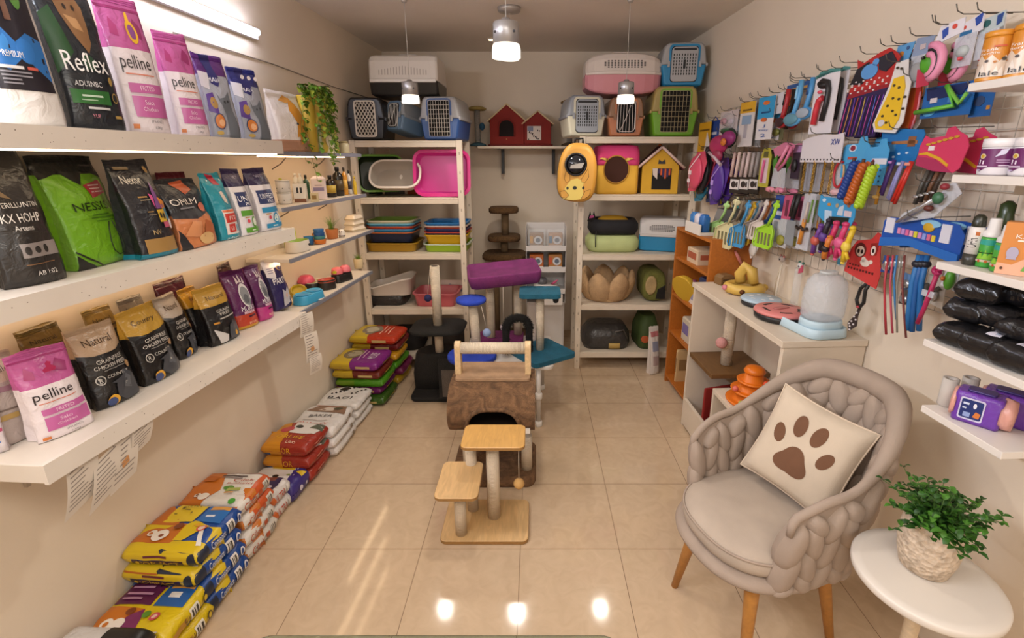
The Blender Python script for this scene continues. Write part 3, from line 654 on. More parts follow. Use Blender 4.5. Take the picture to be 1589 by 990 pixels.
o = pouch('white bag with orange fish shape and brown base at the top shelf end', a, c, .30, [(.2, '#b98a6c'), (1, '#e9dfd6')], [P_([(.52, .25), (.95, .3), (.98, .62), (.8, .8), (.66, .93), (.5, .7), (.62, .5)], '#e39a3c'), P_([(.6, .12), (.85, .2), (.95, .35), (.6, .4)], '#e8a24a'), P_([(.3, .85), (.5, .95), (.7, .9), (.55, .82)], '#e0a050'), E_(.62, .48, .04, .02, '#3a3a44'), R_(.05, .06, .5, .17, '#a87a5c')], d=.10, seed=14, top=.9, group=GT)
zt = 1.7465
def at_thin(y, off, z): return Vector((XL(y)+off, y, z))
pouch('clear pale green pouch between the fish bag and the yellow bag', *onx(487, 501, zt, .225), .16, [(1, '#b9bf92')], [E_(.5, .5, .3, .25, '#9aa86c'), P_([(.2, .7), (.5, .8), (.8, .65), (.5, .6)], '#7c8f4a')], d=.08, seed=15, wr=.01)
pouch('tall yellow bag behind the trailing plant on the narrow top shelf', *onx(504, 531, zt, .2), .36, [(.3, '#c2a63a'), (1, '#d0ae3c')], [P_([(.2, 0), (.45, .3), (.4, .7), (.7, .72), (.8, .3), (.7, 0)], '#d9d0b0'), E_(.5, .5, .1, .05, '#e9e0c4'), E_(.3, .2, .12, .1, '#d8cfae'), P_([(.6, .1), (.8, .3), (.9, .15)], '#8aa03a')], d=.09, seed=16)
# --- middle shelf
a, c, h_ = stand(19, 451, 115, 431, Z2, 19, 262)
pouch('large black bag with silver writing, leftmost on the middle shelf', a, c, .375, [(1, '#2c2927')], [P_([(0, .72), (.2, .8), (.35, .62), (.5, .6), (.3, .7), (.15, .9), (0, .95)], '#7a6448'), E_(.04, .66, .09, .1, '#a8863c'), T_('GSQ ERILLUNTIN', .45, .56, .042, '#d8d4ce', .86), T_('CKX HOHP', .46, .475, .062, '#e6e2dc', .72), T_('Artems', .48, .405, .035, '#e0dcd6', .3), R_(.3, .2, .95, .30, '#8f8784'), E_(.38, .25, .05, .03, '#2c2927'), E_(.55, .25, .05, .025, '#2c2927'), E_(.72, .25, .04, .03, '#2c2927'), R_(.3, .15, .8, .154, '#a87a50'), T_('AB 1:02', .6, .085, .032, '#e6e2dc', .36), P_([(.42, .86), (.5, .9), (.58, .86), (.54, .84)], '#d8d8d8')], d=.12, seed=21, group=GM, wr=.009)
a, c, h_ = stand(134, 421, 216, 397, Z2, 98, 268)
o = pouch('bright green bag with black outline cat and red stamp on the middle shelf', a, c, .335, [(.84, '#6fa821'), (1, '#1d1c1a')], [P_([(0, .80), (.3, .86), (.5, .74), (.72, .88), (1, .80), (1, .86), (0, .86)], '#1d1c1a'), P_([(.52, .74), (.9, .78), (.92, .66), (.56, .62)], '#a82c3c'), R_(.6, .70, .86, .71, '#e0c0c0'), R_(.6, .67, .86, .68, '#e0c0c0'), R_(.6, .73, .86, .74, '#e0c0c0'), T_('NESSIS', .48, .55, .075, '#1a2a10', .6), R_(.4, .465, .72, .475, '#3d6a14'), R_(.36, .44, .78, .45, '#3d6a14'), R_(.42, .41, .74, .418, '#3d6a14'), P_([(0, 0), (.25, 0), (.1, .07), (0, .14)], '#1d1c1a'), P_([(0, .16), (.13, .085), (.3, .01), (.32, .015), (.14, .1), (0, .18)], '#1d1c1a')], d=.12, seed=22, group=GM, wr=.009)
b = MB(); gx = lambda u, v: Vector(((u-.5)*.16, -.0655+.018*(v-.25)*4*.5, v*.335))
b.tube([gx(u, v) for u, v in ((.62, .40), (.56, .33), (.5, .22), (.5, .13), (.6, .08), (.74, .09), (.8, .15), (.8, .24), (.74, .34), (.7, .40))], .0017, M('#1a2a10', .5), 5)
b.build('cat_outline_print', o)
a, c, h_ = stand(228, 404, 285, 391, Z2, 217, 250)
pouch('black bag with teal sides and gold base band on the middle shelf', a, c, .325, [(.05, '#1d7f98'), (1, '#26262b')], [R_(.12, .05, .93, .20, '#a5814a'), T_('Nexor', .36, .80, .085, '#d6d2c8', .42), R_(.28, .62, .52, .635, '#b08a50'), R_(.3, .59, .6, .6, '#9a8a70'), R_(.36, .47, .52, .48, '#b08a50'), R_(.38, .44, .56, .448, '#8a7a66'), P_([(.62, .5), (.68, .72), (.74, .78), (.78, .6), (.95, .52), (.9, .5)], '#7a4a8a'), P_([(.76, .62), (.94, .56), (.92, .5), (.78, .48)], '#d98a3a'), P_([(.6, .5), (.56, .66), (.64, .64)], '#c84a8a'), R_(.6, .36, .8, .49, '#d8b03a'), R_(.8, .38, .93, .5, '#5a90b0'), R_(.66, .3, .84, .36, '#c05a78'), R_(.84, .28, .93, .38, '#e0e0e6'), E_(.66, .43, .03, .03, '#2a2a2a'), E_(.74, .42, .03, .035, '#2a2a2a'), T_('NV', .4, .265, .05, '#b8a070', .2), E_(.84, .9, .05, .035, '#8a6a3a'), R_(.1, .9, .45, .93, '#6a5636')], d=.11, gus=.7, seed=23, group=GM)
a, c = onx(140, 192, Z2, .09); pouch('dark brown bag standing in the back row between the green and teal bags', a, c, .335, [(1, '#2a211d')], [P_([(.2, .7), (.4, .85), (.6, .7), (.5, .6)], '#5a4436'), R_(.2, .93, .8, .94, '#4a3a30')], d=.06, seed=24, group=GM)
a, c, h_ = stand(291, 390, 345, 375, Z2, 281, 280)
pouch('black and orange bag with salmon coloured lower half on the middle shelf', a, c, .255, [(.5, '#cf8354'), (1, '#2a2a2e')], [P_([(0, .46), (.5, .42), (1, .52), (1, .56), (0, .54)], '#2a2a2e'), P_([(.3, .95), (.65, .98), (.72, .84), (.5, .78)], '#b4532c'), T_('OMLM', .38, .68, .09, '#e4dcd4', .62), R_(.2, .58, .6, .6, '#8a8a90'), E_(.8, .58, .13, .07, '#d8785a'), P_([(.1, .2), (.3, .4), (.55, .38), (.45, .15)], '#e09a6a'), P_([(.5, .12), (.7, .4), (.9, .3), (.8, .06)], '#b5663c'), E_(.6, .12, .2, .09, '#d9b27a'), P_([(0, 0), (.22, 0), (.1, .2), (0, .3)], '#2a2a2e')], d=.11, seed=25, group=GM, wr=.009)
a, c, h_ = stand(351, 374, 379, 367, Z2, 328, 267)
pouch('teal bag with red labels and red top flap on the middle shelf', a, c, .27, [(1, '#2590a4')], [P_([(.25, 1), (.6, 1), (.72, .82), (.42, .84)], '#b02a40'), P_([(.42, .72), (.62, .74), (.7, .6), (.66, .54), (.5, .58)], '#e6d6cc'), R_(.2, .08, .98, .46, '#e6dcd6'), R_(.24, .26, .9, .40, '#c83a30'), R_(.22, .42, .96, .455, '#d86a3a'), R_(.3, .11, .62, .24, '#c83a30'), T_('FIT', .55, .33, .06, '#f0e0da', .4), T_('GO', .46, .17, .06, '#f0e0da', .2), R_(.66, .12, .95, .22, '#6aa0b8'), T_('sıbele', .5, .03, .04, '#cfe4e8', .7), E_(.2, .9, .03, .012, '#e4e4e4'), E_(.85, .9, .03, .012, '#e4e4e4')], d=.10, seed=26, group=GM)
a, c = onx(285, 325, Z2, .09); pouch('dark teal and red bag in the back row behind the teal bag', a, c, .275, [(.8, '#1d6a78'), (1, '#6a1f2c')], [R_(.5, .5, 1, .9, '#7a2230')], d=.08, seed=27, group=GM)
def unif(label, a, c, seed, col, word):
    return pouch(label, a, c, .285, [(.74, '#e4e0e4'), (1, '#32284c')], [R_(.12, .44, .85, .66, '#2f3a68'), T_(word, .5, .56, .085, '#f2f2f6', .62), T_('PRO', .6, .48, .045, '#f2f2f6', .3), R_(.12, .30, .9, .385, col), E_(.82, .345, .08, .035, '#d98a3a' if col[1] == '5' else col), E_(.62, .2, .13, .09, col), E_(.62, .2, .09, .06, '#e8f0e0'), E_(.34, .22, .06, .03, '#c84a5a'), R_(.2, .27, .4, .285, '#b8862a'), R_(.14, .045, .92, .12, col), T_('VET', .5, .88, .04, '#b0a8c0', .3), R_(.4, .07, .6, .085, '#dfe8dc')], d=.10, seed=seed, group=GM)
a, c, h_ = stand(382, 367, 407, 361, Z2, 369, 258); unif('white and purple bag with green bands on the middle shelf', a, c, 28, '#5c9c34', 'UNIF')
a, c, h_ = stand(412, 360, 443, 353, Z2, 405, 258); unif('white and purple bag with blue bands at the middle shelf end', a, c, 29, '#2f8cb8', 'UNIFIED')
# --- bottom shelf
a, c, h = stand(66, 692, 152, 655, Z3, 52, 545)
o = pelline('pink and white bag standing frontmost at the near end of the bottom shelf', a, c, .255, 31, d=.085, logo=False, group=GB)
p2 = MB(); p2.add([(x, -.030, z) for x, z in ((-.012, .196), (.012, .196), (.016, .205), (.006, .214), (.008, .222), (0, .227), (-.006, .221), (-.004, .212), (-.014, .205))], [tuple(range(9))], M('#b02a5a', .4)); p2.build('cat_print', o)
a, c = on(1.13, 1.24, Z3, .12, .13); pouch('pinkish grey bag standing behind the pink bag on the bottom shelf', a, c, .25, [(.7, '#a89a94'), (1, '#b9a698')], [T_('Randulos', .5, .83, .06, '#4a3c36', .8), R_(.1, .4, .6, .42, '#6a5a54'), R_(.1, .3, .5, .36, '#a88a50'), R_(0, .6, 1, .66, '#8f6a78')], d=.08, seed=32, group=GB)
a, c = on(1.088, 1.125, Z3, .10, .14); pouch('white bag with blue writing at the very left of the bottom shelf', a, c, .13, [(.4, '#cfc6c8'), (1, '#dccfd4')], [T_('TUC', .5, .3, .16, '#2a6fb5', .7), R_(0, .45, 1, .52, '#b04a70')], d=.05, seed=33, group=GB)
def gold(label, p, h, seed, topc, w='Natural', d=.10, tw='#4a3216', g=GB):
    a, c = p
    return pouch(label, a, c, h, [(.66, '#1b1a1b'), (1, topc)], [P_([(0, .70), (.5, .62), (1, .7), (1, .64), (0, .64)], '#1b1a1b'), T_(w, .5, .82, .085, tw, .6), T_('GRAINFREE', .55, .58, .05, '#cfcac2', .62), T_('CHICKEN FEED', .52, .51, .045, '#d8d4cc', .72), R_(.3, .46, .85, .468, '#8a8680'), E_(.2, .36, .085, .06, '#c9c5bd'), E_(.2, .36, .07, .048, '#1b1a1b'), T_('R', .2, .36, .06, '#c9c5bd', .06), E_(.88, .45, .06, .045, '#a8845c'), T_('COUNTRY', .56, .385, .04, '#c9c5bd', .5),
        P_([(.4, .12), (.46, .28), (.36, .3), (.62, .34), (.7, .42), (.82, .36), (.92, .3), (.95, .05), (.6, .02)], '#3f4147'), P_([(.6, .2), (.7, .36), (.8, .3), (.78, .15)], '#5a5c62'), E_(.68, .24, .025, .02, '#b0b0a8'), E_(.3, .09, .12, .07, '#d8a030'), E_(.27, .075, .1, .055, '#3a4a78')], d=d, seed=seed, group=g, wr=.008)
def st(x0, y0, x1, y1): return atZ(x0, y0, Z3), atZ(x1, y1, Z3)
gold('champagne topped black bag just right of the front pink bag, bottom shelf', stand(158, 640, 224, 609, Z3, 150, 482)[:2], .26, 34, '#b79c80')
gold('bright gold topped black bag, second of the black row on the bottom shelf', stand(234, 601, 287, 571, Z3, 229, 462)[:2], .265, 35, '#c49a3c', 'Country')
gold('silver grey topped black bag in the middle of the bottom shelf', stand(286, 560, 314, 542, Z3, 275, 455)[:2], .255, 36, '#b3a698', 'Natural')
for q, (y0, y1, cc, lab) in enumerate(((1.30, 1.42, '#6a5428', 'dark olive gold bag in the back row behind the champagne topped bag'), (1.50, 1.6, '#8a7038', 'khaki bag in the back row behind the bright gold topped bag'), (1.63, 1.73, '#7d746a', 'grey bag in the back row behind the silver topped bag'))):
    a, c = on(y0, y1, Z3, .085); pouch(lab, a, c, .275, [(.7, '#1f1d1c'), (1, cc)], [R_(.1, .75, .9, .77, '#3a3020'), T_('Natural', .5, .85, .05, '#2e2414', .6)], d=.06, seed=40+q, group=GB)
for lab, y0, y1, o0, cc, s_ in (('gold topped black bag with white triangle, left of its twin on the bottom shelf', (316, 538), (340, 525), .215, '#b98c2c', 37), ('gold topped black bag with white triangle right before the purple bags', (336, 540), (378, 520), .285, '#c0963c', 38)):
    a, c = atZ(*y0, Z3), atZ(*y1, Z3); o = pouch(lab, a, c, .245, [(.68, '#1b1a1b'), (1, cc)], [T_('Natural', .55, .82, .07, '#4a3216', .55), T_('GRAIN', .6, .58, .05, '#cfcac2', .5), T_('FREE', .62, .52, .045, '#cfcac2', .4), R_(.35, .44, .95, .46, '#b8b4ac'), R_(.15, .38, .3, .41, '#c98a30'), P_([(.1, .3), (.5, .14), (.45, .03), (.2, .03)], '#c9c6c4'), P_([(.55, .05), (.6, .3), (.75, .36), (.95, .28), (.95, .02)], '#44464c'), E_(.8, .12, .06, .05, '#d8a030')], d=.10, seed=s_, group=GB)
a, c = on(1.80, 1.95, Z3, .08); pouch('maroon bag with gold swirl in the back row behind the gold bags', a, c, .29, [(1, '#4c1626')], [P_([(.3, .4), (.5, .8), (.7, .75), (.6, .4)], '#7a5a2a'), P_([(.1, .3), (.25, .7), (.35, .3)], '#8a2440')], d=.06, seed=44, group=GB)
def murry(label, p, seed, low):
    a, c = p
    return pouch(label, a, c, .27, [(.06, '#c8962c' if low else '#b83a80'), (.26, '#b8402a' if low else '#b83a80'), (1, '#5c2156')], [P_([(.45, .78), (.5, .92), (.58, .8)], '#d8c8cc'), P_([(.58, .8), (.66, .94), (.7, .79)], '#d8c8cc'), P_([(.7, .78), (.8, .9), (.8, .76)], '#d8c8cc'), E_(.62, .58, .24, .2, '#d9d4d4'), E_(.62, .57, .19, .16, '#84868a'), E_(.6, .52, .1, .08, '#5e6066'), P_([(.62, .34), (.8, .42), (.86, .5), (.7, .5)], '#84868a'), T_('MURRY', .6, .36, .085, '#f2eef0', .62), R_(.35, .27, .85, .31, '#d8b8c4'), T_('KITTEN', .6, .29, .025, '#7a2a50', .3), R_(.5, .2, .85, .23, '#3a1430'), E_(.2, .86, .03, .02, '#d8c8d8'), T_('ROYAL', .66, .1, .04, '#f0d0b0', .4)], d=.10, seed=seed, group=GB)
murry('purple bag with orange lower band and grey oval on the bottom shelf', (atZ(372, 515, Z3), atZ(406, 503, Z3)), 45, True)
murry('purple bag with magenta lower band right of the orange banded one', (atZ(408, 500, Z3), atZ(430, 491, Z3)), 46, False)
a, c = atZ(433, 484, Z3), atZ(458, 473, Z3); pouch('navy and white bag with white cat at the bottom shelf end', a, c, .275, [(.8, '#2c2558'), (.9, '#d8d2d6'), (1, '#d8c8b4')], [P_([(0, .66), (.3, .6), (.62, .95), (0, .95)], '#ddd7dc'), R_(.1, .8, .45, .81, '#4a3f7a'), R_(.1, .76, .4, .77, '#4a3f7a'), R_(.1, .72, .3, .73, '#4a3f7a'), E_(.72, .78, .13, .05, '#a8905a'), E_(.72, .78, .1, .035, '#2c2558'), T_('PARTY', .5, .56, .11, '#f4f0f2', .72), P_([(.36, .06), (.42, .4), (.56, .34), (.74, .42), (.82, .1)], '#b9b4b8'), E_(.6, .26, .05, .05, '#d8a890'), P_([(.7, 0), (1, 0), (1, .1)], '#d8a030')], d=.10, seed=47, group=GB)
a, c = on(2.15, 2.24, Z3, .09); pouch('brown bag in the back row between the purple and navy bags', a, c, .29, [(.6, '#6a4c3a'), (1, '#4a2c28')], [R_(.1, .6, .9, .85, '#a88a6a'), R_(.2, .7, .8, .73, '#4a3020')], d=.08, seed=48, group=GB)
# ------------------------------------------------------------------ litter and food sacks lying in stacks along the left wall
def sack(label, cx, cy, z, w, l, t, rot, body, top=(), side=(), end=(), seed=1, group=None, rough=.3, wr=.007, name='litter_bag', cat='litter bag', pu=8, pv=11, ex=.38):
    nU, nV = 16, 20; r = random.Random(seed); ph = r.uniform(0, 60)
    gu = [.5-.5*math.cos(math.pi*i/nU)*(.35+.65) for i in range(nU+1)]; gv = [.5-.5*math.cos(math.pi*i/nV) for i in range(nV+1)]
    def dims(v): return w*(1-.05*abs(2*v-1)**4)
    def P(u, v, o, s=1, full=False):
        U, V = 2*u-1, 2*v-1; k = max(0, (1-abs(U)**pu)*(1-abs(V)**pv)); zz = t/2*k**ex
        n = (noise.noise(Vector((u*3.3+ph, v*3.7, s*5)))*wr+noise.noise(Vector((u*9+ph, v*10, s*2)))*wr*.4)*min(1, k*4)*(1 if s > 0 else .4)
        e = noise.noise(Vector((V*3+ph, s, 4)))*.005*(abs(U)**8)+0
        return Vector((U*(dims(v)/2)+e, V*l/2+noise.noise(Vector((U*3+ph, 7, 2)))*.005*abs(V)**8, t/2+s*(zz+n)+o))
    def Sd(a, q, o, s=1):                                # side towards the room: a along the length, q up
        V = 2*a-1; q_ = 2*q-1; B = max(1e-3, 1-abs(V)**pv); U = max(0, 1-min(1, abs(q_))**(1/ex)/B)**(1/pu)
        p = P((U+1)/2, a, 0, 1 if q_ >= 0 else -1); return Vector((p.x+o+.001, p.y, t/2+t/2*q_*.98 if True else 0))
    def En(a, q, o):
        U = 2*a-1; q_ = 2*q-1; B = max(1e-3, 1-abs(U)**pu); V = -max(0, 1-min(1, abs(q_))**(1/ex)/B)**(1/pv)
        p = P(a, (V+1)/2, 0, 1 if q_ >= 0 else -1); return Vector((p.x, p.y-o-.001, t/2+t/2*q_*.98))
    b = MB(); mat = M(body, rough, 'foil')
    for s in (1, -1):
        vs = [P(u, v, 0, s) for u in gu for v in gv]; n = nV+1
        fs = [(i*n+j, (i+1)*n+j, (i+1)*n+j+1, i*n+j+1) for i in range(nU) for j in range(nV)]
        b.add(vs, fs if s > 0 else [f[::-1] for f in fs], mat, True)
    for sv in (0, 1):                                     # flat welded end seams
        y0 = P(.5, sv, 0).y; s_ = 1 if sv else -1
        ring = []
        vs = []
        for i in range(9):
            u = .04+.92*i/8; p = P(u, sv, 0); wz = noise.noise(Vector((u*4+ph, sv*3, 1)))*.008
            vs += [Vector((p.x, p.y-s_*.004, t/2)), Vector((p.x, p.y+s_*(.016 if sv else .003), t/2+wz-.004))]
        b.add(vs, [(2*i, 2*i+2, 2*i+3, 2*i+1) for i in range(8)], mat, True)
    b.xf(Matrix.Translation((0, 0, 0)))
    o = tag(b.build(name, None, (cx, cy, z), rot), label, cat, group)
    for nm, art, fn, W_, H_, g1, g2 in (('printed_top', top, lambda u, v, q: P(u, v, q), w, l, gu, gv), ('printed_side', side, Sd, l, t, gv, [.2, .35, .5, .65, .8]), ('printed_end', end, En, w, t, gu, [.2, .35, .5, .65, .8])):
        if art:
            a = MB()
            for i, s in enumerate(art): a.decal(fn, s, .0016+.0004*i, g1, g2, W_, H_)
            a.build(nm, o)
    return o
def stack(n, cx, cy, w, l, t, body, labels, tops, sides, ends=None, seed=1, group=None, jit=.012, z0=.0015, bodies=None, **k):
    r = random.Random(seed)
    for i in range(n):
        li = n-1-i                                          # labels are listed from the top down
        sack(labels[li], cx+r.uniform(-jit, jit)*.5, cy+r.uniform(-jit, jit), z0+i*t*.985, w, l, t, -AL+r.uniform(-.04, .04), (bodies[li] if bodies else body), tops if li < 2 else (), sides(li) if callable(sides) else sides, (ends(li) if ends else ()), seed*10+i, group, **k)
ORD = ['topmost', 'second from the top', 'third from the top', 'lowest']
# white and black sack in the near corner
stack(2, -1.41, 1.105, .28, .235, .112, '#c9c4c0', ['white and black sack lying nearest at the lower left corner', 'white sack under the white and black one at the lower left corner'],
      [P_([(.5, 0), (1, 0), (1, 1), (.55, 1)], '#23211f'), R_(.62, .55, .72, .68, '#d8d2c8'), R_(.76, .5, .86, .62, '#c8a060'), R_(.62, .3, .9, .36, '#b8b0a8'), P_([(.1, .3), (.3, .36), (.45, .2), (.3, .28)], '#4a4644'), P_([(.1, .7), (.25, .6), (.4, .75), (.24, .66)], '#4a4644'), T_('CLASSIC', .25, .5, .1, '#3a3634', .34)], [R_(.1, .25, .9, .7, '#2a2826')], seed=61, group='white and black sacks')
# yellow stack
ytop = [P_([(0, 0), (.42, 0), (.36, .28), (.5, .45), (0, .5)], '#c9741f'), P_([(.42, 0), (.62, 0), (.5, .45), (.36, .28)], '#7a2a5c'), R_(.06, .52, .52, .95, '#5a1f48'), R_(.56, .5, .92, .95, '#2a5c9c'), R_(.6, .84, .9, .93, '#d89a4a'), R_(.66, .66, .8, .76, '#d8d4d0'), E_(.2, .16, .07, .1, '#efe6da'), E_(.33, .14, .085, .13, '#efe6da'), E_(.2, .15, .03, .05, '#c9741f'), E_(.37, .38, .05, .07, '#7a3a1a'), E_(.7, .3, .055, .08, '#c84a5a'), E_(.7, .3, .03, .045, '#e8c0b0'), E_(.58, .34, .045, .065, '#5a8a2a'),
        R_(.12, .82, .4, .86, '#b88aa8'), R_(.12, .7, .44, .74, '#b88aa8'), R_(.12, .6, .36, .64, '#b88aa8')]
stack(2, -1.395, 1.335, .30, .215, .078, '#d6b91c', ['yellow sack with purple and blue panels, upper of the two yellow ones', 'yellow sack lying under the other yellow one by the wall'], ytop,
      [R_(.50, .2, .7, .8, '#e8e2d4'), R_(.53, .3, .56, .7, '#3a342c'), R_(.58, .3, .6, .7, '#3a342c'), R_(.63, .3, .67, .7, '#3a342c'), E_(.85, .5, .06, .22, '#2a2620'), E_(.85, .5, .04, .15, '#d6b91c'), P_([(.05, .2), (.35, .35), (.42, .7), (.1, .6)], '#b8862a'), T_('ful', .4, .5, .4, '#6a4a1a', .1)], seed=62, group='yellow sacks')
# blue stack
btop = [R_(0, 0, 1, .2, '#d8ba1e'), P_([(0, .14), (.55, .14), (.66, .5), (0, .58)], '#c56d22'), P_([(0, .5), (.42, .5), (.42, .62), (0, 1)], '#c56d22'), R_(.18, .56, .58, .96, '#e3c42a'), P_([(.55, .2), (.66, .2), (.85, .5), (.62, .6), (.55, .5)], '#d8ba1e'), P_([(.72, .52), (.78, .52), (.95, .14), (.9, .12)], '#e9e4dc'), R_(.62, .58, .93, .93, '#2f6cb0'), R_(.66, .83, .92, .92, '#d89c4c'), R_(.68, .68, .8, .72, '#dfe2ea'), E_(.78, .44, .06, .07, '#d8604a'), E_(.78, .44, .04, .045, '#e8d0c0'), E_(.70, .5, .03, .04, '#d8a030'), E_(.22, .31, .055, .065, '#efe6da'), E_(.35, .27, .095, .11, '#efe6da'), E_(.37, .26, .03, .03, '#8a4a2a'), E_(.21, .3, .025, .025, '#c56d22'), E_(.48, .45, .06, .06, '#7a3a1a'), R_(.27, .82, .31, .88, '#6a5a1a'), R_(.33, .80, .40, .82, '#6a5a1a'), R_(.45, .72, .47, .76, '#6a5a1a'), R_(.24, .70, .28, .72, '#6a5a1a'), T_('ULTRA', .42, .88, .05, '#6a5a1a', .2)]
bside = [P_([(0, 0), (.18, .1), (.2, .9), (0, 1)], '#20283a'), T_('Compact', .40, .48, .5, '#dfe4ef', .3), R_(.62, .16, .76, .84, '#e6e2dc'), R_(.645, .25, .665, .75, '#4a4640'), R_(.68, .25, .69, .75, '#4a4640'), R_(.70, .25, .73, .75, '#4a4640'), E_(.88, .5, .055, .26, '#e6e6ea'), E_(.88, .5, .035, .17, '#214a92')]
bend = [R_(.12, .08, .8, .45, '#3a2436'), T_('COMPACT', .47, .27, .22, '#d8b020', .55), R_(.3, .6, .6, .72, '#6a2a3a'), E_(.92, .45, .06, .4, '#20283a'), E_(.2, .27, .03, .12, '#d8b020')]
stack(4, -1.395, 1.545, .31, .255, .0785, '#214a92', ['blue, orange and yellow sack, %s of the blue stack of four' % o_ for o_ in ORD], btop, bside, lambda li: [R_(.0, -.02, 1, 1.02, '#d8ba1e')]+([P_([(0, .75), (.5, .75), (.5, 1), (0, 1)], '#b5621f')] if li else [])+bend, seed=63, group='blue sacks')
# white and orange stack
wtop = [P_([(0, 0), (.38, 0), (.5, .4), (.4, .7), (.3, 1), (0, 1)], '#c9701f'), R_(.0, .93, 1, 1, '#c9582a'), R_(.92, .3, 1, 1, '#c9582a'), R_(.32, .80, .72, .84, '#5a4c48'), R_(.32, .75, .66, .78, '#8a7c78'), T_('Çilek', .72, .70, .09, '#b03a20', .34), T_('Besleyici', .7, .60, .07, '#b03a20', .4), E_(.6, .46, .08, .06, '#5a8a3a'), P_([(.58, .36), (.8, .4), (.78, .48), (.6, .46)], '#a8b05a'), E_(.24, .22, .05, .055, '#efe6da'), E_(.36, .18, .085, .09, '#efe6da'), E_(.24, .22, .025, .03, '#8a5a3a'), E_(.84, .1, .05, .06, '#4a9a3a'), R_(.6, .3, .74, .34, '#d89a4a'), R_(.1, .62, .3, .76, '#b8621c')]
wside = [P_([(0, 0), (1, 0), (1, .12), (0, .2)], '#b9aaa0'), T_('Çilek', .30, .42, .55, '#b5502a', .36), R_(.55, .3, .66, .62, '#b5502a'), R_(.72, .22, .9, .84, '#d8d0c4'), R_(.74, .3, .76, .76, '#5a524a'), R_(.78, .3, .8, .76, '#5a524a'), R_(.83, .3, .86, .76, '#5a524a')]
stack(4, -1.385, 1.79, .29, .225, .076, '#ddd6cc', ['white sack with orange print, %s of the white and orange stack' % o_ for o_ in ORD], wtop, wside, lambda li: [R_(0, 0, 1, 1, '#c9742a')], seed=64, group='white and orange sacks')
# purple stack
stack(2, -1.385, 1.99, .27, .165, .078, '#d9d2cc', ['white sack with dark purple top behind the orange printed stack', 'white sack with orange writing under the dark purple topped one'], [R_(0, 0, .9, 1, '#34264c'), R_(0, .75, .8, 1, '#7a3a30'), E_(.6, .5, .08, .12, '#d8c8d0'), E_(.78, .45, .06, .1, '#d8c8d0'), E_(.66, .22, .07, .1, '#d8c8d0'), R_(.2, .5, .5, .54, '#b8a8c0'), R_(.2, .6, .44, .64, '#b8a8c0')], [T_('ULTRA', .42, .5, .5, '#b5402a', .5), R_(.74, .2, .92, .8, '#e8e4de'), P_([(0, 0), (.2, 0), (.12, 1), (0, 1)], '#c9642a')], seed=65, group='white and purple sacks')
sack('single white and violet sack lying between the dark purple and red stacks', -1.36, 2.135, .0015, .27, .17, .105, -AL, '#3c3078', [R_(0, 0, .82, 1, '#ddd6cf'), P_([(.8, 0), (1, 0), (1, 1), (.72, 1)], '#3c3078'), R_(.3, .8, .75, .94, '#d8b82a'), E_(.5, .45, .06, .08, '#2a2424'), E_(.6, .3, .05, .07, '#2a2424'), E_(.4, .3, .04, .06, '#2a2424'), P_([(.8, .75), (.98, .85), (.96, .6)], '#d8b82a'), E_(.72, .55, .04, .05, '#8aa03a')], [E_(.4, .5, .08, .15, '#d8d0e0'), E_(.7, .45, .05, .1, '#d8d0e0')], seed=66)
# red and orange stack
stack(3, -1.335, 2.31, .27, .235, .084, '#9c3426', ['orange and red sack, topmost of the red stack of three', 'orange and red sack in the middle of the red stack', 'orange and red sack at the bottom of the red stack'], [P_([(0, 0), (.42, 0), (.4, .5), (.2, 1), (0, 1)], '#cf8a1f'), P_([(.4, .45), (.9, .5), (.98, .8), (.6, .98), (.36, .92)], '#ddd6ce'), P_([(.7, .72), (.98, .68), (.96, .98), (.8, .9)], '#5a6050'), E_(.3, .6, .14, .12, '#c0404a'), T_('ORLIFE', .5, .3, .13, '#e0a82a', .56), E_(.5, .72, .08, .06, '#3a3a34'), T_('Leo', .62, .1, .08, '#e8c8b0', .2)], [R_(.3, .3, .7, .4, '#c87a6a'), R_(.3, .55, .6, .62, '#c87a6a')], lambda li: [P_([(0, 0), (.45, 0), (.42, 1), (0, 1)], '#cf8a1f'), T_('OR', .55, .55, .4, '#e0a82a', .2), R_(.05, .1, .2, .35, '#3a5a8a')], seed=67, group='red and orange sacks', pu=4)
# white stacks
stack(3, -1.31, 2.585, .29, .30, .066, '#ded8d2', ['white sack with red writing, top of the nearer white stack', 'white sack in the middle of the nearer white stack', 'white sack at the bottom of the nearer white stack'], [T_('QUALITY', .45, .22, .1, '#c9502a', .66), R_(.2, .34, .7, .37, '#b8aca4'), R_(.2, .1, .6, .12, '#c9a090'), T_('BAKER', .5, .52, .11, '#3a3434', .5), P_([(.1, .7), (.3, .95), (.9, .92), (.95, .62), (.6, .66)], '#8a6a54'), P_([(.35, .72), (.5, .9), (.7, .85), (.66, .72)], '#d8c8b8'), R_(.2, .93, .8, .99, '#c9642a'), E_(.75, .8, .1, .06, '#4a4a3a')], [R_(.2, .3, .6, .36, '#a89e98'), R_(.7, .3, .8, .7, '#8a7a6a')], seed=68, group='white sacks nearer', wr=.009)
stack(3, -1.30, 2.905, .29, .26, .056, '#ddd7d0', ['white sack with black spots, top of the farther white stack', 'white sack in the middle of the farther white stack', 'white sack at the bottom of the farther white stack'], [T_('BAGI', .46, .34, .14, '#2c2828', .56)]+[E_(.15+.08*(k*7 % 10)+.03, .55+.05*(k*3 % 8), .025, .03, '#2c2828') for k in range(12)]+[P_([(.3, .7), (.5, .74), (.48, .9), (.34, .86)], '#2c2828')], [R_(.2, .3, .6, .4, '#8a8078'), E_(.85, .5, .03, .15, '#2c2828')], seed=69, group='white sacks farther', wr=.009)
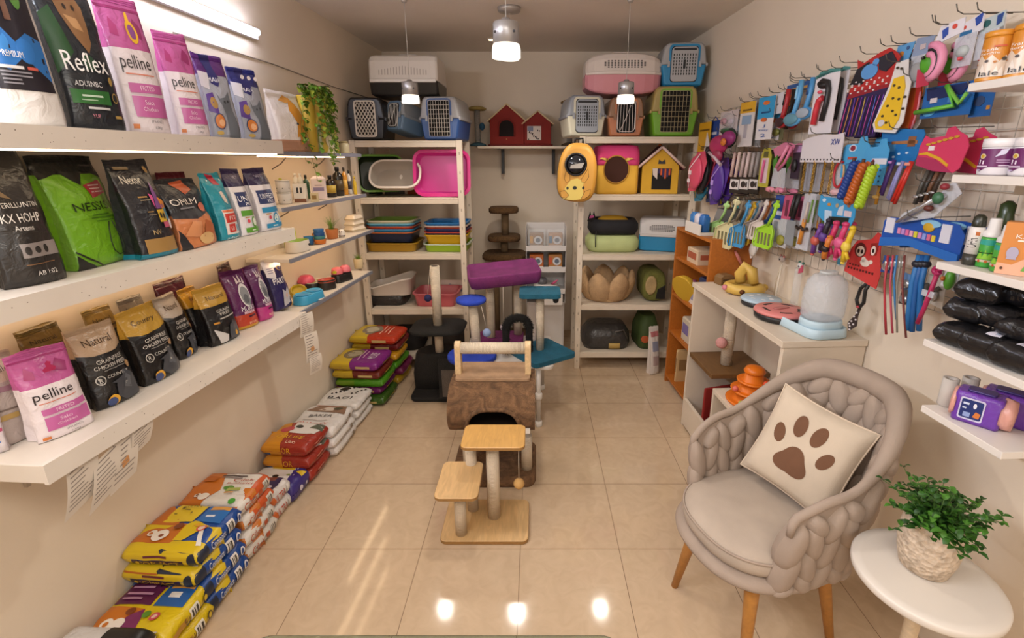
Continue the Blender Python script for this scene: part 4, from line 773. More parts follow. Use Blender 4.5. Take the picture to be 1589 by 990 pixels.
# colourful stack
pt = lambda c: [P_([(0, 0), (.42, 0), (.36, 1), (0, 1)], '#d0b02a'), E_(.34, .55, .2, .3, '#7a6a50'), E_(.36, .55, .14, .2, '#b0a488'), E_(.3, .62, .03, .04, '#3a3028'), T_('MURE', .78, .45, .2, '#ead8e4', .28, 90), R_(.52, .2, .54, .8, '#d8b0c8'), R_(.6, .3, .62, .7, '#d8b0c8')]
labs = ['yellow and purple sack with cat picture, top of the nearer colourful stack', 'yellow and maroon sack, second in the nearer colourful stack', 'shiny green sack, third in the nearer colourful stack', 'purple sack, fourth in the nearer colourful stack', 'dark green sack at the bottom of the nearer colourful stack']
stack(5, -1.255, 3.215, .36, .29, .068, '#6a1f5c', labs, pt(0), lambda li: [R_(.3, .4, .7, .5, '#c0a040')], lambda li: [P_([(0, 0), (.45, 0), (.42, 1), (0, 1)], '#b89a26'), R_(.55, .35, .85, .6, '#c8b070')] if li != 2 else [R_(0, 0, .4, 1, '#6a8a1e')], seed=70, group='colourful sacks nearer', bodies=['#7c2478', '#6a2418', '#4c8a1c', '#6a1f5c', '#3a5a1c'], jit=.03)
labs = ['yellow and red sack with cat picture, top of the farther colourful stack', 'yellow and dark red sack, second in the farther colourful stack', 'golden yellow sack, third in the farther colourful stack', 'bright green sack, fourth in the farther colourful stack', 'maroon sack, fifth in the farther colourful stack', 'yellow sack at the bottom of the farther colourful stack']
stack(6, -1.225, 3.53, .38, .29, .07, '#b03018', labs, [P_([(0, 0), (.40, 0), (.34, 1), (0, 1)], '#d0b02a'), E_(.38, .5, .2, .32, '#8a7a66'), E_(.38, .5, .13, .2, '#c0b498'), R_(.6, .2, .62, .8, '#ecc0a8'), R_(.68, .3, .7, .7, '#ecc0a8'), R_(.76, .25, .78, .75, '#ecc0a8')], lambda li: [R_(.3, .4, .7, .5, '#c0a040')], lambda li: [P_([(0, 0), (.4, 0), (.38, 1), (0, 1)], '#b89a26'), R_(.5, .3, .8, .6, '#c8b070')], seed=71, group='colourful sacks farther', bodies=['#b8361a', '#6a1a1c', '#c08a1c', '#4c8a1c', '#6a1a44', '#a8861c'], jit=.03)

# ------------------------------------------------------------------ papers taped to the shelves
def sheets(label, spots, base, ang):
    b = MB(); r = random.Random(4)
    o = MB()
    for k, (x, z, w, h, tilt) in enumerate(spots):
        ca, sa = math.cos(tilt), math.sin(tilt); f = lambda u, v, q, x=x, z=z, w=w, h=h, ca=ca, sa=sa, k=k: Vector((x+(u-.5)*w*ca-(v-1)*h*-sa, -.0015-k*.0012-q-.012*math.sin(v*2.5), z+(v-1)*h*ca+(u-.5)*w*sa))
        o.decal(f, ('r', 0, 0, 1, 1, M('#d8cdbf', .8)), 0, (), [.2, .4, .6, .8], w, h)
        for i in range(9):
            u1 = r.uniform(.5, .9); o.decal(f, ('r', .1, .92-i*.095, u1, .945-i*.095, M('#8c8078', .8)), .0004, (), (), w, h)
        if k == 1: o.decal(f, ('p', [(.35, .5), (.6, .55), (.66, .4), (.4, .36)], M('#c9905a', .8)), .0005)
    return tag(o.build('paper_sheets', None, base, ang), label, 'paper')
p = shelf_l(1.36, .302, .885); sheets('overlapping price lists taped below the near part of the bottom shelf', [(-.07, 0, .10, .14, .25), (.06, .0, .1, .16, .2), (.0, -.02, .1, .15, .3), (.13, .02, .09, .11, .25)], Vector((XL(1.24)+.27, 1.24, .884)), math.pi/2-AL-.0)
p = shelf_l(2.37, .305, .93); sheets('long strip of papers hanging from the far end of the bottom shelf', [(0, .02, .085, .12, .03), (.01, -.09, .085, .16, .0), (.02, -.22, .08, .1, .04)], Vector((XL(2.335)+.306, 2.335, .92)), math.pi/2-AL-.35)
# ------------------------------------------------------------------ small goods on the narrow left shelves
def pix(x, Z, off): p = solve(x, Z, off); return p, (p.y*PC+(H-Z)*PS)/F     # point on the left shelf, metres per pixel there
def cup(b, r, h, mat, x=0, y=0, z=0, inner=None, seg=20):
    b.lathe([(r*.8, z), (r*.86, z+.003), (r, z+h-.002), (r*.985, z+h), (r*.93, z+h-.001), (r*.82, z+h*.25)], mat, seg, x, y); return b
Z4 = 1.4765; Z5 = 1.2165; Z6 = .9265
def simple(name, label, cat, loc, rot, parts, group=None):
    """parts: [(part name, MB)]; one part makes a single mesh"""
    if len(parts) == 1: return tag(parts[0][1].build(name, None, loc, rot), label, cat, group)
    t = thing(name, label, cat, loc, rot, group)
    for n, b in parts: b.build(n, t)
    return t
for q, (dz, lab) in enumerate(((0, 'white tub with holes under its twin on the second narrow shelf'), (.0625, 'white tub with lid stacked on top at the near end of the second narrow shelf'))):
    p, m = pix(443, Z4, .13); b = MB(); b.lathe([(.030, 0), (.034, .004), (.0355, .05), (.034, .056)], M('#ded8d0', .4), 22)
    for a in range(6): b.ball((.0345*math.cos(a-2.2), .0345*math.sin(a-2.2), .02), .0028, M('#2a2624', .6), 6, 4)
    l = MB().lathe([(.0345, .0562), (.037, .0565), (.037, .0615), (.03, .062)], M('#cfc9c0', .4), 22)
    if q: l.ball((-.01, .0, .066), (.009, .009, .008), M('#a8a83a', .5), 8, 5)
    simple('storage_tub', lab, 'tub', p+Vector((0, 0, dz)), 0, [('tub', b), ('lid', l)])
p, m = pix(468, Z4, .15); b = MB().box(-.032, .032, -.03, .03, 0, .10, M('#ddd5c8', .5))
simple('white_box', 'white box with two black windows on the second narrow shelf', 'box', p, .3, [('carton', b), ('window_print', MB().box(-.015, -.004, -.0308, -.0302, .05, .08, BLACK).box(.003, .014, -.0308, -.0302, .05, .08, BLACK)), ('base_print', MB().box(-.03, .03, -.0308, -.0302, .0, .02, M('#7a4a2a', .5)))])
p, m = pix(461, Z4, .15); 
for k, (dx, cc) in enumerate(((-.015, '#ded6c6'), (.012, '#d2cab8'))):
    b = MB().lathe([(.012, 0), (.013, .003), (.013, .03), (.006, .036), (.006, .045)], M(cc, .4), 14)
    simple('small_bottle', ['small cream bottle, left of a pair on the white box', 'small beige bottle, right of a pair on the white box'][k], 'bottle', pix(468, Z4, .15)[0]+Vector((dx, -.005, .1005)), 0, [('bottle', b), ('cap', MB().lathe([(.0075, .0452), (.0075, .056)], M('#e8e2d6', .4), 12))])
def bottle(label, x, off, r, h, col, cap, Z=Z4, band=None, name='bottle'):
    p, m = pix(x, Z, off); b = MB().lathe([(r*.9, 0), (r, .004), (r, h*.68), (r*.8, h*.76), (r*.35, h*.82), (r*.35, h*.86)], M(col, .25), 18)
    parts = [('bottle', b), ('cap', MB().lathe([(r*.42, h*.862), (r*.42, h), (r*.3, h*1.01)], M(cap, .4), 14))]
    if band: parts.append(('label_band', MB().lathe([(r*1.01, h*.2), (r*1.015, h*.2), (r*1.015, h*.55), (r*1.01, h*.55)], M(band, .5), 18)))
    return simple(name, label, 'bottle', p, 0, parts)
bottle('dark green small bottle behind the white box', 478, .07, .018, .14, '#2a4a34', '#1c1c1c')
p, m = pix(497, Z4, .16); b = MB().rr([(.08, .06, .006, 0), (.08, .06, .006, .12), (.05, .03, .004, .135)], M('#dccbc8', .5), 3, False); d = MB().box(-.03, .03, -.0306, -.0301, .05, .07, M('#8a7a9a', .5)).box(-.02, .02, -.0306, -.0301, .08, .085, M('#8a6a6a', .5))
simple('pinkish_carton', 'pinkish white carton in the middle of the second narrow shelf', 'box', p, .35, [('carton', b), ('printed_front', d)])
p, m = pix(489, Z4, .215); simple('cream_box', 'small cream box before the pinkish carton', 'box', p, .3, [('carton', MB().box(-.02, .02, -.018, .018, 0, .048, M('#cbb98e', .6))), ('window_print', MB().box(-.012, .012, -.0186, -.0181, .012, .035, M('#8a6a30', .6)))])
bottle('dark amber square shouldered bottle with yellow label on the second narrow shelf', 515, .16, .03, .135, '#241a12', '#15120f', band='#b89a3a')
bottle('tall black bottle with cat picture right of the amber bottle', 527, .15, .032, .185, '#1c1712', '#15120f', band='#4a3a1c')
bottle('orange bottle with dark cap near the far end of the second narrow shelf', 537, .15, .017, .18, '#c98a2c', '#2a2018', band='#d8a84a')
bottle('slim white bottle with black cap at the far end of the second narrow shelf', 544, .15, .013, .16, '#d8d2ca', '#1a1816', band='#3a3a4a')
bottle('slim yellow bottle last on the second narrow shelf', 552, .205, .011, .12, '#cfae2c', '#cfae2c')
def bowl(b, w, d, h, outc, inc, x=0, y=0, z=0, rim=.006):
    b.rr([(w*.96, d*.96, d*.45, z, x, y), (w, d, d*.47, z+.006, x, y), (w*.94, d*.94, d*.45, z+h-.003, x, y), (w*.92, d*.92, d*.44, z+h, x, y)], M(outc, .35), 7, True, True, False)
    b.rr([(w*.92, d*.92, d*.44, z+h, x, y), (w*.92-2*rim, d*.92-2*rim, d*.42, z+h-.001, x, y), (w*.75, d*.75, d*.36, z+h*.45, x, y), (w*.5, d*.5, d*.24, z+h*.4, x, y)], M(inc, .35), 7, True, False, True); return b
p, m = pix(463, Z5, .165); simple('pet_bowl', 'oval cream pet bowl with green inside on the third narrow shelf', 'bowl', p, 1.45, [('bowl', bowl(MB(), .15, .10, .06, '#ddd3c4', '#7c9a2c')), ('logo_print', MB().prism(ell(.035, .032, .012, .008, 10), -.0485, -.0475, M('#2a2624', .5)))])
p, m = pix(452, Z5, .055); simple('treat_pouch', 'lime yellow pouch behind the oval cream bowl', 'pouch', p, .5, [('pouch', MB().loft([[(x*s, y*q, z) for x, y in rrect(.07, .05, .01)] for s, q, z in ((1, 1, 0), (1, .9, .05), (.95, .4, .09), (.95, .05, .105))], M('#b5ba3a', .4)))])
def cups(label, x, off, cols, r, Z=Z5):
    p, m = pix(x, Z, off); t = thing('stacked_cups', label, 'cups', p)
    for k, c in enumerate(cols): cup(MB(), r*(1-.06*k), .030, M(c, .4), 0, 0, .020*k, seg=18).build('cup', t)
cups('stack of two blue cups before the small cactus planter', 480, .12, ['#1f5a8a', '#2a6fa0'], .030)
cups('stack of orange, teal and blue cups left of the grass pot', 497, .17, ['#c06a24', '#3a7a7a', '#1f4f86', '#2a5f96'], .037)
def grasspot(label, x, off, Z, r, h, col, gh, n, blade='#6a8a2c', name='grass_pot'):
    p, m = pix(x, Z, off); t = thing(name, label, 'plant', p); cup(MB(), r, h, M(col, .7), seg=20).build('pot', t); MB().lathe([(r*.85, h*.8), (.001, h*.82)], M('#3a2a1c', .9), 14).build('soil', t)
    b = MB(); q = random.Random(int(x))
    for k in range(n):
        a = q.uniform(0, 6.28); L = gh*q.uniform(.6, 1.05); dx, dy = math.cos(a)*q.uniform(.2, .75), math.sin(a)*q.uniform(.2, .75); s = Vector((-math.sin(a), math.cos(a), 0))*.0022; c0 = Vector((math.cos(a)*r*.5*q.random(), math.sin(a)*r*.5*q.random(), h*.82))
        vs = []
        for i in range(4): f = i/3; c = c0+Vector((dx*L*f*f, dy*L*f*f, L*f*(1-.15*f))); vs += [c-s*(1-f*.9), c+s*(1-f*.9)]
        b.add(vs, [(0, 1, 3, 2), (2, 3, 5, 4), (4, 5, 7, 6)], M(blade, .5, 'leaf'), True)
    b.build('grass_blades', t)
grasspot('terracotta pot of green grass in the middle of the third narrow shelf', 516, .15, Z5, .038, .062, '#b26a36', .105, 60)
grasspot('tiny cactus planter behind the blue cups on the third narrow shelf', 491, .05, Z5, .024, .035, '#c98a3a', .04, 26, '#8a9a4a', 'cactus_pot')
p, m = pix(531, Z5, .19); simple('figurine', 'small white owl figurine with dark stripes beside the grass pot', 'figurine', p, 0, [('body', MB().lathe([(.017, 0), (.02, .01), (.019, .025), (.02, .035), (.016, .048), (.001, .054)], M('#ddd5ca', .4), 14)), ('stripe', MB().lathe([(.0205, .007), (.0208, .008), (.0205, .014)], M('#2a2622', .5), 14)), ('eye', MB().ball((-.006, -.017, .038), .004, BLACK, 8, 5)), ('eye', MB().ball((.007, -.016, .038), .004, BLACK, 8, 5))])
for k in range(3):
    p, m = pix(551, Z5, .15); w = .11-.006*k
    simple('cream_tray', ['flat cream carton, lowest of three stacked on the third narrow shelf', 'flat cream carton in the middle of three stacked', 'flat cream carton, topmost of three stacked beside the rack'][k], 'carton', p+Vector((.0, 0, .0375*k)), 1.2+.1*k, [('carton', MB().rr([(w*1.15, w*.75, .01, 0), (w*1.3, w*.85, .012, .012), (w*1.05, w*.65, .01, .037)], M('#ddcdb6', .55), 3, False)), ('edge_band', MB().rr([(w*1.305, w*.855, .012, .010), (w*1.31, w*.86, .012, .014)], M('#8a7a4a', .5), 3, False))], 'cream cartons')
# lowest narrow shelf
def dbl(label, x, off, outc, inc, rot, base=None, w=.17, h=.04, bowls=None, dz=0):
    p, m = pix(x, Z6, off); t = thing('double_bowl', label, 'bowl', p+Vector((0, 0, dz)), rot)
    b = MB(); b.rr([(w, w*.52, w*.2, 0), (w*1.02, w*.54, w*.21, .004), (w*.96, w*.5, w*.2, h-.003), (w*.95, w*.49, w*.2, h)], M(base or outc, .35), 6); b.build('base', t)
    for s in (-1, 1):
        MB().lathe([(w*.2, h+.0003), (w*.225, h+.004), (w*.215, h+.006), (w*.19, h+.003), (w*.12, h+.001), (.001, h+.001)], M(outc, .35), 20, s*w*.245, 0).build('bowl', t)
        MB().lathe([(w*.18, h+.0022), (w*.1, h+.0016), (.001, h+.0016)], M(inc, .4), 18, s*w*.245, 0).build('bowl_inside', t)
    return t
dbl('light blue double pet bowl at the near end of the lowest narrow shelf', 480, .19, '#3f9fc8', '#2f86b4', 1.35, w=.19, h=.05)
dbl('cream double pet bowl with green insides on a black base', 492, .095, '#d9cfbe', '#8aa03a', 1.35, '#23211f', w=.16, h=.045)
p, m = pix(463, Z6, .07); simple('pet_bowl', 'yellow bowl standing tilted behind the light blue double bowl', 'bowl', p+Vector((0, 0, .02)), (math.radians(50), 0, .9), [('bowl', bowl(MB(), .10, .085, .03, '#c9a81c', '#b8981a'))])
p, m = pix(477, Z6, .045); simple('pet_bowl', 'pink bowl turned upside down behind the cream double bowl', 'bowl', p, .2, [('bowl', MB().lathe([(.05, .045), (.052, .05), (.042, .075), (.03, .088), (.001, .09)], M('#d0506a', .4), 20).lathe([(.04, 0), (.045, .0449)], M('#b8485e', .5), 18))])
p, m = pix(508, Z6, .16); simple('pet_bowl', 'black bowl with red rim left of the pink pair', 'bowl', p, .9, [('bowl', bowl(MB(), .11, .09, .06, '#2a2421', '#a83a2a')), ('rim_band', MB().rr([(.106, .087, .04, .045), (.107, .088, .04, .050)], M('#b8472c', .4), 6))])
dbl('black and magenta double bowl base under the two pink bowls', 531, .165, '#1f1d1e', '#2c2a2a', 1.2, '#1d1b1c', w=.15, h=.05)
for k, (dx, c, n) in enumerate(((522, '#d96a6e', 'coral pink bowl with yellow sticker upside down on the black double bowl'), (541, '#d8707a', 'coral pink bowl, right of the pair on the black double bowl'))):
    p, m = pix(531, Z6, .165); f = Vector((math.cos(1.2), math.sin(1.2), 0))*(.037*(1 if k else -1)); parts = [('bowl', MB().lathe([(.036, 0), (.037, .006), (.030, .035), (.02, .042), (.001, .043)], M(c, .4), 18))]
    if not k: parts.append(('sticker', MB().prism(ell(0, .017, .014, .010, 10), -.0375, -.033, M('#c0b82a', .5))))
    simple('pet_bowl', n, 'bowl', p+f+Vector((0, 0, .0565)), 0, parts)
grasspot('cream pot of grass at the far end of the lowest narrow shelf', 557, .12, Z6, .035, .075, '#d8c49a', .06, 40, '#7a9a3a')
p, m = pix(496, Z6, .235); tag(MB().rr([(.05, .03, .012, 0), (.058, .036, .015, .008), (.05, .03, .012, .0085)], M('#ded6ca', .4), 5).build('white_dish', None, p, 1.5), 'small white dish on the front edge of the lowest narrow shelf', 'dish')
# trailing plant hung in front of the yellow bag
p = solve(476, 1.7465, .18); t = thing('trailing_plant', 'trailing green pothos hanging over the edge of the topmost narrow shelf', 'plant', (p.x+.02, p.y+.02, 1.7465))
cup(MB(), .045, .30, M('#c9a838', .5), seg=22).build('vase', t); b = MB(); q = random.Random(8); PG = [M('#5f8a24', .45, 'leaf'), M('#7ba032', .45, 'leaf'), M('#47701c', .45, 'leaf'), M('#a0ae3c', .45, 'leaf')]
for k in range(15):
    a = q.uniform(-1.5, 1.5); st = Vector((.02*math.cos(a), .02*math.sin(a), .30)); L = q.uniform(.15, .52) if k > 3 else q.uniform(.05, .12); pts = [st]
    for i in range(1, 15):
        f = i/14; out = .10*min(1, f*3.0); pts.append(Vector((st.x+math.cos(a)*out+.012*math.sin(f*7+k), st.y+math.sin(a)*out*.9+.015*math.cos(f*6+k), .30+.06*math.sin(min(1, f*3)*1.57)-L*max(0, f-.2)*1.25)))
    b.tube(pts, .0013, M('#6a7a2c', .6), 4)
    for i in range(1, 15):
        for s in range(2): an = q.uniform(-1.9, 1.9); leaf(b, pts[i], Vector((math.cos(an), math.sin(an), q.uniform(-.9, .3))), Vector((.3, 0, 1)), q.uniform(.026, .042), q.uniform(.011, .017), q.choice(PG), 3)
b.build('foliage', t)
p = solve(535, 1.7465, .19); simple('treat_jar', 'small pale jar at the far end of the topmost narrow shelf', 'jar', p, 0, [('jar', MB().lathe([(.028, 0), (.032, .005), (.032, .055), (.025, .065)], M('#cfc4a0', .3), 18)), ('lid', MB().lathe([(.027, .0652), (.027, .075), (.02, .078)], M('#b8a87a', .4), 16))])

# ------------------------------------------------------------------ pet carriers
def carrier(label, x, y, z, w, h, d, rot, lo, up, door='grid', barc='#cfc6ba', frame=None, tiltx=0, tilty=0, vent=0, hz=.5, group=None, handle=True, wide=.5, taper=0):
    t = thing('pet_carrier', label, 'pet carrier', (x, y, z), (tiltx, tilty, rot), group); lm, um = M(lo, .35), M(up, .35)
    def ring(poly, yy, s, cz): return [(px*s, yy, cz+(pz-cz)*s) for px, pz in poly]
    def mirror(pts): return pts+[(-a, b_) for a, b_ in reversed(pts)]
    lowp = mirror([(.30*w, 0), (.39*w, .012*h), (.415*w, .05*h), (.46*w, hz*h*.7), (.485*w, hz*h-.002)])
    upp = mirror([(.485*w, hz*h), (.475*w, hz*h+.08*h), (.44*w, .84*h), (.40*w, .95*h), (.34*w, .995*h), (.2*w, h)])
    ys = [(-d/2, .93), (-d/2+.015, .985), (-d/2+.05, 1), (d/2-.05, 1), (d/2-.015, .97), (d/2, .9)] if not taper else [(-d/2, .62), (-d/2+.02, .74), (-d/2+.06, .87), (-d/2+.13, .97), (-d/2+.2, 1), (d/2-.2, 1), (d/2-.13, .97), (d/2-.06, .87), (d/2-.02, .74), (d/2, .62)]
    b = MB(); b.loft([ring(lowp, yy, s, hz*h) for yy, s in ys], lm, smooth=False); b.build('lower_shell', t, bev=.004)
    b = MB(); b.loft([ring(upp, yy, s, hz*h) for yy, s in ys], um, smooth=False); b.build('upper_shell', t, bev=.006)
    rim = mirror([(.488*w, hz*h-.012), (.505*w, hz*h-.008), (.505*w, hz*h+.008), (.488*w, hz*h+.012)])
    MB().loft([ring(rim, yy, s, hz*h) for yy, s in ([(-d/2+.012, .995), (-d/2+.05, 1.01), (d/2-.05, 1.01), (d/2-.01, .985)] if not taper else [(-d/2+.005, .70), (-d/2+.06, .90), (-d/2+.13, .985), (-d/2+.2, 1.01), (d/2-.2, 1.01), (d/2-.13, .985), (d/2-.06, .90), (d/2-.005, .70)])], um, smooth=False).build('rim', t)
    if handle: MB().tube([(0, -.07, h*.995), (0, -.06, h+.022), (0, .06, h+.022), (0, .07, h*.995)], .009, um, 8).build('handle', t)
    dw, z0, z1, yf = w*wide, h*.09, h*.9, -d/2
    if door:
        fr = [(a, (z0+z1)/2+b_) for a, b_ in rrect(dw+.03, z1-z0+.03, .03, 5)]
        MB().prism(fr, yf-.004, yf+.004, M(frame or lo, .4)).build('door_frame', t)
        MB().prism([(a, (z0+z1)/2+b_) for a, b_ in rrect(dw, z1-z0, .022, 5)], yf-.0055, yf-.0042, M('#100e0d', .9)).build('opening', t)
        g = MB(); gm = M(barc, .35)
        if door == 'grid':
            for i in range(9): xx = -dw/2+dw*i/8; g.tube([(xx, yf-.010, z0+.004), (xx, yf-.010, z1-.004)], .0018, gm, 5)
            for i in range(9): zz = z0+(z1-z0)*i/8; g.tube([(-dw/2, yf-.0085, zz), (dw/2, yf-.0085, zz)], .0018, gm, 5)
        elif door == 'honey':
            n = 6; s = dw/n
            for i in range(-12, n+12):
                for sg in (1, -1):
                    pts = []
                    x0 = -dw/2+i*s
                    # clip the diagonal to the opening
                    for (xa, za), (xb, zb) in [((x0, z0), (x0+sg*(z1-z0)*.62, z1))]:
                        t0, t1 = 0.0, 1.0; dx = xb-xa
                        for lo_, hi_ in ((-dw/2, dw/2),):
                            if dx > 0: t0 = max(t0, (lo_-xa)/dx); t1 = min(t1, (hi_-xa)/dx)
                            else: t0 = max(t0, (hi_-xa)/dx); t1 = min(t1, (lo_-xa)/dx)
                        if t1 > t0+.02: g.tube([(xa+dx*t0, yf-.010, za+(zb-za)*t0), (xa+dx*t1, yf-.010, za+(zb-za)*t1)], .0035, gm, 5)
            g.tube([(a, yf-.010, (z0+z1)/2+b_) for a, b_ in rrect(dw, z1-z0, .02, 4)], .006, gm, 6, True)
        elif door == 'plate':
            P_l = [(a, (z0+z1)/2+b_) for a, b_ in rrect(dw*.97, (z1-z0)*.96, .025, 5)]; g.prism(P_l, yf-.012, yf-.006, gm)
            dk = M('#2a2b2c', .7); nn = 9
            for i in range(nn):
                xx = -dw*.4+dw*.8*i/(nn-1)
                for j in range(7):
                    za = z0+(z1-z0)*(.2+.62*j/7); 
                    if abs(i-nn//2) == 0 and 1 < j < 5: continue
                    g.box(xx-.004, xx+.004, yf-.0126, yf-.0121, za, za+(z1-z0)*.06, dk)
            g.box(-.008, .008, yf-.016, yf-.0121, (z0+z1)/2-.03, (z0+z1)/2+.03, dk); g.box(-dw*.42, dw*.42, yf-.0126, yf-.0121, z1-.028, z1-.012, dk)
        elif door == 'wire':
            for i in range(7): xx = -dw/2+dw*i/6; g.tube([(xx, yf-.010, z0+.004), (xx*.9, yf-.012, z1-.004)], .0022, gm, 5)
            g.tube([(a, yf-.011, (z0+z1)/2+b_) for a, b_ in rrect(dw*.9, (z1-z0)*.92, .03, 4)], .003, gm, 5, True); g.tube([(-dw*.3, yf-.013, z0+.02), (0, yf-.013, (z0+z1)/2), (dw*.2, yf-.013, z1-.03)], .0025, gm, 5)
        g.build('door_grille', t)
        for s in (-1, 1): MB().box(s*(dw/2+.016)-.008, s*(dw/2+.016)+.008, yf-.014, yf-.004, hz*h-.02, hz*h+.02, um).build('latch', t)
    if vent:
        for s in (-1, 1):
            b = MB(); dk = M('#2a2523', .8) if vent == 1 else M('#b9aea4', .6)
            for i in range(17):
                for j in range(1 if vent == 2 else 5):
                    yy = -d*.34+d*.68*i/16; f0 = .15+.15*j; f1 = f0+(.085 if vent == 1 else .55-.25*abs(i-8)/8*(1 if i % 2 else 1))
                    if vent == 1 and abs(i-8) > 6-(.4 if j in (0, 4) else 0): continue
                    pt = lambda f: (s*(.4755*w-(.035*w)*f*1.0+.0012), hz*h+.08*h+(.76-hz)*h*f)
                    (xa, za), (xb, zb) = pt(f0), pt(f1); q = .006 if vent == 1 else .0035
                    b.add([(xa, yy-q, za), (xa, yy+q, za), (xb, yy+q, zb), (xb, yy-q, zb)], [(0, 1, 2, 3) if s > 0 else (3, 2, 1, 0)], dk)
            b.build('side_vents', t)
    return t
def RX(x, Y, y=300): return atY(x, y, Y).x
RT = 1.8455; RT2 = 1.8725
carrier('black pet carrier with white honeycomb door, leftmost on the left rack', RX(566, 3.72, 190), 3.91, RT, .29, .30, .40, .06, '#1d1c1e', '#1f1e20', 'honey', '#d9cfc4', handle=False)
carrier('tilted silver and blue pet carrier between the black and the blue carriers', RX(622, 3.80, 190), 3.90, RT+.05, .20, .22, .26, -.5, '#6f8aa5', '#989da2', 'wire', '#d8d4ce', tiltx=math.radians(-12), handle=False)
carrier('blue and grey pet carrier with wire grid door on the left rack', RX(687, 3.72, 190), 3.90, RT, .31, .305, .40, -.10, '#2f4f86', '#9b9a9c', 'grid', handle=False)
carrier('large white and black pet carrier lying sideways on top of the left carriers', RX(634, 3.9, 122), 3.92, RT+.31, .40, .28, .50, math.pi/2, '#1f1d1c', '#e0d8cf', None, vent=2, hz=.36)
MB().box(-.024, .024, -.001, .001, -.008, .008, M('#6a2f22', .5)).build('handle_plate', bpy.data.objects['pet_carrier.003'], (.163, 0, .25), (math.radians(0), math.radians(52), math.pi/2))
carrier('grey and cream pet carrier with slotted door, leftmost on the right rack', RX(906, 3.72, 185), 3.92, RT2, .30, .29, .38, .12, '#cfcab4', '#8e9299', 'plate', '#9aa0a8', handle=False, wide=.56)
carrier('copper coloured pet carrier with clear door in the middle of the right rack', RX(972, 3.72, 185), 3.92, RT2, .28, .275, .38, 0, '#b5714a', '#8f6a4e', 'wire', '#d8cdc6', handle=False)
carrier('olive topped lime green pet carrier with wire door on the right rack', RX(1049, 3.72, 175), 3.92, RT2, .36, .35, .40, -.04, '#6fa52a', '#a38f52', 'grid', '#b8aa84', handle=False, wide=.56)
carrier('pink and white pet carrier with square vents lying sideways on the right carriers', RX(965, 3.86, 122), 3.92, RT2+.2955, .38, .285, .56, math.pi/2, '#d08a92', '#ddd0c6', None, vent=1, hz=.5, taper=1)
pk = bpy.data.objects['pet_carrier.007']
for s_ in (-1, 1): MB().loft([[(.188*q-.002-.03*f+.004*math.cos(i*1.0472), s_*(.09+.13*f)+.02*math.sin(i*1.0472), .268-.10*f) for i in range(6)] for f, q in ((0, .86), (.5, .955), (1, .90))], M('#cf8288', .35)).build('pink_flank', pk)
carrier('bright blue and grey pet carrier with slotted door, highest at the right', RX(1064, 3.78, 102), 3.96, RT2+.352, .34, .295, .38, -.08, '#2480ae', '#a5a3a2', 'plate', '#a8a6a6', handle=False, wide=.56)

# ------------------------------------------------------------------ litter trays
def tray(name, label, loc, rot, w, d, h, col, rimc=None, r=.05, group=None, inc=None, lipw=.012, cat='litter tray'):
    b = MB(); f = h*.22; c = M(col, .35); rc = M(rimc or col, .35)
    b.rr([(w-2*f, d-2*f, r, 0), (w-2*f+.006, d-2*f+.006, r, .004), (w, d, r+f*.5, h-.005)], c, 6, True, True, False)
    b.rr([(w, d, r+f*.5, h-.005), (w+2*lipw, d+2*lipw, r+f*.5+lipw, h-.008), (w+2*lipw, d+2*lipw, r+f*.5+lipw, h), (w-.008, d-.008, r+f*.5-.004, h)], rc, 6, False, False, False)
    b.rr([(w-.008, d-.008, r+f*.5-.004, h), (w-2*f-.006, d-2*f-.006, r-.004, .007)], M(inc or col, .35), 6, True, False, True)
    return tag(b.build(name, None, loc, rot), label, cat, group)
YT = 3.91
def upr(deg, rz=0): return (math.radians(deg), 0, rz)
tag_loc = lambda x, Y, z: (RX(x, Y), Y, z)
o = tray('litter_tray', 'green litter tray standing on its side at the left of the rack', (RX(571, 3.92)+.10, 3.95, 1.425+.155), (math.radians(76), 0, math.radians(24)), .34, .27, .10, '#6a9a32', inc='#26301a')
o = tray('litter_tray', 'cream litter tray with beige inside leaning between the green and magenta trays', (RX(620, 3.86), 3.86, 1.425+.125), upr(58), .38, .225, .10, '#e0d3c6', inc='#9b8f82', r=.08)
MB().prism(ell(.02, .025, .012, .02, 12), .0, .0005, M('#cfc5ba', .5)).build('logo_print', o, (.0, -.0, .0079), (math.radians(-90), 0, 0))
o = tray('litter_tray', 'magenta litter tray standing upright on the left rack', (RX(690, 3.87), 3.87, 1.425+.172), upr(83), .405, .315, .08, '#d3207e', inc='#c42f86', r=.055, lipw=.02)
def traystack(base, x, cols, labs, w, d, grp):
    for k, (c, rc, h) in enumerate(cols):
        tray('litter_tray', labs[k], (RX(x, 3.78), 3.93, .9895+sum(q[3] for q in []) + base[k]), 0, w*(1+.0*k), d, h, c, rc, .045, grp)
GS = 'litter trays stacked at the left of the third rack shelf'
hs = [0, .075, .098, .120, .142, .165]
for k, (c, rc, n) in enumerate((('#a67f1d', '#a67f1d', 'ochre yellow, lowest'), ('#1f2742', '#b5602c', 'navy with orange rim'), ('#2f7fae', '#2f7fae', 'mid blue'), ('#b23a2a', '#c0522f', 'red'), ('#3f93bd', '#5fb0d0', 'light blue'), ('#d5cfae', '#d8d2b4', 'cream with green inside, topmost'))):
    w = .44 if k == 0 else .40-.002*k
    tray('litter_tray', '%s tray in the left litter tray stack on the rack' % n, (RX(605, 3.78, 365), 3.93, .9905+hs[k]), rnd.uniform(-.02, .02), w-.03, .33-.004*k, .072 if k == 0 else .085, c, rc, .045, GS, inc='#7a9a3a' if k == 5 else None)
GS = 'litter trays stacked at the right of the third rack shelf'
hs = [0, .058, .082, .106, .13, .153]
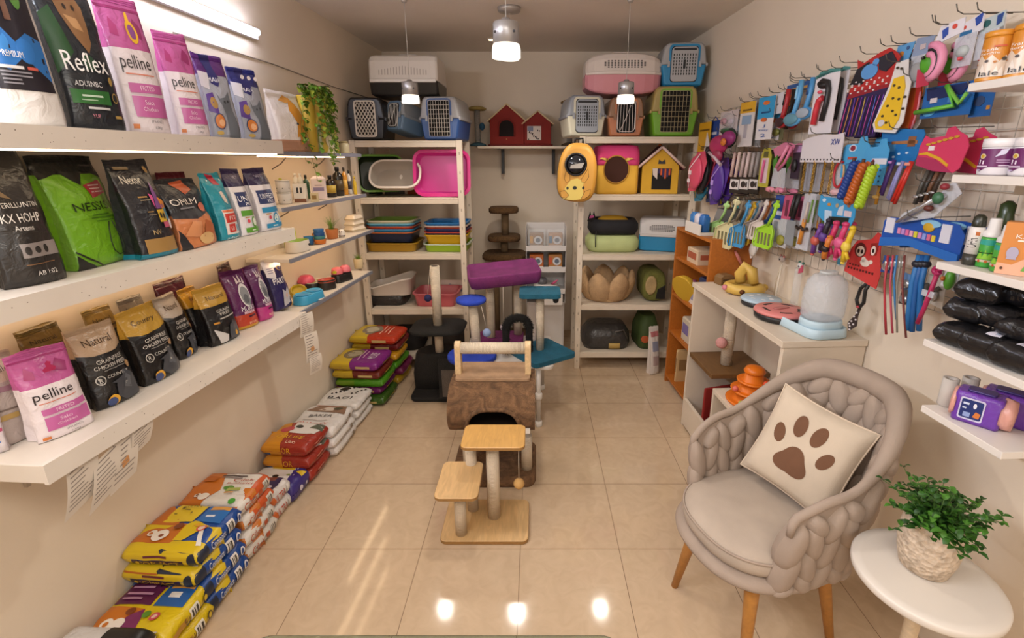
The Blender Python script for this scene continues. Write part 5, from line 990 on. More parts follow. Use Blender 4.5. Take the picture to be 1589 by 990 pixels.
for k, (c, rc, n) in enumerate((('#94b52a', '#b9c4b4', 'lime green with pale rim, lowest'), ('#d0a51c', '#d8ae22', 'yellow'), ('#1d2450', '#b23a2a', 'navy with red rim'), ('#1f2a5c', '#1f2a5c', 'dark navy'), ('#b5482c', '#d8c0b0', 'red with pale rim'), ('#1d6fb0', '#1f74b5', 'strong blue, topmost'))):
    w = .385 if k == 0 else .365-.002*k
    tray('litter_tray', '%s tray in the right litter tray stack on the rack' % n, (RX(692, 3.80, 365), 3.93, .9905+hs[k]), rnd.uniform(-.02, .02), w-.03, .33-.004*k, .065 if k == 0 else .08, c, rc, .045, GS)
# fourth shelf of the left rack
b = MB(); b.rr([(.30, .24, .05, 0), (.33, .27, .06, .01), (.34, .28, .06, .085), (.32, .26, .05, .09)], M('#2b2826', .35, 'foil'), 6); tag(b.build('wrapped_tray', None, (RX(597, 3.82, 460), 3.93, .5285), 0), 'dark tray wrapped in shiny film under the white litter pan', 'litter tray')
b = MB(); W_, D_ = .37, .30
def pan(s, z0): return [(x*s, y*s, z0 if z0 < .02 else z0+(.07*max(0, min(1, (x+.0)/.12)) if z0 > .05 else 0)) for x, y in rrect(W_, D_, .06, 7)]
PW = M('#ddd2c6', .35)
b.loft([pan(.88, 0), pan(.9, .004), pan(.97, .06), pan(1.0, .062), pan(1.0, .075), pan(.965, .075)], PW, True, False); b.loft([pan(.965, .075), pan(.94, .06), pan(.86, .008)], PW, False, True)
tag(b.build('litter_tray', None, (RX(602, 3.80, 430), 3.92, .6195), .05), 'white litter pan with a high raised end on the fourth rack shelf', 'litter tray')
tray('litter_tray', 'pink litter tray with cream strip wrapped in film on the fourth rack shelf', (RX(676, 3.80, 455), 3.90, .5285), -.03, .36, .30, .115, '#c9616a', '#c96a70', .04, inc='#b5585e')
b = MB().box(-.11, .11, 0, .012, 0, .15, M('#cdb8ae', .6)); d = MB()
for cx, cz, r in ((-.03, .10, .018), (-.03, .06, .022), (.005, .04, .02)): d.prism(ell(cx, cz, r*.8, r, 12), -.001, -.0004, M('#8a8490', .6))
d.prism(rect(.03, .045, .10, .085), -.001, -.0004, M('#6a7088', .6)); simple('printed_card', 'pale card with grey cat drawing behind the pink tray', 'card', (RX(700, 3.95, 420)-.01, 4.085, .5285), 0, [('card', b), ('cat_print', d)])
for lab, x, w, c in (('dark cushion pushed to the left under the lowest rack shelf board', 610, .34, '#1f1a17'), ('dark brown round bed lying on the bottom board of the left rack', 690, .36, '#2a211b')):
    b = MB(); b.rr([(w*.9, .26, .09, 0), (w, .30, .11, .03), (w, .30, .11, .10), (w*.85, .24, .09, .15), (w*.5, .14, .06, .16)], M(c, .8, 'plush'), 7); tag(b.build('pet_cushion', None, (RX(x, 3.85), 3.92, .1305), 0), lab, 'cushion')
# goods at the back of the second shelf
for lab, x, w, h, c, rz in (('grey flat box leaning at the back of the second rack shelf', 612, .16, .21, '#6e6860', .1), ('orange and grey box behind the cream tray on the second rack shelf', 645, .14, .17, '#b5602c', -.05), ('dark green folded bag behind the green tray', 577, .16, .22, '#28361f', .2)):
    tag(MB().rr([(w, .05, .01, 0), (w, .055, .01, h*.9), (w*.95, .03, .01, h)], M(c, .6), 3).build('stored_box', None, (RX(x, 4.08), 4.10, 1.4255), rz), lab, 'box')
# ------------------------------------------------------------------ wall shelf: pet houses and small posts
RED = M('#7d1f17', .85, 'fabric'); PALE = M('#cdb48a', .7, 'wood')
def house(b, x0, x1, y0, y1, z0, zw, zr, mat, roofm, ov=.015, rt=.010):
    xm = (x0+x1)/2; b.prism([(x0, z0), (x1, z0), (x1, zw), (xm, zr), (x0, zw)], y0, y1, mat)
    for s in (-1, 1):
        xe = x0-ov if s < 0 else x1+ov; ze = zw-ov*(zr-zw)/((x1-x0)/2); n = Vector((-(zr-ze)*s*-1, 0, abs(xe-xm))).normalized() if False else Vector((s*(zr-ze), 0, abs(xe-xm))).normalized()*rt
        b.prism([(xm, zr), (xe, ze), (xe+n.x, ze+n.z), (xm, zr+rt*1.25)], y0-.012, y1+.008, roofm)
t = thing('pet_house', 'red double pet house with pale roof edges on the wall shelf', 'pet house', (RX(758, 4.45, 200)+.02, 4.49, 1.8225)); t.scale = (1.16, 1, 1.22)
x0 = 0; b = MB(); house(b, 0, .255, -.13, .12, .012, .175, .275, RED, PALE); b.build('tall_house', t, bev=.004)
b = MB(); house(b, .257, .46, -.12, .12, .012, .155, .23, RED, PALE); b.build('small_house', t, bev=.004)
MB().rr([(.49, .27, .03, 0, .228, 0), (.49, .27, .03, .0115, .228, 0)], M('#6a1a14', .85), 4).build('base_mat', t)
dpo = [(.065, .065), (.185, .065)]+[(.125+.06*math.cos(math.radians(a)), .125+.055*math.sin(math.radians(a))) for a in range(0, 181, 15)]
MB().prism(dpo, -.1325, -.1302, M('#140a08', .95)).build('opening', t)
fp = MB(); fp.tube([(x, -.133, z) for x, z in dpo[1:]]+[(dpo[0][0], -.133, dpo[0][1])], .006, RED, 6, False); fp.build('opening_rim', t); MB().box(.065, .185, -.137, -.1305, .028, .064, RED).build('sill', t)
w_ = MB(); w_.box(.28, .385, -.1235, -.1202, .04, .135, M('#cfc2b6', .7))
for k in range(14): w_.prism(ell(.29+.085*((k*37) % 100)/100, .045+.065*((k*61) % 100)/100, .005, .005, 8), -.1243, -.1236, M('#2a2220', .7))
w_.prism(rect(.282, .10, .325, .133), -.1248, -.1238, M('#7a7f92', .7)); w_.build('spotted_window', t)
MB().ball((.125, -.137, .046), .004, M('#c9a060', .5), 8, 5).build('snap', t)
for nm, x, lab, top, bc, bl in (('a', 741, 'small grey scratching post with blue ball on the wall shelf', '#a08a4a', '#3a5a66', True), ('b', 884, 'small scratching post with brown top mostly hidden behind the grey carrier', '#7a5a2a', '#5a4630', False)):
    t = thing('scratching_post', lab, 'cat furniture', (RX(x, 4.46, 200), 4.46, 1.8225)); t.scale = (1.15, 1.15, 1.5)
    hh = .20 if bl else .235
    MB().lathe([(.06, 0), (.065, .004), (.06, .012), (.03, .02)], M(bc, .8, 'plush'), 24).build('base', t); post(t, 0, 0, .0205, hh, .022, M('#9a948c', .85, 'sisal')); MB().lathe([(.06, hh), (.072, hh+.004), (.072, hh+.012), (.05, hh+.02), (.001, hh+.021)], M(top, .8, 'plush'), 24).build('top_platform', t)
    if bl: ball(t, .038, -.022, .11, hh, .022, '#2f5a78', -.005)

# ------------------------------------------------------------------ goods on the right rack
R2, R3, R4, R5 = 1.4495, .9845, .5675, .1475
ORG = M('#d39a3f', .5); CREAM2 = M('#e0c25a', .5)
# capsule backpack hanging at the left post
bpx = RX(893, 3.55, 262); t = thing('pet_backpack', 'yellow capsule pet backpack with round window hanging at the right rack post', 'backpack', (bpx, 3.56, 1.412), (0, math.radians(3), 0)); t.scale = (.94, .94, .95)
def bk(s, y, zz=0): 
    out = []
    for i in range(32):
        a = 2*math.pi*i/32; c, q = math.cos(a), math.sin(a); e = .62; hw = .148-.022*max(0, q)
        out.append((s*hw*math.copysign(abs(c)**e, c), y, .215+s*.215*math.copysign(abs(q)**(.75 if q > 0 else .55), q)))
    return out
b = MB(); b.loft([bk(.80, -.098), bk(.93, -.092), bk(1.0, -.065), bk(1.0, .02)], ORG); b.build('shell', t)
MB().loft([bk(1.015, .0205), bk(1.015, .032), bk(1.0, .036), bk(1.0, .08), bk(.9, .095)], M('#1a1817', .7, 'fabric')).build('back_panel', t)
MB().lathe([(.084, -.096), (.084, -.108), (.074, -.112), (.07, -.106), (.07, -.097)], M('#17171a', .3), 32, -.02, .275, 'y').build('window_ring', t)
MB().lathe([(.0695, -.1), (.06, -.122), (.035, -.136), (.001, -.14)], M('#22242a', .08), 32, -.02, .275, 'y').build('window_dome', t)
MB().prism([(-.065, .245), (.02, .25), (.04, .29), (.0, .285), (-.06, .268)], -.1425, -.141, M('#a9a29a', .5)).build('inner_mat', t)
d = MB(); d.prism([(-.10+.0, .02), (-.02, .012), (.06, .03), (.045, .10), (.05, .155), (.0, .175), (-.05, .16), (-.09, .10)], -.0995, -.0982, M('#e2c867', .5))
for cx, cz, rx, rz in ((-.015, .105, .016, .014), (-.07, .10, .009, .012), (.05, .108, .010, .012)): d.prism(ell(cx, cz, rx, rz, 14), -.1008, -.0998, M('#1c1a18', .5))
d.build('belly_print', t)
for nm, pts in (('paw', [(-.10, .17), (-.09, .225), (-.06, .20), (-.055, .16), (-.08, .14)]), ('paw', [(.03, .17), (.075, .25), (.085, .19), (.06, .15), (.035, .15)]), ('foot', [(-.125, .07), (-.09, .085), (-.055, .05), (-.075, .025), (-.11, .03)]), ('foot', [(.04, .03), (.065, .085), (.105, .10), (.10, .055), (.06, .025)])):
    m_ = MB(); m_.prism(pts, -.1002, -.0983, ORG); m_.tube([(x, -.1002, z) for x, z in pts], .0015, M('#5a3a14', .6), 5, True); m_.build(nm, t)
MB().tube([(-.03, .04, .425), (-.025, .03, .462), (.03, .03, .466), (.035, .04, .425)], .008, M('#17171a', .7), 8).build('handle', t)
MB().tube([(.0, .05, .43), (.01, .12, .463), (.02, .18, .468)], .004, M('#17171a', .7), 6).build('hanging_strap', t)
# pink and yellow pet bed house
t = thing('pet_house', 'yellow cube pet house with pink quilted top and round opening', 'pet house', (RX(957, 3.74, 270)+.012, 3.92, R2)); t.scale = (1.06, 1, 1.27)
b = MB(); b.rr([(.295, .33, .03, 0), (.305, .34, .035, .02), (.305, .34, .035, .17)], M('#d9a636', .75, 'fabric'), 5); b.build('body', t)
b = MB(); b.rr([(.312, .345, .04, .170), (.318, .352, .05, .19), (.312, .345, .05, .25), (.29, .32, .06, .282), (.2, .2, .05, .290)], M('#d8417a', .8, 'fabric'), 6)
b.build('quilted_top', t)
q = random.Random(2)
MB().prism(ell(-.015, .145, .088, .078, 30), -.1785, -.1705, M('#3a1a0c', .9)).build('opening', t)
o_ = MB(); o_.tube([(x, -.1765, z) for x, z in ell(-.015, .145, .09, .08, 30)], .004, M('#b8862a', .7), 6, True); o_.build('opening_rim', t)
for s in (-1, 1): MB().loft([[(-.015+s*(.085+.03*k)+.0, -.176+.004*i, .215-.018*k) if False else (-.015+s*(.075+.045*f)+.012*math.cos(6.283*i/8), -.178+.006*math.sin(6.283*i/8), .205+.012*math.sin(6.283*i/8)*(1-f)+.018*f*(1-f)) for i in range(8)] for f in (0, .5, 1)], CREAM2).build('ear', t)
# yellow gabled house
t = thing('pet_house', 'yellow gabled pet house with dark roof and square doorway on the right rack', 'pet house', (RX(1028, 3.74, 270)+.012, 3.93, R2), -.12); t.scale = (1.12, 1, 1.1)
b = MB(); house(b, -.125, .125, -.15, .14, 0, .19, .315, M('#d0a028', .75, 'fabric'), M('#5a1f2a', .8), .03, .012); b.build('body', t, bev=.006)
b = MB(); 
for s in (-1, 1): b.tube([(0, -.168, .318), (s*.158, -.168, .178)], .009, M('#e0c3b8', .7), 8)
b.build('gable_trim', t)
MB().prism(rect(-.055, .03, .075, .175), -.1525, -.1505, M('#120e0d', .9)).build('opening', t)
c_ = MB()
for k in range(6): c_.box(-.015+.014*k, -.004+.014*k, -.156, -.153, .105+.012*abs(k-3), .172, M('#c9582a' if k % 2 else '#3a2a5a', .7))
c_.build('curtain', t); MB().prism([(-.055, .175), (-.02, .175), (-.02, .10), (-.05, .13)], -.1558, -.1532, M('#cfc0b6', .7)).build('curtain_panel', t)
MB().prism([(-.02, .205), (.03, .205), (.025, .235), (.005, .22), (-.015, .235)], -.1535, -.1505, BLACK).build('cat_emblem', t)
MB().ball((0, -.02, .333), .012, M('#c9702a', .7), 10, 6).build('roof_knob', t)
# shelf 3
t = thing('pet_bed', 'black pet bed with pink eared end lying on the pale green cushion', 'pet bed', (RX(955, 3.78, 350), 3.92, R3+.142)); t.scale = (1.1, 1, 1.2)
MB().rr([(.33, .26, .09, 0), (.37, .30, .11, .03), (.365, .295, .11, .07), (.32, .25, .1, .10), (.28, .21, .09, .095), (.26, .19, .08, .06)], M('#17161a', .8, 'fabric'), 8).build('bolster', t)
MB().rr([(.22, .16, .06, .061), (.22, .16, .06, .095), (.16, .11, .05, .113), (.06, .04, .02, .118)], M('#c89a28', .7, 'fabric'), 7).build('inner_cushion', t)
for k in (-1, 1): MB().loft([[(-.165+.02*math.cos(i*.785)*(1-f)+k*.014, -.07+.01*math.sin(i*.785)*(1-f), .085+.07*f) for i in range(8)] for f in (0, .6, .98)], M('#1c1a1d', .8)).build('ear', t)
MB().prism([(-.185, .105), (-.155, .11), (-.15, .125), (-.18, .125)], -.0835, -.081, M('#c04a8a', .6)).build('face_print', t)
MB().tube([(-.14, -.152, .03), (-.142, -.158, -.03), (-.14, -.157, -.08)], .004, BLACK, 6).build('cord', t)
t = MB(); t.rr([(.34, .26, .08, 0), (.385, .31, .10, .025), (.39, .315, .10, .075), (.34, .26, .09, .108), (.2, .15, .06, .116)], M('#b9c486', .75, 'fabric'), 8); t = t.build('pet_cushion', None, (RX(953, 3.78, 380), 3.92, R3), 0); t.scale = (1.1, 1, 1.22); tag(t, 'pale green cushion in clear film on the third right rack shelf', 'cushion')
carrier('white and blue domed pet carrier with slots right of the black bed', RX(1036, 3.76, 365), 3.92, R3, .27, .27, .36, math.pi/2-.3, '#2a86b5', '#c9c4c0', None, vent=1, hz=.50, handle=False)
# shelf 4: petal bed
t = thing('pet_bed', 'beige petal shaped plush pet bed on the fourth right rack shelf', 'pet bed', (RX(945, 3.74, 450), 3.91, R4)); t.scale = (1.14, 1.05, 1.2); BEI = M('#c09c72', .9, 'plush')
MB().lathe([(.14, 0), (.155, .01), (.15, .05), (.1, .055), (.001, .055)], BEI, 28).build('base', t)
for k in range(7):
    a = k*2*math.pi/7-1.57-.45; b = MB(); ca, sa = math.cos(a), math.sin(a); vs = []; fs = []; n1, n2 = 10, 10
    for i in range(n1+1):
        for j in range(n2):
            f = i/n1; g = 2*math.pi*j/n2; R_c = .135+.052*math.sin(f*1.9); wd = .092*(max(.001, math.sin(math.pi*(f*.86+.13))))**.6; th = .036*(max(.001, math.sin(math.pi*(f*.88+.1))))**.5
            lx, ly = wd*math.cos(g), th*math.sin(g); Rr = R_c+ly-lx*lx*2.2; vs.append((Rr*ca-lx*sa, Rr*sa+lx*ca, .006+.205*f))
    for i in range(n1):
        for j in range(n2): q = i*n2+j; q2 = i*n2+(j+1) % n2; fs.append((q, q2, q2+n2, q+n2))
    fs += [tuple(range(n2-1, -1, -1)), tuple(n1*n2+j for j in range(n2))]
    b.add(vs, fs, BEI, True); b.build('petal', t)
for lab, x, w, h, c1, c2, Z, y_ in (('olive and beige folded pet bed on its side right of the petal bed', 1015, .17, .24, '#6a6a2c', '#b59a6a', R4, 445),):
    t = thing('pet_bed', lab, 'pet bed', (RX(x, 3.76, y_)+.01, 3.92, Z)); t.scale = (1.15, 1, 1.12); b = MB()
    b.loft([[(px, yy, pz+h*.5) for px, pz in [(q_*w*.5*math.copysign(abs(math.cos(i*.3927))**.7, math.cos(i*.3927)), q_*h*.5*math.copysign(abs(math.sin(i*.3927))**.7, math.sin(i*.3927))) for i in range(16)]] for yy, q_ in ((-.15, .75), (-.14, .92), (-.1, 1), (.12, 1), (.15, .85))], M(c1, .85, 'plush')); b.build('roll', t)
    MB().loft([[(-.03+q_*w*.24*math.cos(i*.3927), yy, .13+q_*h*.30*math.sin(i*.3927)) for i in range(16)] for yy, q_ in ((-.162, .8), (-.158, 1), (-.149, 1))], M(c2, .85, 'plush')).build('lining', t)
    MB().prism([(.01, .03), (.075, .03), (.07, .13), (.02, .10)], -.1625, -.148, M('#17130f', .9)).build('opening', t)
t = thing('carrier_bag', 'dark grey pet bag wrapped in shiny film on the lowest right rack shelf', 'pet bag', (RX(942, 3.76, 530), 3.91, R5)); t.scale = (1.04, 1, 1.12)
b = MB(); b.rr([(.36, .27, .08, 0), (.40, .31, .10, .04), (.385, .30, .10, .12), (.30, .22, .09, .18), (.2, .14, .06, .19)], M('#3b3836', .3, 'foil'), 8); b.build('bag', t)
MB().rr([(.09, .012, .004, -.02), (.09, .012, .004, .02)], M('#b39450', .5), 3).build('badge', t, (.06, -.158, .035)); MB().tube([(.05, -.14, .09), (.06, -.165, .15), (.13, -.15, .16), (.17, -.12, .08)], .006, M('#57524e', .35), 8).build('strap', t)
t = thing('carrier_bag', 'orange and green camouflage pet bag on the lowest right rack shelf', 'pet bag', (RX(1004, 3.76, 530)+.012, 3.91, R5), .1); t.scale = (1.05, 1, 1.15)
b = MB(); b.rr([(.15, .26, .05, 0), (.175, .29, .06, .03), (.17, .28, .06, .15), (.11, .2, .05, .25)], M('#3a4a1c', .7, 'fabric'), 7); b.build('bag', t)
for k, (cx, cz, rx, rz, c) in enumerate(((-.04, .08, .035, .03, '#b5562a'), (.03, .05, .03, .02, '#5f7a24'), (-.02, .16, .04, .025, '#c0622c'), (.035, .13, .025, .03, '#1a1a12'), (.01, .20, .03, .02, '#5f7a24'))):
    MB().loft([[(cx+q_*rx*math.cos(i*.524), yy, cz+q_*rz*math.sin(i*.524)) for i in range(12)] for yy, q_ in ((-.149+.04*(cz > .14)+.02*(cz > .18), .9), (-.13+.04*(cz > .14)+.02*(cz > .18), 1))], M(c, .7)).build('camouflage_patch', t)
# white patterned bag standing on the floor by the orange shelf
a, c = Vector((.99, 3.60, .0015)), Vector((1.035, 3.66, .0015)); pouch('white patterned bag standing on the floor between the rack and the orange shelf', (.955, 3.56, .0015), (1.04, 3.60, .0015), .40, [(1, '#cfc4ba')], [R_(.1, .8, .9, .9, '#b06a6a'), R_(.15, .5, .8, .7, '#8a8a9a'), R_(.2, .2, .8, .4, '#a8908a')], d=.08, seed=90)
MB_ = None
# ------------------------------------------------------------------ brown cat tree at the back wall
BRN = M('#6d4e2c', .95, 'fur'); t = thing('cat_tree', 'tall brown plush cat tree standing at the back wall behind the purple one', 'cat furniture', (RX(782, 4.36, 350), 4.38, 0))
MB().rr([(.40, .36, .06, 0), (.41, .37, .07, .02), (.40, .36, .06, .06)], BRN, 5).build('base', t)
for z0, z1, dx in ((.0605, .82, -.09), (.0605, .82, .10), (.881, .985, 0), (1.04, 1.24, .01)): post(t, dx, 0, z0, z1, .035, M('#7a6244', .9, 'sisal'))
for z, w in ((.8205, .40), (.9855, .30), (1.2405, .27)): MB().rr([(w*.92, w*.8, .08, z), (w, w*.88, .09, z+.012), (w, w*.88, .09, z+.04), (w*.9, w*.78, .08, z+.054)], BRN, 7).build('platform', t)
# ------------------------------------------------------------------ white stand of boxed fountains right of the cat tree
t = thing('display_stand', 'white tiered display stand with clear fronts before the back wall', 'display stand', (RX(848, 4.0, 400)-.005, 4.02, 0)); WH = M('#cfcac6', .4)
MB().box(-.165, .165, -.02, .14, 0, .50, WH).build('cabinet', t, bev=.004)
MB().box(-.15, .15, -.0225, -.0202, .02, .47, M('#dad5d0', .4)).build('front_panel', t)
for z in (.60, .79, .97): MB().box(-.165, .165, -.10, .14, z, z+.012, WH).box(-.165, .165, -.106, -.1, z, z+.045, WH).build('tier', t)
for x in (-.17, .165): MB().box(x, x+.005, -.06, .14, .501, 1.17, WH).build('side_panel', t)
MB().box(-.165, .165, .1402, .1452, .501, 1.18, WH).build('back_panel', t)
for x in (-.08, .08): MB().box(x-.07, x+.07, -.0995, -.0965, .983, 1.15, M('#e8ecee', .1, 'clear', p=.13)).build('clear_front', t)
def drum(label, x, z, c, c2):
    tt = thing('boxed_fountain', label, 'pet fountain', (t.location.x+x, 4.0, z)); MB().rr([(.12, .10, .012, 0), (.12, .10, .012, .125), (.11, .09, .01, .13)], M(c, .4), 3, False).build('carton', tt)
    d = MB(); d.prism(ell(.012, .075, .035, .035, 18), -.0512, -.0504, M('#c9c9cc', .5)); d.prism(ell(.012, .075, .02, .02, 14), -.0518, -.0513, M('#5a6270', .5)); d.prism(rect(-.055, .01, .055, .032), -.0512, -.0504, M('#d8d2cc', .5)); d.prism(rect(-.055, .05, -.03, .11), -.0512, -.0504, M(c2, .5)); d.build('printed_front', tt)
for k, (x, z, c, c2, lab) in enumerate(((-.08, .9825, '#8a6a4a', '#c08a2a', 'boxed pet fountain, upper left on the display stand'), (.08, .9825, '#b08a6a', '#3a6a8a', 'boxed pet fountain, upper right on the display stand'), (-.08, .8025, '#b5622a', '#8a3a2a', 'orange boxed pet fountain, lower left on the display stand'), (.08, .8025, '#a8723a', '#c0502a', 'orange boxed pet fountain, lower right on the display stand'))): drum(lab, x, z, c, c2)
tt = thing('pet_fountain', 'white pet fountain with pink spout on the lower tier of the stand', 'pet fountain', (t.location.x+.0, 3.99, .6125)); MB().rr([(.20, .12, .05, 0), (.21, .13, .055, .05), (.19, .11, .05, .06)], M('#ddd6d0', .35), 6).build('basin', tt); MB().lathe([(.04, .0605), (.045, .09), (.03, .11), (.001, .115)], M('#6a6a70', .3), 18, -.03, 0).build('dome', tt); MB().tube([(.05, -.03, .0605), (.075, -.06, .085), (.10, -.075, .11)], [.008, .012, .003], M('#cf5a86', .5), 8).build('spout', tt)
tt = thing('litter_box_carton', 'white box with round black hole standing on the stand cabinet', 'box', (t.location.x+.03, 3.95, .5005)); MB().box(-.115, .115, -.05, .09, 0, .095, M('#ddd6ce', .5)).build('carton', tt, bev=.004); MB().prism(ell(.055, .05, .026, .03, 22), -.0515, -.0503, M('#0f0e0d', .9)).build('hole', tt); MB().prism(rect(-.1, .008, -.06, .018), -.0512, -.0503, M('#3a5a3a', .6)).build('printed_mark', tt)
tag(cup(MB(), .05, .09, M('#9a6a2a', .6)).build('plastic_pot', None, (RX(745, 4.3, 370), 4.12, .0015+.0), 0), 'small ochre pot on the floor by the left rack', 'pot')
# ------------------------------------------------------------------ white shelf unit and orange bookcase along the right wall
PAN = M('#d6c6b2', .5, 'painted'); ORN = M('#b06522', .45, 'wood'); ORD_ = M('#8a4d1a', .6)
Yc0, Yc1 = 1.86, 2.85; XF0, XF1 = XR(Yc0)-.37, XR(Yc1)-.37
def rx(Y, off): return XR(Y)-off
UN = thing('shelf_unit', 'open white wooden shelf unit along the right wall behind the armchair', 'shelf unit', (XR(Yc0), Yc0, 0), AR)
LU = (Yc1-Yc0)/math.cos(AR)              # local: x = minus distance from the wall, y = along the wall
def ub(n, x0, x1, y0, y1, z0, z1, mat=PAN, bev=.002): return MB().box(x0, x1, y0, y1, z0, z1, mat).build(n, UN, bev=bev)
TOPZ = .98
ub('top_board', -.375, -.004, -.005, LU+.004, TOPZ-.028, TOPZ); ub('end_panel', -.365, -.006, 0, .022, 0, TOPZ-.0285); ub('end_panel', -.365, -.006, LU-.022, LU, 0, TOPZ-.0285)
ub('back_panel', -.012, -.004, .0225, LU-.0225, .0, TOPZ-.029); MB().box(-.36, -.0125, LU-.36, LU-.0225, .50, .528, M('#6b4a26', .5, 'wood')).build('brown_shelf', UN, bev=.004)
ub('inner_shelf', -.36, -.0125, .0225, .58, .435, .46); ub('inner_panel', -.36, -.0125, .581, .60, .0, .4605); ub('front_board', -.368, -.348, .0225, LU-.0225, .02, .20); ub('bottom_board', -.347, -.0125, .0225, LU-.0225, .02, .045)
def U(y, off, z): return UN.matrix_basis @ Vector((-off, y, z))
bpy.context.view_layer.update()
def utop(x, y, Z=TOPZ): return atZ(x, y, Z)
ZT = TOPZ+.0008
# items on the top
p = utop(1250, 520, ZT); t = thing('pet_feeder', 'pale blue gravity pet feeder with clear tank nearest on the shelf unit', 'pet feeder', (rx(1.985, .175), 1.985, ZT), AR-1.45)
BL_ = M('#b7cfdb', .35); b = MB()
b.loft([[(x*s, y*s2, z) for x, y in rrect(.27, .19, .05, 6)] for s, s2, z in ((.94, .94, 0), (1, 1, .006), (.97, .96, .040), (.945, .93, .043))], BL_, True, False)
b.loft([[(x*s, y*s2, z) for x, y in rrect(.27, .19, .05, 6)] for s, s2, z in ((.945, .93, .043), (.9, .86, .040), (.86, .8, .016))], BL_, False, True); b.build('tray', t)
MB().rr([(.135, .165, .06, .0165, .055, 0), (.135, .165, .06, .06, .055, 0), (.13, .16, .06, .072, .055, 0)], BL_, 7).build('tank_socket', t)
CL = M('#d3dae2', .18, 'clear', p=.42)
MB().rr([(.122, .15, .055, .0725, .055, 0), (.135, .165, .06, .09, .055, 0), (.14, .17, .062, .18, .055, 0), (.125, .155, .06, .235, .055, 0), (.09, .11, .045, .262, .055, 0), (.05, .06, .025, .268, .055, 0)], CL, 8).build('clear_tank', t)
MB().rr([(.06, .075, .03, .2685, .055, 0), (.05, .07, .028, .279, .055, 0)], M('#dfe4e4', .3, 'clear', p=.6), 6).build('cap', t)
p = utop(1216, 492, ZT); t = thing('cat_track_toy', 'round pink and black cat track toy beside the pet feeder', 'cat toy', (rx(2.14, .22), 2.14, ZT), .4)
MB().lathe([(.105, 0), (.115, .006), (.118, .025), (.112, .03)], M('#1f1d1f', .4), 36).build('base', t); MB().lathe([(.116, .0302), (.120, .036), (.114, .046), (.06, .050), (.001, .051)], M('#cf7c78', .4), 36).build('top_ring', t)
d = MB()
for k in range(5): a0 = k*1.2566; d.add([(.085*math.cos(a0+q)*(1 if s else .82), .085*math.sin(a0+q)*(1 if s else .82), .0498+.0002*s) for q in (0, .35, .7) for s in (0, 1)], [(0, 1, 3, 2), (2, 3, 5, 4)], M('#2a2526', .5))
d.build('ball_slot', t); MB().rr([(.09, .03, .012, .0512), (.08, .024, .01, .056)], M('#b06a66', .4), 5).build('handle_bridge', t)
p = utop(1182, 468, ZT); t = thing('cat_track_toy', 'round pale blue cat track toy behind the pink one', 'cat toy', (rx(2.36, .20), 2.36, ZT), .3)
MB().lathe([(.085, 0), (.095, .005), (.095, .02), (.09, .024)], M('#242226', .4), 30).build('base', t); MB().lathe([(.096, .0242), (.10, .03), (.094, .038), (.001, .040)], M('#a9bccb', .4), 30).build('top_ring', t)
d = MB()
for k in range(6): d.add([(.05*math.cos(k*1.047)+.012*math.cos(a), .05*math.sin(k*1.047)+.012*math.sin(a), .0396) for a in [j*.628 for j in range(10)]], [tuple(range(10))], M('#e3e3e6', .4))
d.build('dot_print', t)
p = utop(1160, 450, ZT); YB_ = M('#cda850', .45); t = thing('cat_track_toy', 'yellow plastic cat toy ring with an arched tube on the shelf unit', 'cat toy', (rx(2.585, .18), 2.585, ZT), -.4)
b = MB(); b.tube([(.085*math.cos(a), .075*math.sin(a), .03) for a in [6.283*i/28 for i in range(28)]], .028, YB_, 12, True); b.build('ring', t)
b = MB(); b.tube([(-.02, .03, .056), (-.03, .035, .10), (-.005, .03, .145), (.03, .02, .13), (.045, .015, .056)], [.03, .03, .032, .03, .028], YB_, 14); b.build('arch_tube', t)
MB().ball((-.10, -.05, .035), .016, M('#c97a86', .5), 12, 8).build('toy_ball', t); MB().lathe([(.014, .002), (.001, .003)], M('#6a3a10', .8), 12).build('hole', t, (-.01, -.104, .03), (math.radians(90), 0, 0)); MB().ball((.105, .03, .035), .02, M('#b5923f', .5), 12, 8).build('end_loop', t)
# wand toys with animal heads standing behind on the top
for k, (x, y_, lab, c1, c2) in enumerate(((1205, 2.50, 'grey mouse headed wand toy leaning at the wall behind the blue toy', '#b5a69c', '#c98a86'), (1232, 2.33, 'panda headed wand toy in a clear tube behind the pink toy', '#ddd8d4', '#3a6a5a'))):
    t = thing('wand_toy', lab, 'cat toy', (rx(y_, .045), y_, ZT))
    if k: MB().rr([(.035, .03, .012, 0), (.035, .03, .012, .20)], M('#dfe0e0', .2, 'clear', p=.3), 4).build('clear_tube', t)
    else: MB().tube([(0, .02, .0), (-.01, 0, .10), (0, -.015, .19)], .004, M('#c9b8a0', .6), 6).tube([(-.03, -.06, 0.0), (-.02, -.045, .09), (0, -.015, .185)], .005, M('#d6c8b4', .7), 6).build('wand', t)
    hz_ = .215; MB().ball((0, -.012, hz_), (.017, .02, .017), M(c1, .6), 14, 9).build('head', t)
    for s in (-1, 1): MB().ball((.0, -.012+s*.016, hz_+.016), .007, M(c2, .6), 8, 6).build('ear', t)
    MB().ball((-.017, -.02, hz_), .004, BLACK, 8, 5).build('nose', t)
    if k: MB().prism([(-.045, .19), (-.01, .175), (-.015, .215), (-.04, .225)], -.01, -.004, M('#c9506a', .6), 'yz').build('tag', t)
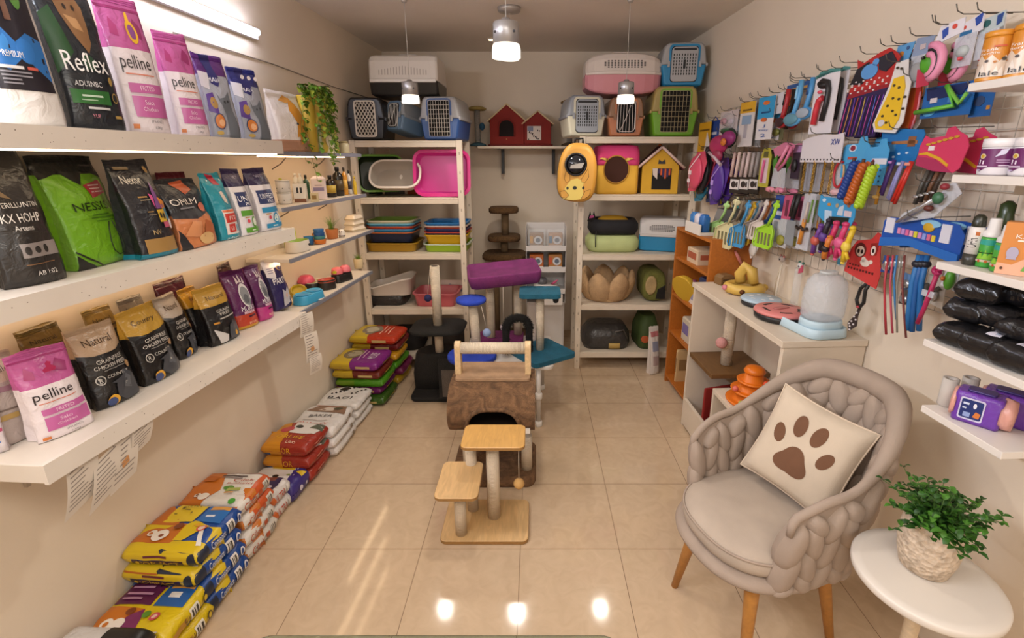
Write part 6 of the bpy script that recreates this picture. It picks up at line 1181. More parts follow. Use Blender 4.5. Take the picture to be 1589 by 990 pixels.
# inside the unit
t = thing('scratching_post', 'sisal scratching post with pink ball standing on the brown shelf of the unit', 'cat furniture', U(LU-.22, .215, .5285))
post(t, 0, 0, 0, .398, .033); ball(t, -.055, -.035, .15, .385, .033, '#cf938e', .03)
p = None; ORT = M('#e0741a', .35); t = thing('cat_track_tower', 'orange three tier cat ball tower on the inner shelf of the unit', 'cat toy', U(.44, .22, .4605))
for k, (r, z) in enumerate(((.125, .0), (.105, .058), (.08, .112))):
    MB().lathe([(r*.62, z+.001), (r, z+.003), (r+.004, z+.013), (r-.004, z+.016), (r*.8, z+.009), (r*.62, z+.012), (r*.55, z+.055), (.001, z+.055)], ORT, 36).build('tier', t)
MB().lathe([(.05, .168), (.055, .176), (.045, .195), (.02, .205), (.001, .206)], ORT, 24).build('top_knob', t)
for x, y, z, c in ((-.10, -.02, .085, '#d86a5a'), (-.085, -.075, .027, '#b5b04a'), (.03, -.075, .138, '#d8502a')): MB().ball((x, y, z), .016, M(c, .5), 12, 8).build('toy_ball', t)
t = thing('cat_track_toy', 'pale blue round cat toy with butterfly at the near end of the inner shelf', 'cat toy', U(.17, .22, .4605), .5)
MB().lathe([(.085, 0), (.10, .01), (.10, .035), (.09, .045), (.095, .05), (.08, .06), (.03, .064), (.001, .064)], M('#9fc4e0', .3), 32).build('disc', t)
b = MB(); b.add([(0, 0, .068), (.03, .012, .085), (.02, .03, .08), (0, 0, .068), (-.03, .012, .085), (-.02, .03, .08)], [(0, 1, 2), (3, 5, 4)], M('#3a3a40', .6)); b.tube([(0, 0, .064), (0, .002, .07)], .001, BLACK, 4); b.build('butterfly', t)
t = thing('teaser_toy', 'clear balloon shaped teaser toy on a stick behind the orange tower', 'cat toy', U(.40, .06, .4605))
MB().tube([(0, 0, 0), (0, -.005, .2)], .003, M('#9a8a7a', .5), 6).build('stick', t); MB().ball((0, -.01, .258), (.05, .055, .058), M('#e8e0da', .1, 'clear', p=.28), 18, 12).build('balloon', t); MB().ball((-.02, -.055, .275), (.012, .03, .014), M('#b9c05a', .5), 10, 6).build('feather', t)
t = thing('scratcher', 'red and beige scratching roller standing at the bottom of the unit', 'cat furniture', U(LU-.29, .20, .0455), .3); t.scale = (1, 1, 1.35)
MB().box(-.14, .14, .05, .065, 0, .26, M('#8c1d18', .7)).build('back_board', t, bev=.01); MB().box(-.14, .14, -.09, .0495, 0, .02, M('#9c231c', .7)).build('base', t, bev=.005); MB().tube([(-.05, .02, .225), (.05, -.09, .06)], .034, SIS, 18).build('roller', t)
# wooden box and bow on the far end
t = thing('wooden_box', 'small wooden box with burnt lettering at the far end of the shelf unit', 'box', (rx(2.795, .20), 2.79, ZT), .25)
MB().rr([(.095, .07, .004, 0), (.095, .07, .004, .045), (.06, .065, .004, .06)], M('#7a5a34', .6, 'wood'), 2, False).build('body', t); d = MB()
for z in (.012, .028): d.box(-.035, .035, -.0358, -.0352, z, z+.007, M('#3a2614', .7))
d.build('lettering', t)
t = thing('bow_tie', 'pink bow lying beside the wooden box', 'bow', (rx(2.755, .09), 2.745, ZT), .6); MB().ball((-.022, 0, .014), (.024, .014, .014), M('#cf3a72', .6), 10, 7).build('loop', t); MB().ball((.022, 0, .014), (.024, .014, .014), M('#cf3a72', .6), 10, 7).build('loop', t); MB().ball((0, 0, .014), .009, M('#b82a62', .6), 8, 6).build('knot', t)
# orange bookcase
YO0, YO1 = 2.875, 3.50; OB = thing('bookcase', 'orange wooden bookcase along the right wall beside the back rack', 'bookcase', (XR(YO0), YO0, 0), AR); LO = (YO1-YO0)/math.cos(AR)
def ob(n, *a, mat=ORN): return MB().box(*a, mat).build(n, OB, bev=.002)
ob('side_panel', -.27, -.005, 0, .022, 0, 1.24); ob('side_panel', -.27, -.005, LO-.022, LO, 0, 1.235); ob('back_panel', -.012, -.005, .0225, LO-.0225, .05, 1.22, mat=ORD_)
for z in (.04, .42, .72, 1.0): ob('shelf_board', -.265, -.0125, .0225, LO-.0225, z, z+.02)
ob('top_board', -.272, -.005, .0225, LO-.0225, 1.215, 1.235)
def B(y, off, z): return OB.matrix_basis @ Vector((-off, y, z))
bpy.context.view_layer.update()
t = thing('razor_toy', 'pink handled pet brush hanging on the orange side panel', 'pet brush', B(-.004, .10, 1.13), (0, math.radians(-25), 0)); MB().tube([(-.005, -.012, .05), (0, -.013, 0), (.004, -.012, -.05)], [.007, .011, .009], M('#d8837a', .45), 10).build('handle', t); MB().tube([(.004, -.012, -.055), (.004, -.013, -.07)], .006, M('#b9bcc2', .3), 8).build('neck', t); MB().prism([(-.035, -.095), (.035, -.095), (.008, -.068), (-.004, -.068)], -.018, -.006, M('#b9bcc2', .3)).build('blade', t)
for k, (y, z, lab, c, ph_) in enumerate(((.32, .06, 'orange ring toy, lower of two in the bottom of the bookcase', '#c07a35', 0), (.32, .205, 'orange ring toy, upper of two in the bottom of the bookcase', '#c07a35', 0))):
    t = thing('tunnel_ball', lab, 'cat toy', B(y-.15, .17, z+.0005), .3); MB().lathe([(.05, 0), (.075, .02), (.08, .07), (.07, .12), (.045, .14)], M(c, .6), 24).build('shell', t)
    for a in (3.9, 4.9): MB().loft([[(q_*.026*math.cos(i*.4488), yy, .07+q_*.03*math.sin(i*.4488)) for i in range(14)] for yy, q_ in ((-.086, .95), (-.074, 1))], M('#1a120c', .9)).build('hole', t, None, a+1.57)
for lab, y, z, w, h, c, c2 in (('beige flat box standing at the far side in the bottom of the bookcase', .48, .0605, .02, .26, '#c9a878', '#8a6a40'), ('stack of printed cartons on the second bookcase shelf', .36, .4405, .12, .17, '#c9bca8', '#7a6a9a'), ('brown jar carton in front on the second bookcase shelf', .2, .4405, .09, .19, '#7a4a2a', '#d0b070'), ('white folded packs on the third bookcase shelf', .3, .7405, .15, .10, '#d5ccc4', '#8a8aa8'), ('dark blue plastic bag on the third bookcase shelf', .14, .7405, .11, .22, '#2a3358', '#5a6a9a'), ('cream pack lying on the top bookcase compartment', .36, 1.0205, .16, .10, '#d0b89a', '#a8563a')):
    t = thing('boxed_goods', lab, 'box', B(y, .16, z), AR); MB().rr([(.16, w*1.2, .006, 0), (.16, w*1.2, .006, h*.95), (.15, w, .006, h)], M(c, .5), 3, False).build('carton', t); MB().box(-.0812, -.0803, -w*.45, w*.45, h*.3, h*.75, M(c2, .6)).box(-.06, .06, -w*.6-.001, -w*.6-.0003, h*.35, h*.7, M(c2, .6)).build('printed_front', t)
t = thing('play_disc', 'yellow round dome shaped pet toy in clear film leaning out of the bookcase', 'pet toy', B(.36, .285, .83), (0, math.radians(68), .5)); MB().lathe([(.10, 0), (.10, .01), (.085, .05), (.05, .08), (.001, .09)], M('#c9a02c', .6), 26).build('dome', t); MB().ball((-.03, -.06, .055), (.03, .02, .03), M('#7a3a5a', .6), 10, 7).build('emblem', t)
# grooming kit standing on top of the bookcase
t = thing('display_box', 'white counter display with blue packs and grey flap on the bookcase', 'display box', B(.30, .15, 1.2358), AR); MB().box(-.13, .12, -.13, .13, 0, .02, M('#ddd5cc', .5)).box(-.13, -.124, -.13, .13, .02, .07, M('#ddd5cc', .5)).build('tray', t); MB().prism([(-.02, .02), (.12, .02), (.12, .17), (.02, .165)], -.13, -.02, M('#7b7876', .5)).build('grey_flap', t)
for k in range(3): MB().rr([(.05, .07, .008, .0205, -.085, -.08+.08*k), (.05, .07, .008, .11, -.085, -.08+.08*k), (.03, .05, .006, .13, -.085, -.08+.08*k)], M(['#2f6ab0', '#d8d2dc', '#3a78b8'][k], .4, 'foil'), 3).build('pack', t)
# ------------------------------------------------------------------ wire grid and the goods hanging on the right wall
RW = math.atan2(-1, .0556)               # turns local +x along the wall towards the room's front, local -y into the room
GRD = thing('wire_grid', 'white wire grid panel with hooks on the right wall', 'wire grid', (XR(2.40)-.022, 2.40, 0), RW)
b = MB(); wm = M('#b9afa3', .35, metal=.3)
for i in range(35): x = -1.0+2.0*i/34; b.tube([(x, 0, 1.20), (x, 0, 2.03)], .0016, wm, 4)
for i in range(15): z = 1.20+.83*i/14; b.tube([(-1.0, -.003, z), (1.0, -.003, z)], .0016, wm, 4)
b.build('wires', GRD)
GI = GRD.matrix_basis.inverted(); bpy.context.view_layer.update(); GI = GRD.matrix_basis.inverted()
HK = M('#5a554e', .35, metal=.5)
def hook(P, L):
    q = GRD.matrix_basis.inverted() @ P; MB().tube([(q.x, .0, q.z), (q.x, -L+.02, q.z-.004), (q.x, -L, q.z+.004), (q.x, -L-.008, q.z+.022)], .0017, HK, 5).build('hook', GRD)
S = lambda w, h, p: (p[0]*w, p[1]*h)
def item(name, label, cat, x0, x1, y0, y1, off, parts, sw=0, group=None, hk=True):
    """hang one article: picture box of its face, its distance from the wall; parts in widths and heights of that box (origin top centre)"""
    xc = (x0+x1)/2; P = atR(xc, y0, off); Q = atR(xc, y1, off); w = abs(atR(x0, (y0+y1)/2, off).y-atR(x1, (y0+y1)/2, off).y); h = P.z-Q.z
    if hk: hook(P+Vector((0, 0, .004)), off+.03)
    objs = []
    for pn, shapes in parts:
        b = MB()
        for s in shapes:
            k, c = s[0], s[-1]; m = c if not isinstance(c, str) else M(c, .45)
            if k == 'r': b.prism([S(w, h, p) for p in rect(*s[1:5])], -.0015-(s[5] if len(s) > 6 else 0), .0015-(s[5] if len(s) > 6 else 0), m)
            elif k == 'p': b.prism([S(w, h, p) for p in s[1]], -.0015-(s[2] if len(s) > 3 else 0), .0015-(s[2] if len(s) > 3 else 0), m)
            elif k == 'e': b.prism([S(w, h, p) for p in ell(*s[1:5], 16)], -.0015-(s[5] if len(s) > 6 else 0), .0015-(s[5] if len(s) > 6 else 0), m)
            elif k == 'b': b.ball((s[1]*w, -s[5], s[2]*h), (s[3]*w, s[6] if len(s) > 7 else s[3]*w, s[4]*h), m, 12, 8)
            elif k == 't': b.tube([(p[0]*w, -p[2], p[1]*h) for p in s[1]], s[2], m, 7)
            elif k == 'f': b.tube([(p[0]*w, -p[2], p[1]*h) for p in s[1]], s[2], m, 4)
            elif k == 'x':
                vv, ff, tw, th = text2d(s[1]); q = s[4]*h/th; qs = s[5]*w/tw
                b.add([(s[2]*w+a*qs, -.0022-(s[6] if len(s) > 7 else 0), s[3]*h+c_*q) for a, c_ in vv], ff, m)
        objs.append((pn, b))
    rz = RW+math.radians(sw)
    if len(objs) == 1: return tag(objs[0][1].build(name, None, P, rz), label, cat, group)
    t = thing(name, label, cat, P, rz, group)
    for pn, b in objs: b.build(pn, t)
    return t
CLR = M('#e9e9ee', .12, 'clear', p=.28); CLR2 = M('#dfe2ea', .15, 'clear', p=.5); SIL = M('#b9babd', .25, metal=.7)
TAB = lambda c: ('p', [(-.5, 0), (-.2, .0), (0, .02), (.2, 0), (.5, 0), (.5, -.15), (-.5, -.15)], c)
# --- upper row, from the far end
item('toy_pack', 'narrow yellow packet hanging farthest on the top row of the right wall', 'packet', 1086, 1104, 190, 243, .13, [('card', [('r', -.5, -1, .5, 0, '#d8a51f')]), ('print', [('r', -.4, -.25, .4, -.2, .002, '#6a4a10'), ('e', .0, -.75, .2, .06, .002, '#8a6a1a')]), ('plug', [('p', [(.35, -.3), (.75, -.85), (.2, -.95)], .01, '#ddd5d0')])])
item('toy_pack', 'narrow royal blue packet beside the yellow packet on the right wall', 'packet', 1103, 1118, 183, 226, .11, [('card', [('r', -.5, -1, .5, -.1, '#1f4596'), ('t', [(-.3, -.1, 0), (0, .05, 0), (.3, -.1, 0)], .003, '#1f4596')]), ('print', [('r', -.3, -.6, .3, -.5, .002, '#d0d4e4')])])
item('blister_pack', 'clear blister pack with pink and green toys on the top row', 'blister pack', 1119, 1146, 172, 210, .13, [('card', [('r', -.5, -1, .5, 0, '#d8cccb')]), ('toy', [('b', -.2, -.4, .18, .14, .012, .01, '#d08a9a')]), ('toy', [('b', .22, -.45, .14, .12, .012, .01, '#cfc0d0')]), ('toy', [('b', 0, -.8, .3, .14, .014, .012, '#3a6a4a')]), ('blister', [('b', 0, -.5, .42, .42, .01, .018, CLR)])])
item('blister_pack', 'clear blister pack with orange dot right of the pink and green toys', 'blister pack', 1144, 1158, 180, 212, .10, [('card', [('r', -.5, -1, .5, 0, '#cfc9c6')]), ('toy', [('b', 0, -.6, .3, .16, .012, .01, '#8aa0b8')]), ('blister', [('b', 0, -.55, .44, .42, .01, .016, CLR)])])
item('hanging_card', 'white card with yellow header on the top row of the right wall', 'card', 1154, 1171, 158, 227, .14, [('card', [('r', -.5, -1, .5, 0, '#dad3cf')]), ('header_print', [('r', -.5, -.24, .5, 0, .002, '#d8a62a'), ('r', -.3, -.2, .3, -.16, .003, '#7a5a1a')]), ('comb', [('r', -.3, -.5, .3, -.3, .004, '#8aa4c0'), ('r', -.1, -.8, .1, -.5, .004, '#b0aab0')])], 10)
item('hanging_card', 'plain grey card next to the yellow headed card on the top row', 'card', 1170, 1186, 153, 226, .10, [('card', [('r', -.5, -1, .5, 0, '#918f8d')]), ('rivet', [('e', 0, -.5, .06, .015, .002, '#5a5856')])], 5)
item('hanging_card', 'white card with blue top and orange dots on the top row', 'card', 1182, 1202, 150, 216, .145, [('card', [('r', -.5, -1, .5, 0, '#dcd6d6')]), ('header_print', [('r', -.5, -.5, .5, 0, .002, '#2f92c4'), ('e', 0, -.14, .2, .05, .004, '#d8702a'), ('e', -.05, -.53, .18, .05, .004, '#c8622a'), ('r', -.25, -.38, .25, -.34, .004, '#1a4a7a')]), ('letter_print', [('x', 'J', 0, -.68, .08, .14, .002, '#2f62a8'), ('x', 'Kitty', 0, -.78, .06, .6, .002, '#2f62a8'), ('x', '2', 0, -.9, .08, .3, .002, '#2f62a8')])], 8)
item('hanging_card', 'small white card with one dot, left of the red brush', 'card', 1203, 1217, 144, 176, .12, [('card', [('r', -.5, -1, .5, 0, '#ddd8dc')]), ('dot_print', [('e', 0, -.55, .1, .04, .002, '#6a6a70')])])
item('blister_pack', 'olive tinted clear pack hanging under the small white card', 'blister pack', 1201, 1220, 176, 217, .09, [('card', [('r', -.5, -1, .5, 0, '#6e6a4a')]), ('print', [('r', -.4, -.4, .4, -.3, .002, '#3a5a8a'), ('b', 0, -.7, .3, .15, .01, .01, '#7a7a3a')])])
def brush(label, x0, x1, y0, y1, off, c1, c2, pad, sw=0):
    return item('grooming_brush', label, 'grooming brush', x0, x1, y0, y1, off, [('handle', [('t', [(.05, 0, .004), (.1, -.3, .008), (-.02, -.62, .01), (-.1, -.75, .01)], .012, c1)]), ('grip', [('t', [(.0, -.12, .012), (.02, -.4, .018)], .008, c2)]), ('head', [('b', -.08, -.84, .52, .16, .012, .014, c1)]), ('pad', [('b', -.08, -.84, .42, .125, .024, .008, pad)])], sw)
brush('red and black grooming brush with dark oval head on the top row', 1216, 1233, 139, 198, .13, '#a8262c', '#1f1a1c', '#3a2226')
brush('black and orange brush behind the light blue brush', 1226, 1240, 140, 200, .08, '#2a2220', '#c8702a', '#5a1f24')
brush('light blue grooming brush with round teal pad on the top row', 1232, 1256, 125, 195, .15, '#5a9fd0', '#8ac0e0', '#5f8fa0', 6)
brush('sky blue and grey grooming brush left of the nail clipper card', 1251, 1273, 121, 184, .14, '#4a92cc', '#1f4a80', '#a0acb8', 6)
item('hanging_card', 'blue paper header with orange stripe above the light blue brushes', 'card', 1222, 1262, 128, 140, .05, [('card', [('r', -.5, -1, .5, 0, '#2a5a9a')]), ('stripe_print', [('r', -.5, -.9, .5, -.55, .002, '#c9964a')])])
def clipper(label, x0, x1, y0, y1, off, n):
    return item('nail_clipper', label, 'nail clipper', x0, x1, y0, y1, off, [('card', [('r', -.5, -1, .5, -.04, '#ded8dc')]), ('header_print', [('p', [(-.5, -.04), (.5, -.04), (.5, .0), (.1, .03), (-.35, .0), (-.5, -.1)], .002, '#4f8a86')]), ('black_handle', [('t', [(-.25, -.2, .01), (-.1, -.15, .012), (.12, -.18, .012), (.2, -.3, .012), (.2, -.5, .012), (.1, -.8, .012)], .011, '#1d1b1d'), ('b', -.05, -.22, .22, .055, .012, .012, '#1d1b1d')]), ('red_handle', [('t', [(.05, -.42, .016), (-.1, -.46, .016), (-.16, -.6, .016), (-.2, -.85, .016)], .012, '#c8323e')]), ('pivot', [('b', -.06, -.33, .1, .03, .022, .008, '#d84a62')])], n)
clipper('red handled nail clipper on a white card, front one of two', 1272, 1301, 110, 206, .15, 10); clipper('red handled nail clipper on a white card, behind and right of its twin', 1299, 1319, 106, 203, .10, 4)
# ladybird like card with strings
item('wand_toy_card', 'red and black dotted toy card with purple stringed panel on the top row', 'toy card', 1322, 1392, 84, 212, .15, [('card', [('p', [(-.32, -.02), (-.18, -.08), (.1, .0), (.28, .03), (.42, -.04), (.5, -.1), (.42, -.42), (-.42, -.5), (-.28, -.14)], '#b02a28'), ('p', [(-.42, -.42), (.42, -.38), (.30, -1), (-.5, -.98)], '#2b1d4a')]), ('ear_print', [('p', [(-.38, -.32), (-.28, -.14), (-.06, -.08), (.0, -.24), (-.14, -.34)], .003, '#1d1b22'), ('p', [(.12, -.06), (.34, -.02), (.46, -.14), (.3, -.24), (.16, -.2)], .003, '#252430'), ('e', -.02, -.2, .16, .09, .004, '#5a94d0'), ('e', .08, -.1, .06, .04, .004, '#5a94d0')]), ('dot_print', [('e', -.4+.075*(k % 11), -.3-.05*(k//11)-.03*(k % 2), .018, .009, .0045, '#e6dcdc') for k in range(30)]), ('string', [('f', [(-.35+.07*k, -.5, .006), (-.37+.068*k+.02*(k % 3), -.72, .012), (-.42+.07*k, -.97, .008)], .0016, ['#c83a8a', '#d8a03a', '#7a4ac0', '#c85a2a', '#8a3ab0', '#d8b84a', '#5a3a9a', '#c84a9a', '#4a6ac0', '#b04a8a', '#8a5ad0'][k]) for k in range(11)])], 6)
item('toy_card', 'light blue header card with clear tail hanging above the yellow cheese card', 'toy card', 1392, 1420, 68, 97, .12, [('card', [('p', [(-.4, 0), (.5, 0), (.3, -.9), (-.5, -1)], '#5f9fd4')]), ('print', [('e', -.1, -.5, .12, .15, .002, '#c8823a'), ('e', .2, -.25, .08, .1, .002, '#3a5a8a')])])
item('scratch_mitt', 'yellow spotted cheese shaped mitt with white edge on the top row', 'cat toy', 1376, 1420, 96, 206, .15, [('edge', [('p', [(-.12, 0), (.22, .02), (.3, -.2), (.42, -.3), (.42, -.85), (.25, -1), (-.4, -.96), (-.5, -.85), (-.2, -.3)], '#d9d3d0')]), ('face', [('p', [(-.08, -.22), (.2, -.2), (.3, -.35), (.3, -.8), (.16, -.95), (-.35, -.92), (-.42, -.82), (-.14, -.4)], .004, '#dcb31f')]), ('spot_print', [('e', x, y, .035, .018, .0065, '#3a3020') for x, y in ((-.02, -.32), (.14, -.36), (.02, -.5), (.2, -.52), (-.1, -.6), (.08, -.68), (.2, -.74), (-.2, -.74), (-.05, -.84), (.36, -.5), (.37, -.66), (-.02, -.08), (.1, -.1))]), ('bow_print', [('e', -.2, -.84, .1, .05, .0065, '#c9c4ca')])], 10)
item('scarf', 'orange and red cloth scarf hanging behind the cheese shaped mitt', 'pet scarf', 1412, 1437, 118, 204, .11, [('cloth', [('p', [(-.2, 0), (.3, 0), (.5, -.3), (.4, -.8), (.0, -1), (-.5, -.9), (-.3, -.5)], '#b5521c')]), ('red_fold', [('p', [(.15, -.02), (.35, -.05), (.55, -.4), (.5, -.85), (.2, -.95), (.25, -.5)], .006, '#a82a24')]), ('pink_trim', [('t', [(.5, -.3, .008), (.55, -.6, .008), (.4, -.95, .008)], .003, '#d08090')])])
item('blister_pack', 'grey blue headed clear bag hanging between the mitt and the green toy', 'blister pack', 1420, 1452, 56, 133, .12, [('header', [('p', [(-.35, 0), (.5, -.04), (.3, -.42), (-.5, -.38)], '#8d9cb8')]), ('header_print', [('r', -.1, -.25, .15, -.15, .002, '#c9b8b8')]), ('bag', [('p', [(-.4, -.36), (.4, -.36), (.45, -1), (-.35, -1)], .004, CLR2)]), ('toy', [('b', 0, -.7, .3, .2, .008, .012, '#9a9a9c')])])
item('spiral_toy', 'green and pink spiral cat toy in a clear bag with white dotted header', 'cat toy', 1448, 1497, 38, 130, .15, [('header', [('p', [(-.2, -.0), (.42, .05), (.45, -.18), (-.3, -.3)], '#ded9de')]), ('header_print', [('p', [(-.12, -.08), (.02, -.04), (.05, -.16), (-.06, -.22)], .003, '#2a4aa0'), ('e', .2, -.06, .06, .04, .003, '#d04a3a')]), ('green_toy', [('b', -.12, -.6, .3, .2, .02, .02, '#52a02c')]), ('pink_ring', [('t', [(.0+.32*math.cos(a), -.62+.28*math.sin(a), .04) for a in [i*.45-1.4 for i in range(8)]], .013, '#d98aa8')]), ('pink_ring', [('t', [(-.02+.2*math.cos(a), -.66+.18*math.sin(a), .045) for a in [i*.45-1.4 for i in range(8)]], .01, '#d98aa8')]), ('black_ring', [('t', [(-.0+.26*math.cos(a), -.64+.23*math.sin(a), .047) for a in [i*.45-1.4 for i in range(8)]], .005, '#1d1b1d')]), ('red_base', [('p', [(-.48, -.68), (-.1, -.72), (-.05, -.98), (-.42, -1)], .02, '#b8304a')]), ('eye', [('b', -.2, -.52, .05, .03, .044, .006, '#1a1a1a')]), ('eye', [('b', -.05, -.48, .05, .03, .044, .006, '#1a1a1a')])], 8)
item('blister_pack', 'white headed clear bag with blue and red dots right of the spiral toy', 'blister pack', 1493, 1530, 22, 100, .14, [('header', [('p', [(-.45, -.15), (.45, 0), (.5, -.35), (-.4, -.45)], '#dcd8de')]), ('header_print', [('p', [(.15, -.1), (.42, -.02), (.4, -.2), (.25, -.25)], .003, '#2a4aa0'), ('e', -.25, -.22, .08, .04, .003, '#cf4a34'), ('r', -.35, -.4, .1, -.3, .003, '#2a6a9a')]), ('bag', [('p', [(-.45, -.4), (.4, -.36), (.4, -1), (-.4, -1)], .006, CLR2)]), ('toy', [('b', 0, -.7, .25, .12, .01, .012, '#b0b8b8')]), ('dot', [('b', .1, -.85, .08, .04, .02, .008, '#cf4a54')])])
item('blister_pack', 'teal and white headed clear bag hanging highest at the right', 'blister pack', 1526, 1562, 20, 88, .13, [('header', [('p', [(-.5, -.1), (.45, 0), (.5, -.35), (-.45, -.42)], '#b9c4c4')]), ('header_print', [('e', -.2, -.2, .15, .08, .003, '#2a5a5a'), ('p', [(.2, -.08), (.42, -.05), (.4, -.25), (.25, -.3)], .003, '#2a4a8a')]), ('bag', [('p', [(-.45, -.4), (.4, -.36), (.4, -1), (-.4, -1)], .004, CLR2)])])
item('mouse_toy_pack', 'wide blue pack with green triangular strap under the spiral toy', 'toy pack', 1437, 1514, 128, 180, .12, [('card', [('r', -.5, -1, .5, -.05, '#1f62a8')]), ('dark_panel', [('p', [(-.45, -.1), (.4, -.08), (.3, -.4), (-.4, -.45)], .003, '#1c2a5a')]), ('print', [('r', -.32, -.55, -.18, -.4, .004, '#d8ccd0'), ('r', .05, -.6, .22, -.38, .004, '#4a86c0'), ('e', -.3, -.85, .12, .1, .004, '#5aa8d8')]), ('green_strap', [('t', [(-.5, -.8, .02), (.3, -.72, .022), (.06, -.1, .02)], .008, '#62b53a')]), ('green_strap', [('t', [(.06, -.1, .02), (.38, -.68, .02), (.48, -.4, .02)], .006, '#7ac04a')])])
item('mouse_toy_pack', 'blue pack with small orange mark right of the green strapped pack', 'toy pack', 1512, 1545, 140, 180, .10, [('card', [('r', -.5, -1, .5, 0, '#1f5a9c')]), ('print', [('r', .3, -.75, .45, -.6, .002, '#c98a2a'), ('e', -.1, -.4, .25, .2, .002, '#3a4a6a')])])
# --- second row
HAR = (('pink padded pet harness in front of the hanging harness bundle', 1070, 1098, 236, 300, .18, '#c94a66', '#e6d4d8'), ('black pet harness second in the hanging bundle', 1086, 1108, 228, 304, .15, '#1d1a1e', '#5a5560'), ('teal pet harness showing below the black one', 1080, 1108, 252, 316, .12, '#1f7390', '#c9b06a'), ('dark navy pet harness behind the purple one', 1100, 1126, 240, 318, .10, '#1f2a52', '#b0a080'), ('purple pet harness at the right of the bundle', 1106, 1134, 246, 322, .16, '#4a2a86', '#a88ad0'))
for lab, x0, x1, y0, y1, off, c, c2 in HAR:
    item('pet_harness', lab, 'pet harness', x0, x1, y0, y1, off, [('vest', [('p', [(-.05, 0), (.35, .02), (.5, -.25), (.3, -.7), (.0, -.95), (-.4, -1), (-.5, -.75), (-.35, -.35)], .0, c), ('b', -.05, -.5, .38, .42, .006, .02, c)]), ('buckle', [('r', -.25, -.55, -.1, -.45, .028, c2), ('r', -.3, -.75, -.16, -.66, .026, c2)]), ('strap', [('f', [(-.3, -.9, .012), (-.2, -.4, .03), (.2, -.05, .012)], .004, c2)])])
item('pet_harness', 'magenta bow tied harness on top of the bundle', 'pet harness', 1106, 1146, 204, 262, .19, [('vest', [('b', -.1, -.35, .34, .26, .02, .03, '#a8285a'), ('b', .25, -.2, .22, .2, .02, .03, '#8a2a6a')]), ('knot', [('b', -.05, -.65, .2, .2, .03, .02, '#8a2244')]), ('flower', [('b', .3, -.3, .09, .1, .055, .012, '#c8702a')]), ('grey_band', [('t', [(-.4, -.55, .03), (0, -.7, .05), (.2, -.9, .04)], .01, '#b5a0a8')])])
item('pet_harness', 'dark green and black clothed harness above the magenta one', 'pet harness', 1122, 1148, 196, 232, .13, [('vest', [('b', 0, -.5, .45, .45, .01, .02, '#22382c')]), ('strap', [('t', [(-.4, -.2, .02), (.4, -.7, .03)], .006, '#1a1a1c')])])
item('leash', 'bright yellow leash strap hanging right of the purple harness', 'leash', 1122, 1128, 252, 318, .12, [('strap', [('t', [(0, 0, 0), (-.1, -.5, .004), (.1, -1, 0)], .005, '#d8c02a')])])
item('leash', 'red leash strap beside the pale comb packs', 'leash', 1133, 1144, 240, 285, .13, [('strap', [('t', [(.4, 0, 0), (.1, -.4, .006), (-.4, -1, 0)], .008, '#b5252e')])])
for k in range(3):
    item('comb_pack', ['pale pink comb pack, leftmost of three with black and white labels', 'pale pink comb pack, middle of three with black and white labels', 'clear comb pack, rightmost of three with black and white labels'][k], 'comb pack', 1138+15*k, 1154+15*k, 236, 301, .15, [('card', [('r', -.5, -1, .5, -.55, '#1a181a')]), ('tubes', [('t', [(-.25, 0, .004), (-.3, -.6, .01)], .010, ['#c9a9a0', '#bfa8a4', '#a89c98'][k]), ('t', [(.2, 0, .004), (.15, -.6, .01)], .010, ['#d8beb4', '#d0bab6', '#8f8885'][k])]), ('label_print', [('r', -.42, -.9, .42, -.66, .003, '#d8d2d0'), ('e', -.05, -.78, .22, .08, .005, '#2a2628'), ('r', .2, -.84, .34, -.72, .005, '#3a3638')])], 0, 'comb packs with black labels')
item('toothbrush_pack', 'yellow green edged pack with pink toothbrush on the second row', 'toothbrush pack', 1183, 1199, 230, 291, .16, [('frame', [('p', [(-.3, 0), (.3, 0), (.5, -.2), (.5, -1), (-.5, -1), (-.5, -.2)], '#b0a83a')]), ('inner', [('r', -.32, -.9, .32, -.25, .003, '#d8c4c8')]), ('brush', [('t', [(.05, -.3, .01), (0, -.55, .012), (-.05, -.88, .01)], .006, '#cf5a86')]), ('hook_card', [('r', -.2, -.22, .2, -.08, .003, '#5a5a34')])])
item('toothbrush_pack', 'brown black pack right of the yellow green toothbrush pack', 'toothbrush pack', 1197, 1210, 233, 292, .12, [('card', [('r', -.5, -1, .5, 0, '#2c241e')]), ('print', [('r', -.3, -.4, .3, -.1, .002, '#6a8a3a'), ('r', -.3, -.9, .3, -.6, .002, '#4a3a34')])])
item('leash', 'pink leash looped on a pink card with clear pouch below', 'leash', 1199, 1236, 221, 300, .16, [('card', [('p', [(-.45, -.12), (-.2, -.06), (.0, 0), (.3, -.02), (.45, -.06), (.4, -.16), (-.3, -.3)], '#cf7a98')]), ('strap', [('t', [(.25, -.05, .008), (.1, -.3, .014), (-.1, -.5, .012)], .009, '#d8839f'), ('t', [(.4, -.1, .008), (.25, -.4, .016), (-.02, -.55, .012)], .007, '#c86a8c')]), ('green_leaf', [('p', [(-.35, -.35), (-.2, -.25), (-.15, -.5), (-.3, -.6)], .004, '#4a8a34')]), ('pouch', [('p', [(-.25, -.5), (.25, -.5), (.3, -.9), (-.3, -.9)], .006, CLR2)]), ('bow', [('b', -.25, -.95, .2, .06, .012, .012, '#d88a9a'), ('b', .15, -.95, .2, .06, .012, .012, '#cf7a94')])])
item('blister_pack', 'purple black pack between the pink leash and the white bunting card', 'blister pack', 1233, 1246, 226, 278, .13, [('card', [('r', -.5, -1, .5, 0, '#3a2c3c')]), ('header_print', [('r', -.5, -.2, .5, 0, .002, '#b58ab8')]), ('toy', [('b', 0, -.6, .3, .2, .01, .01, '#1f1c1e')])])
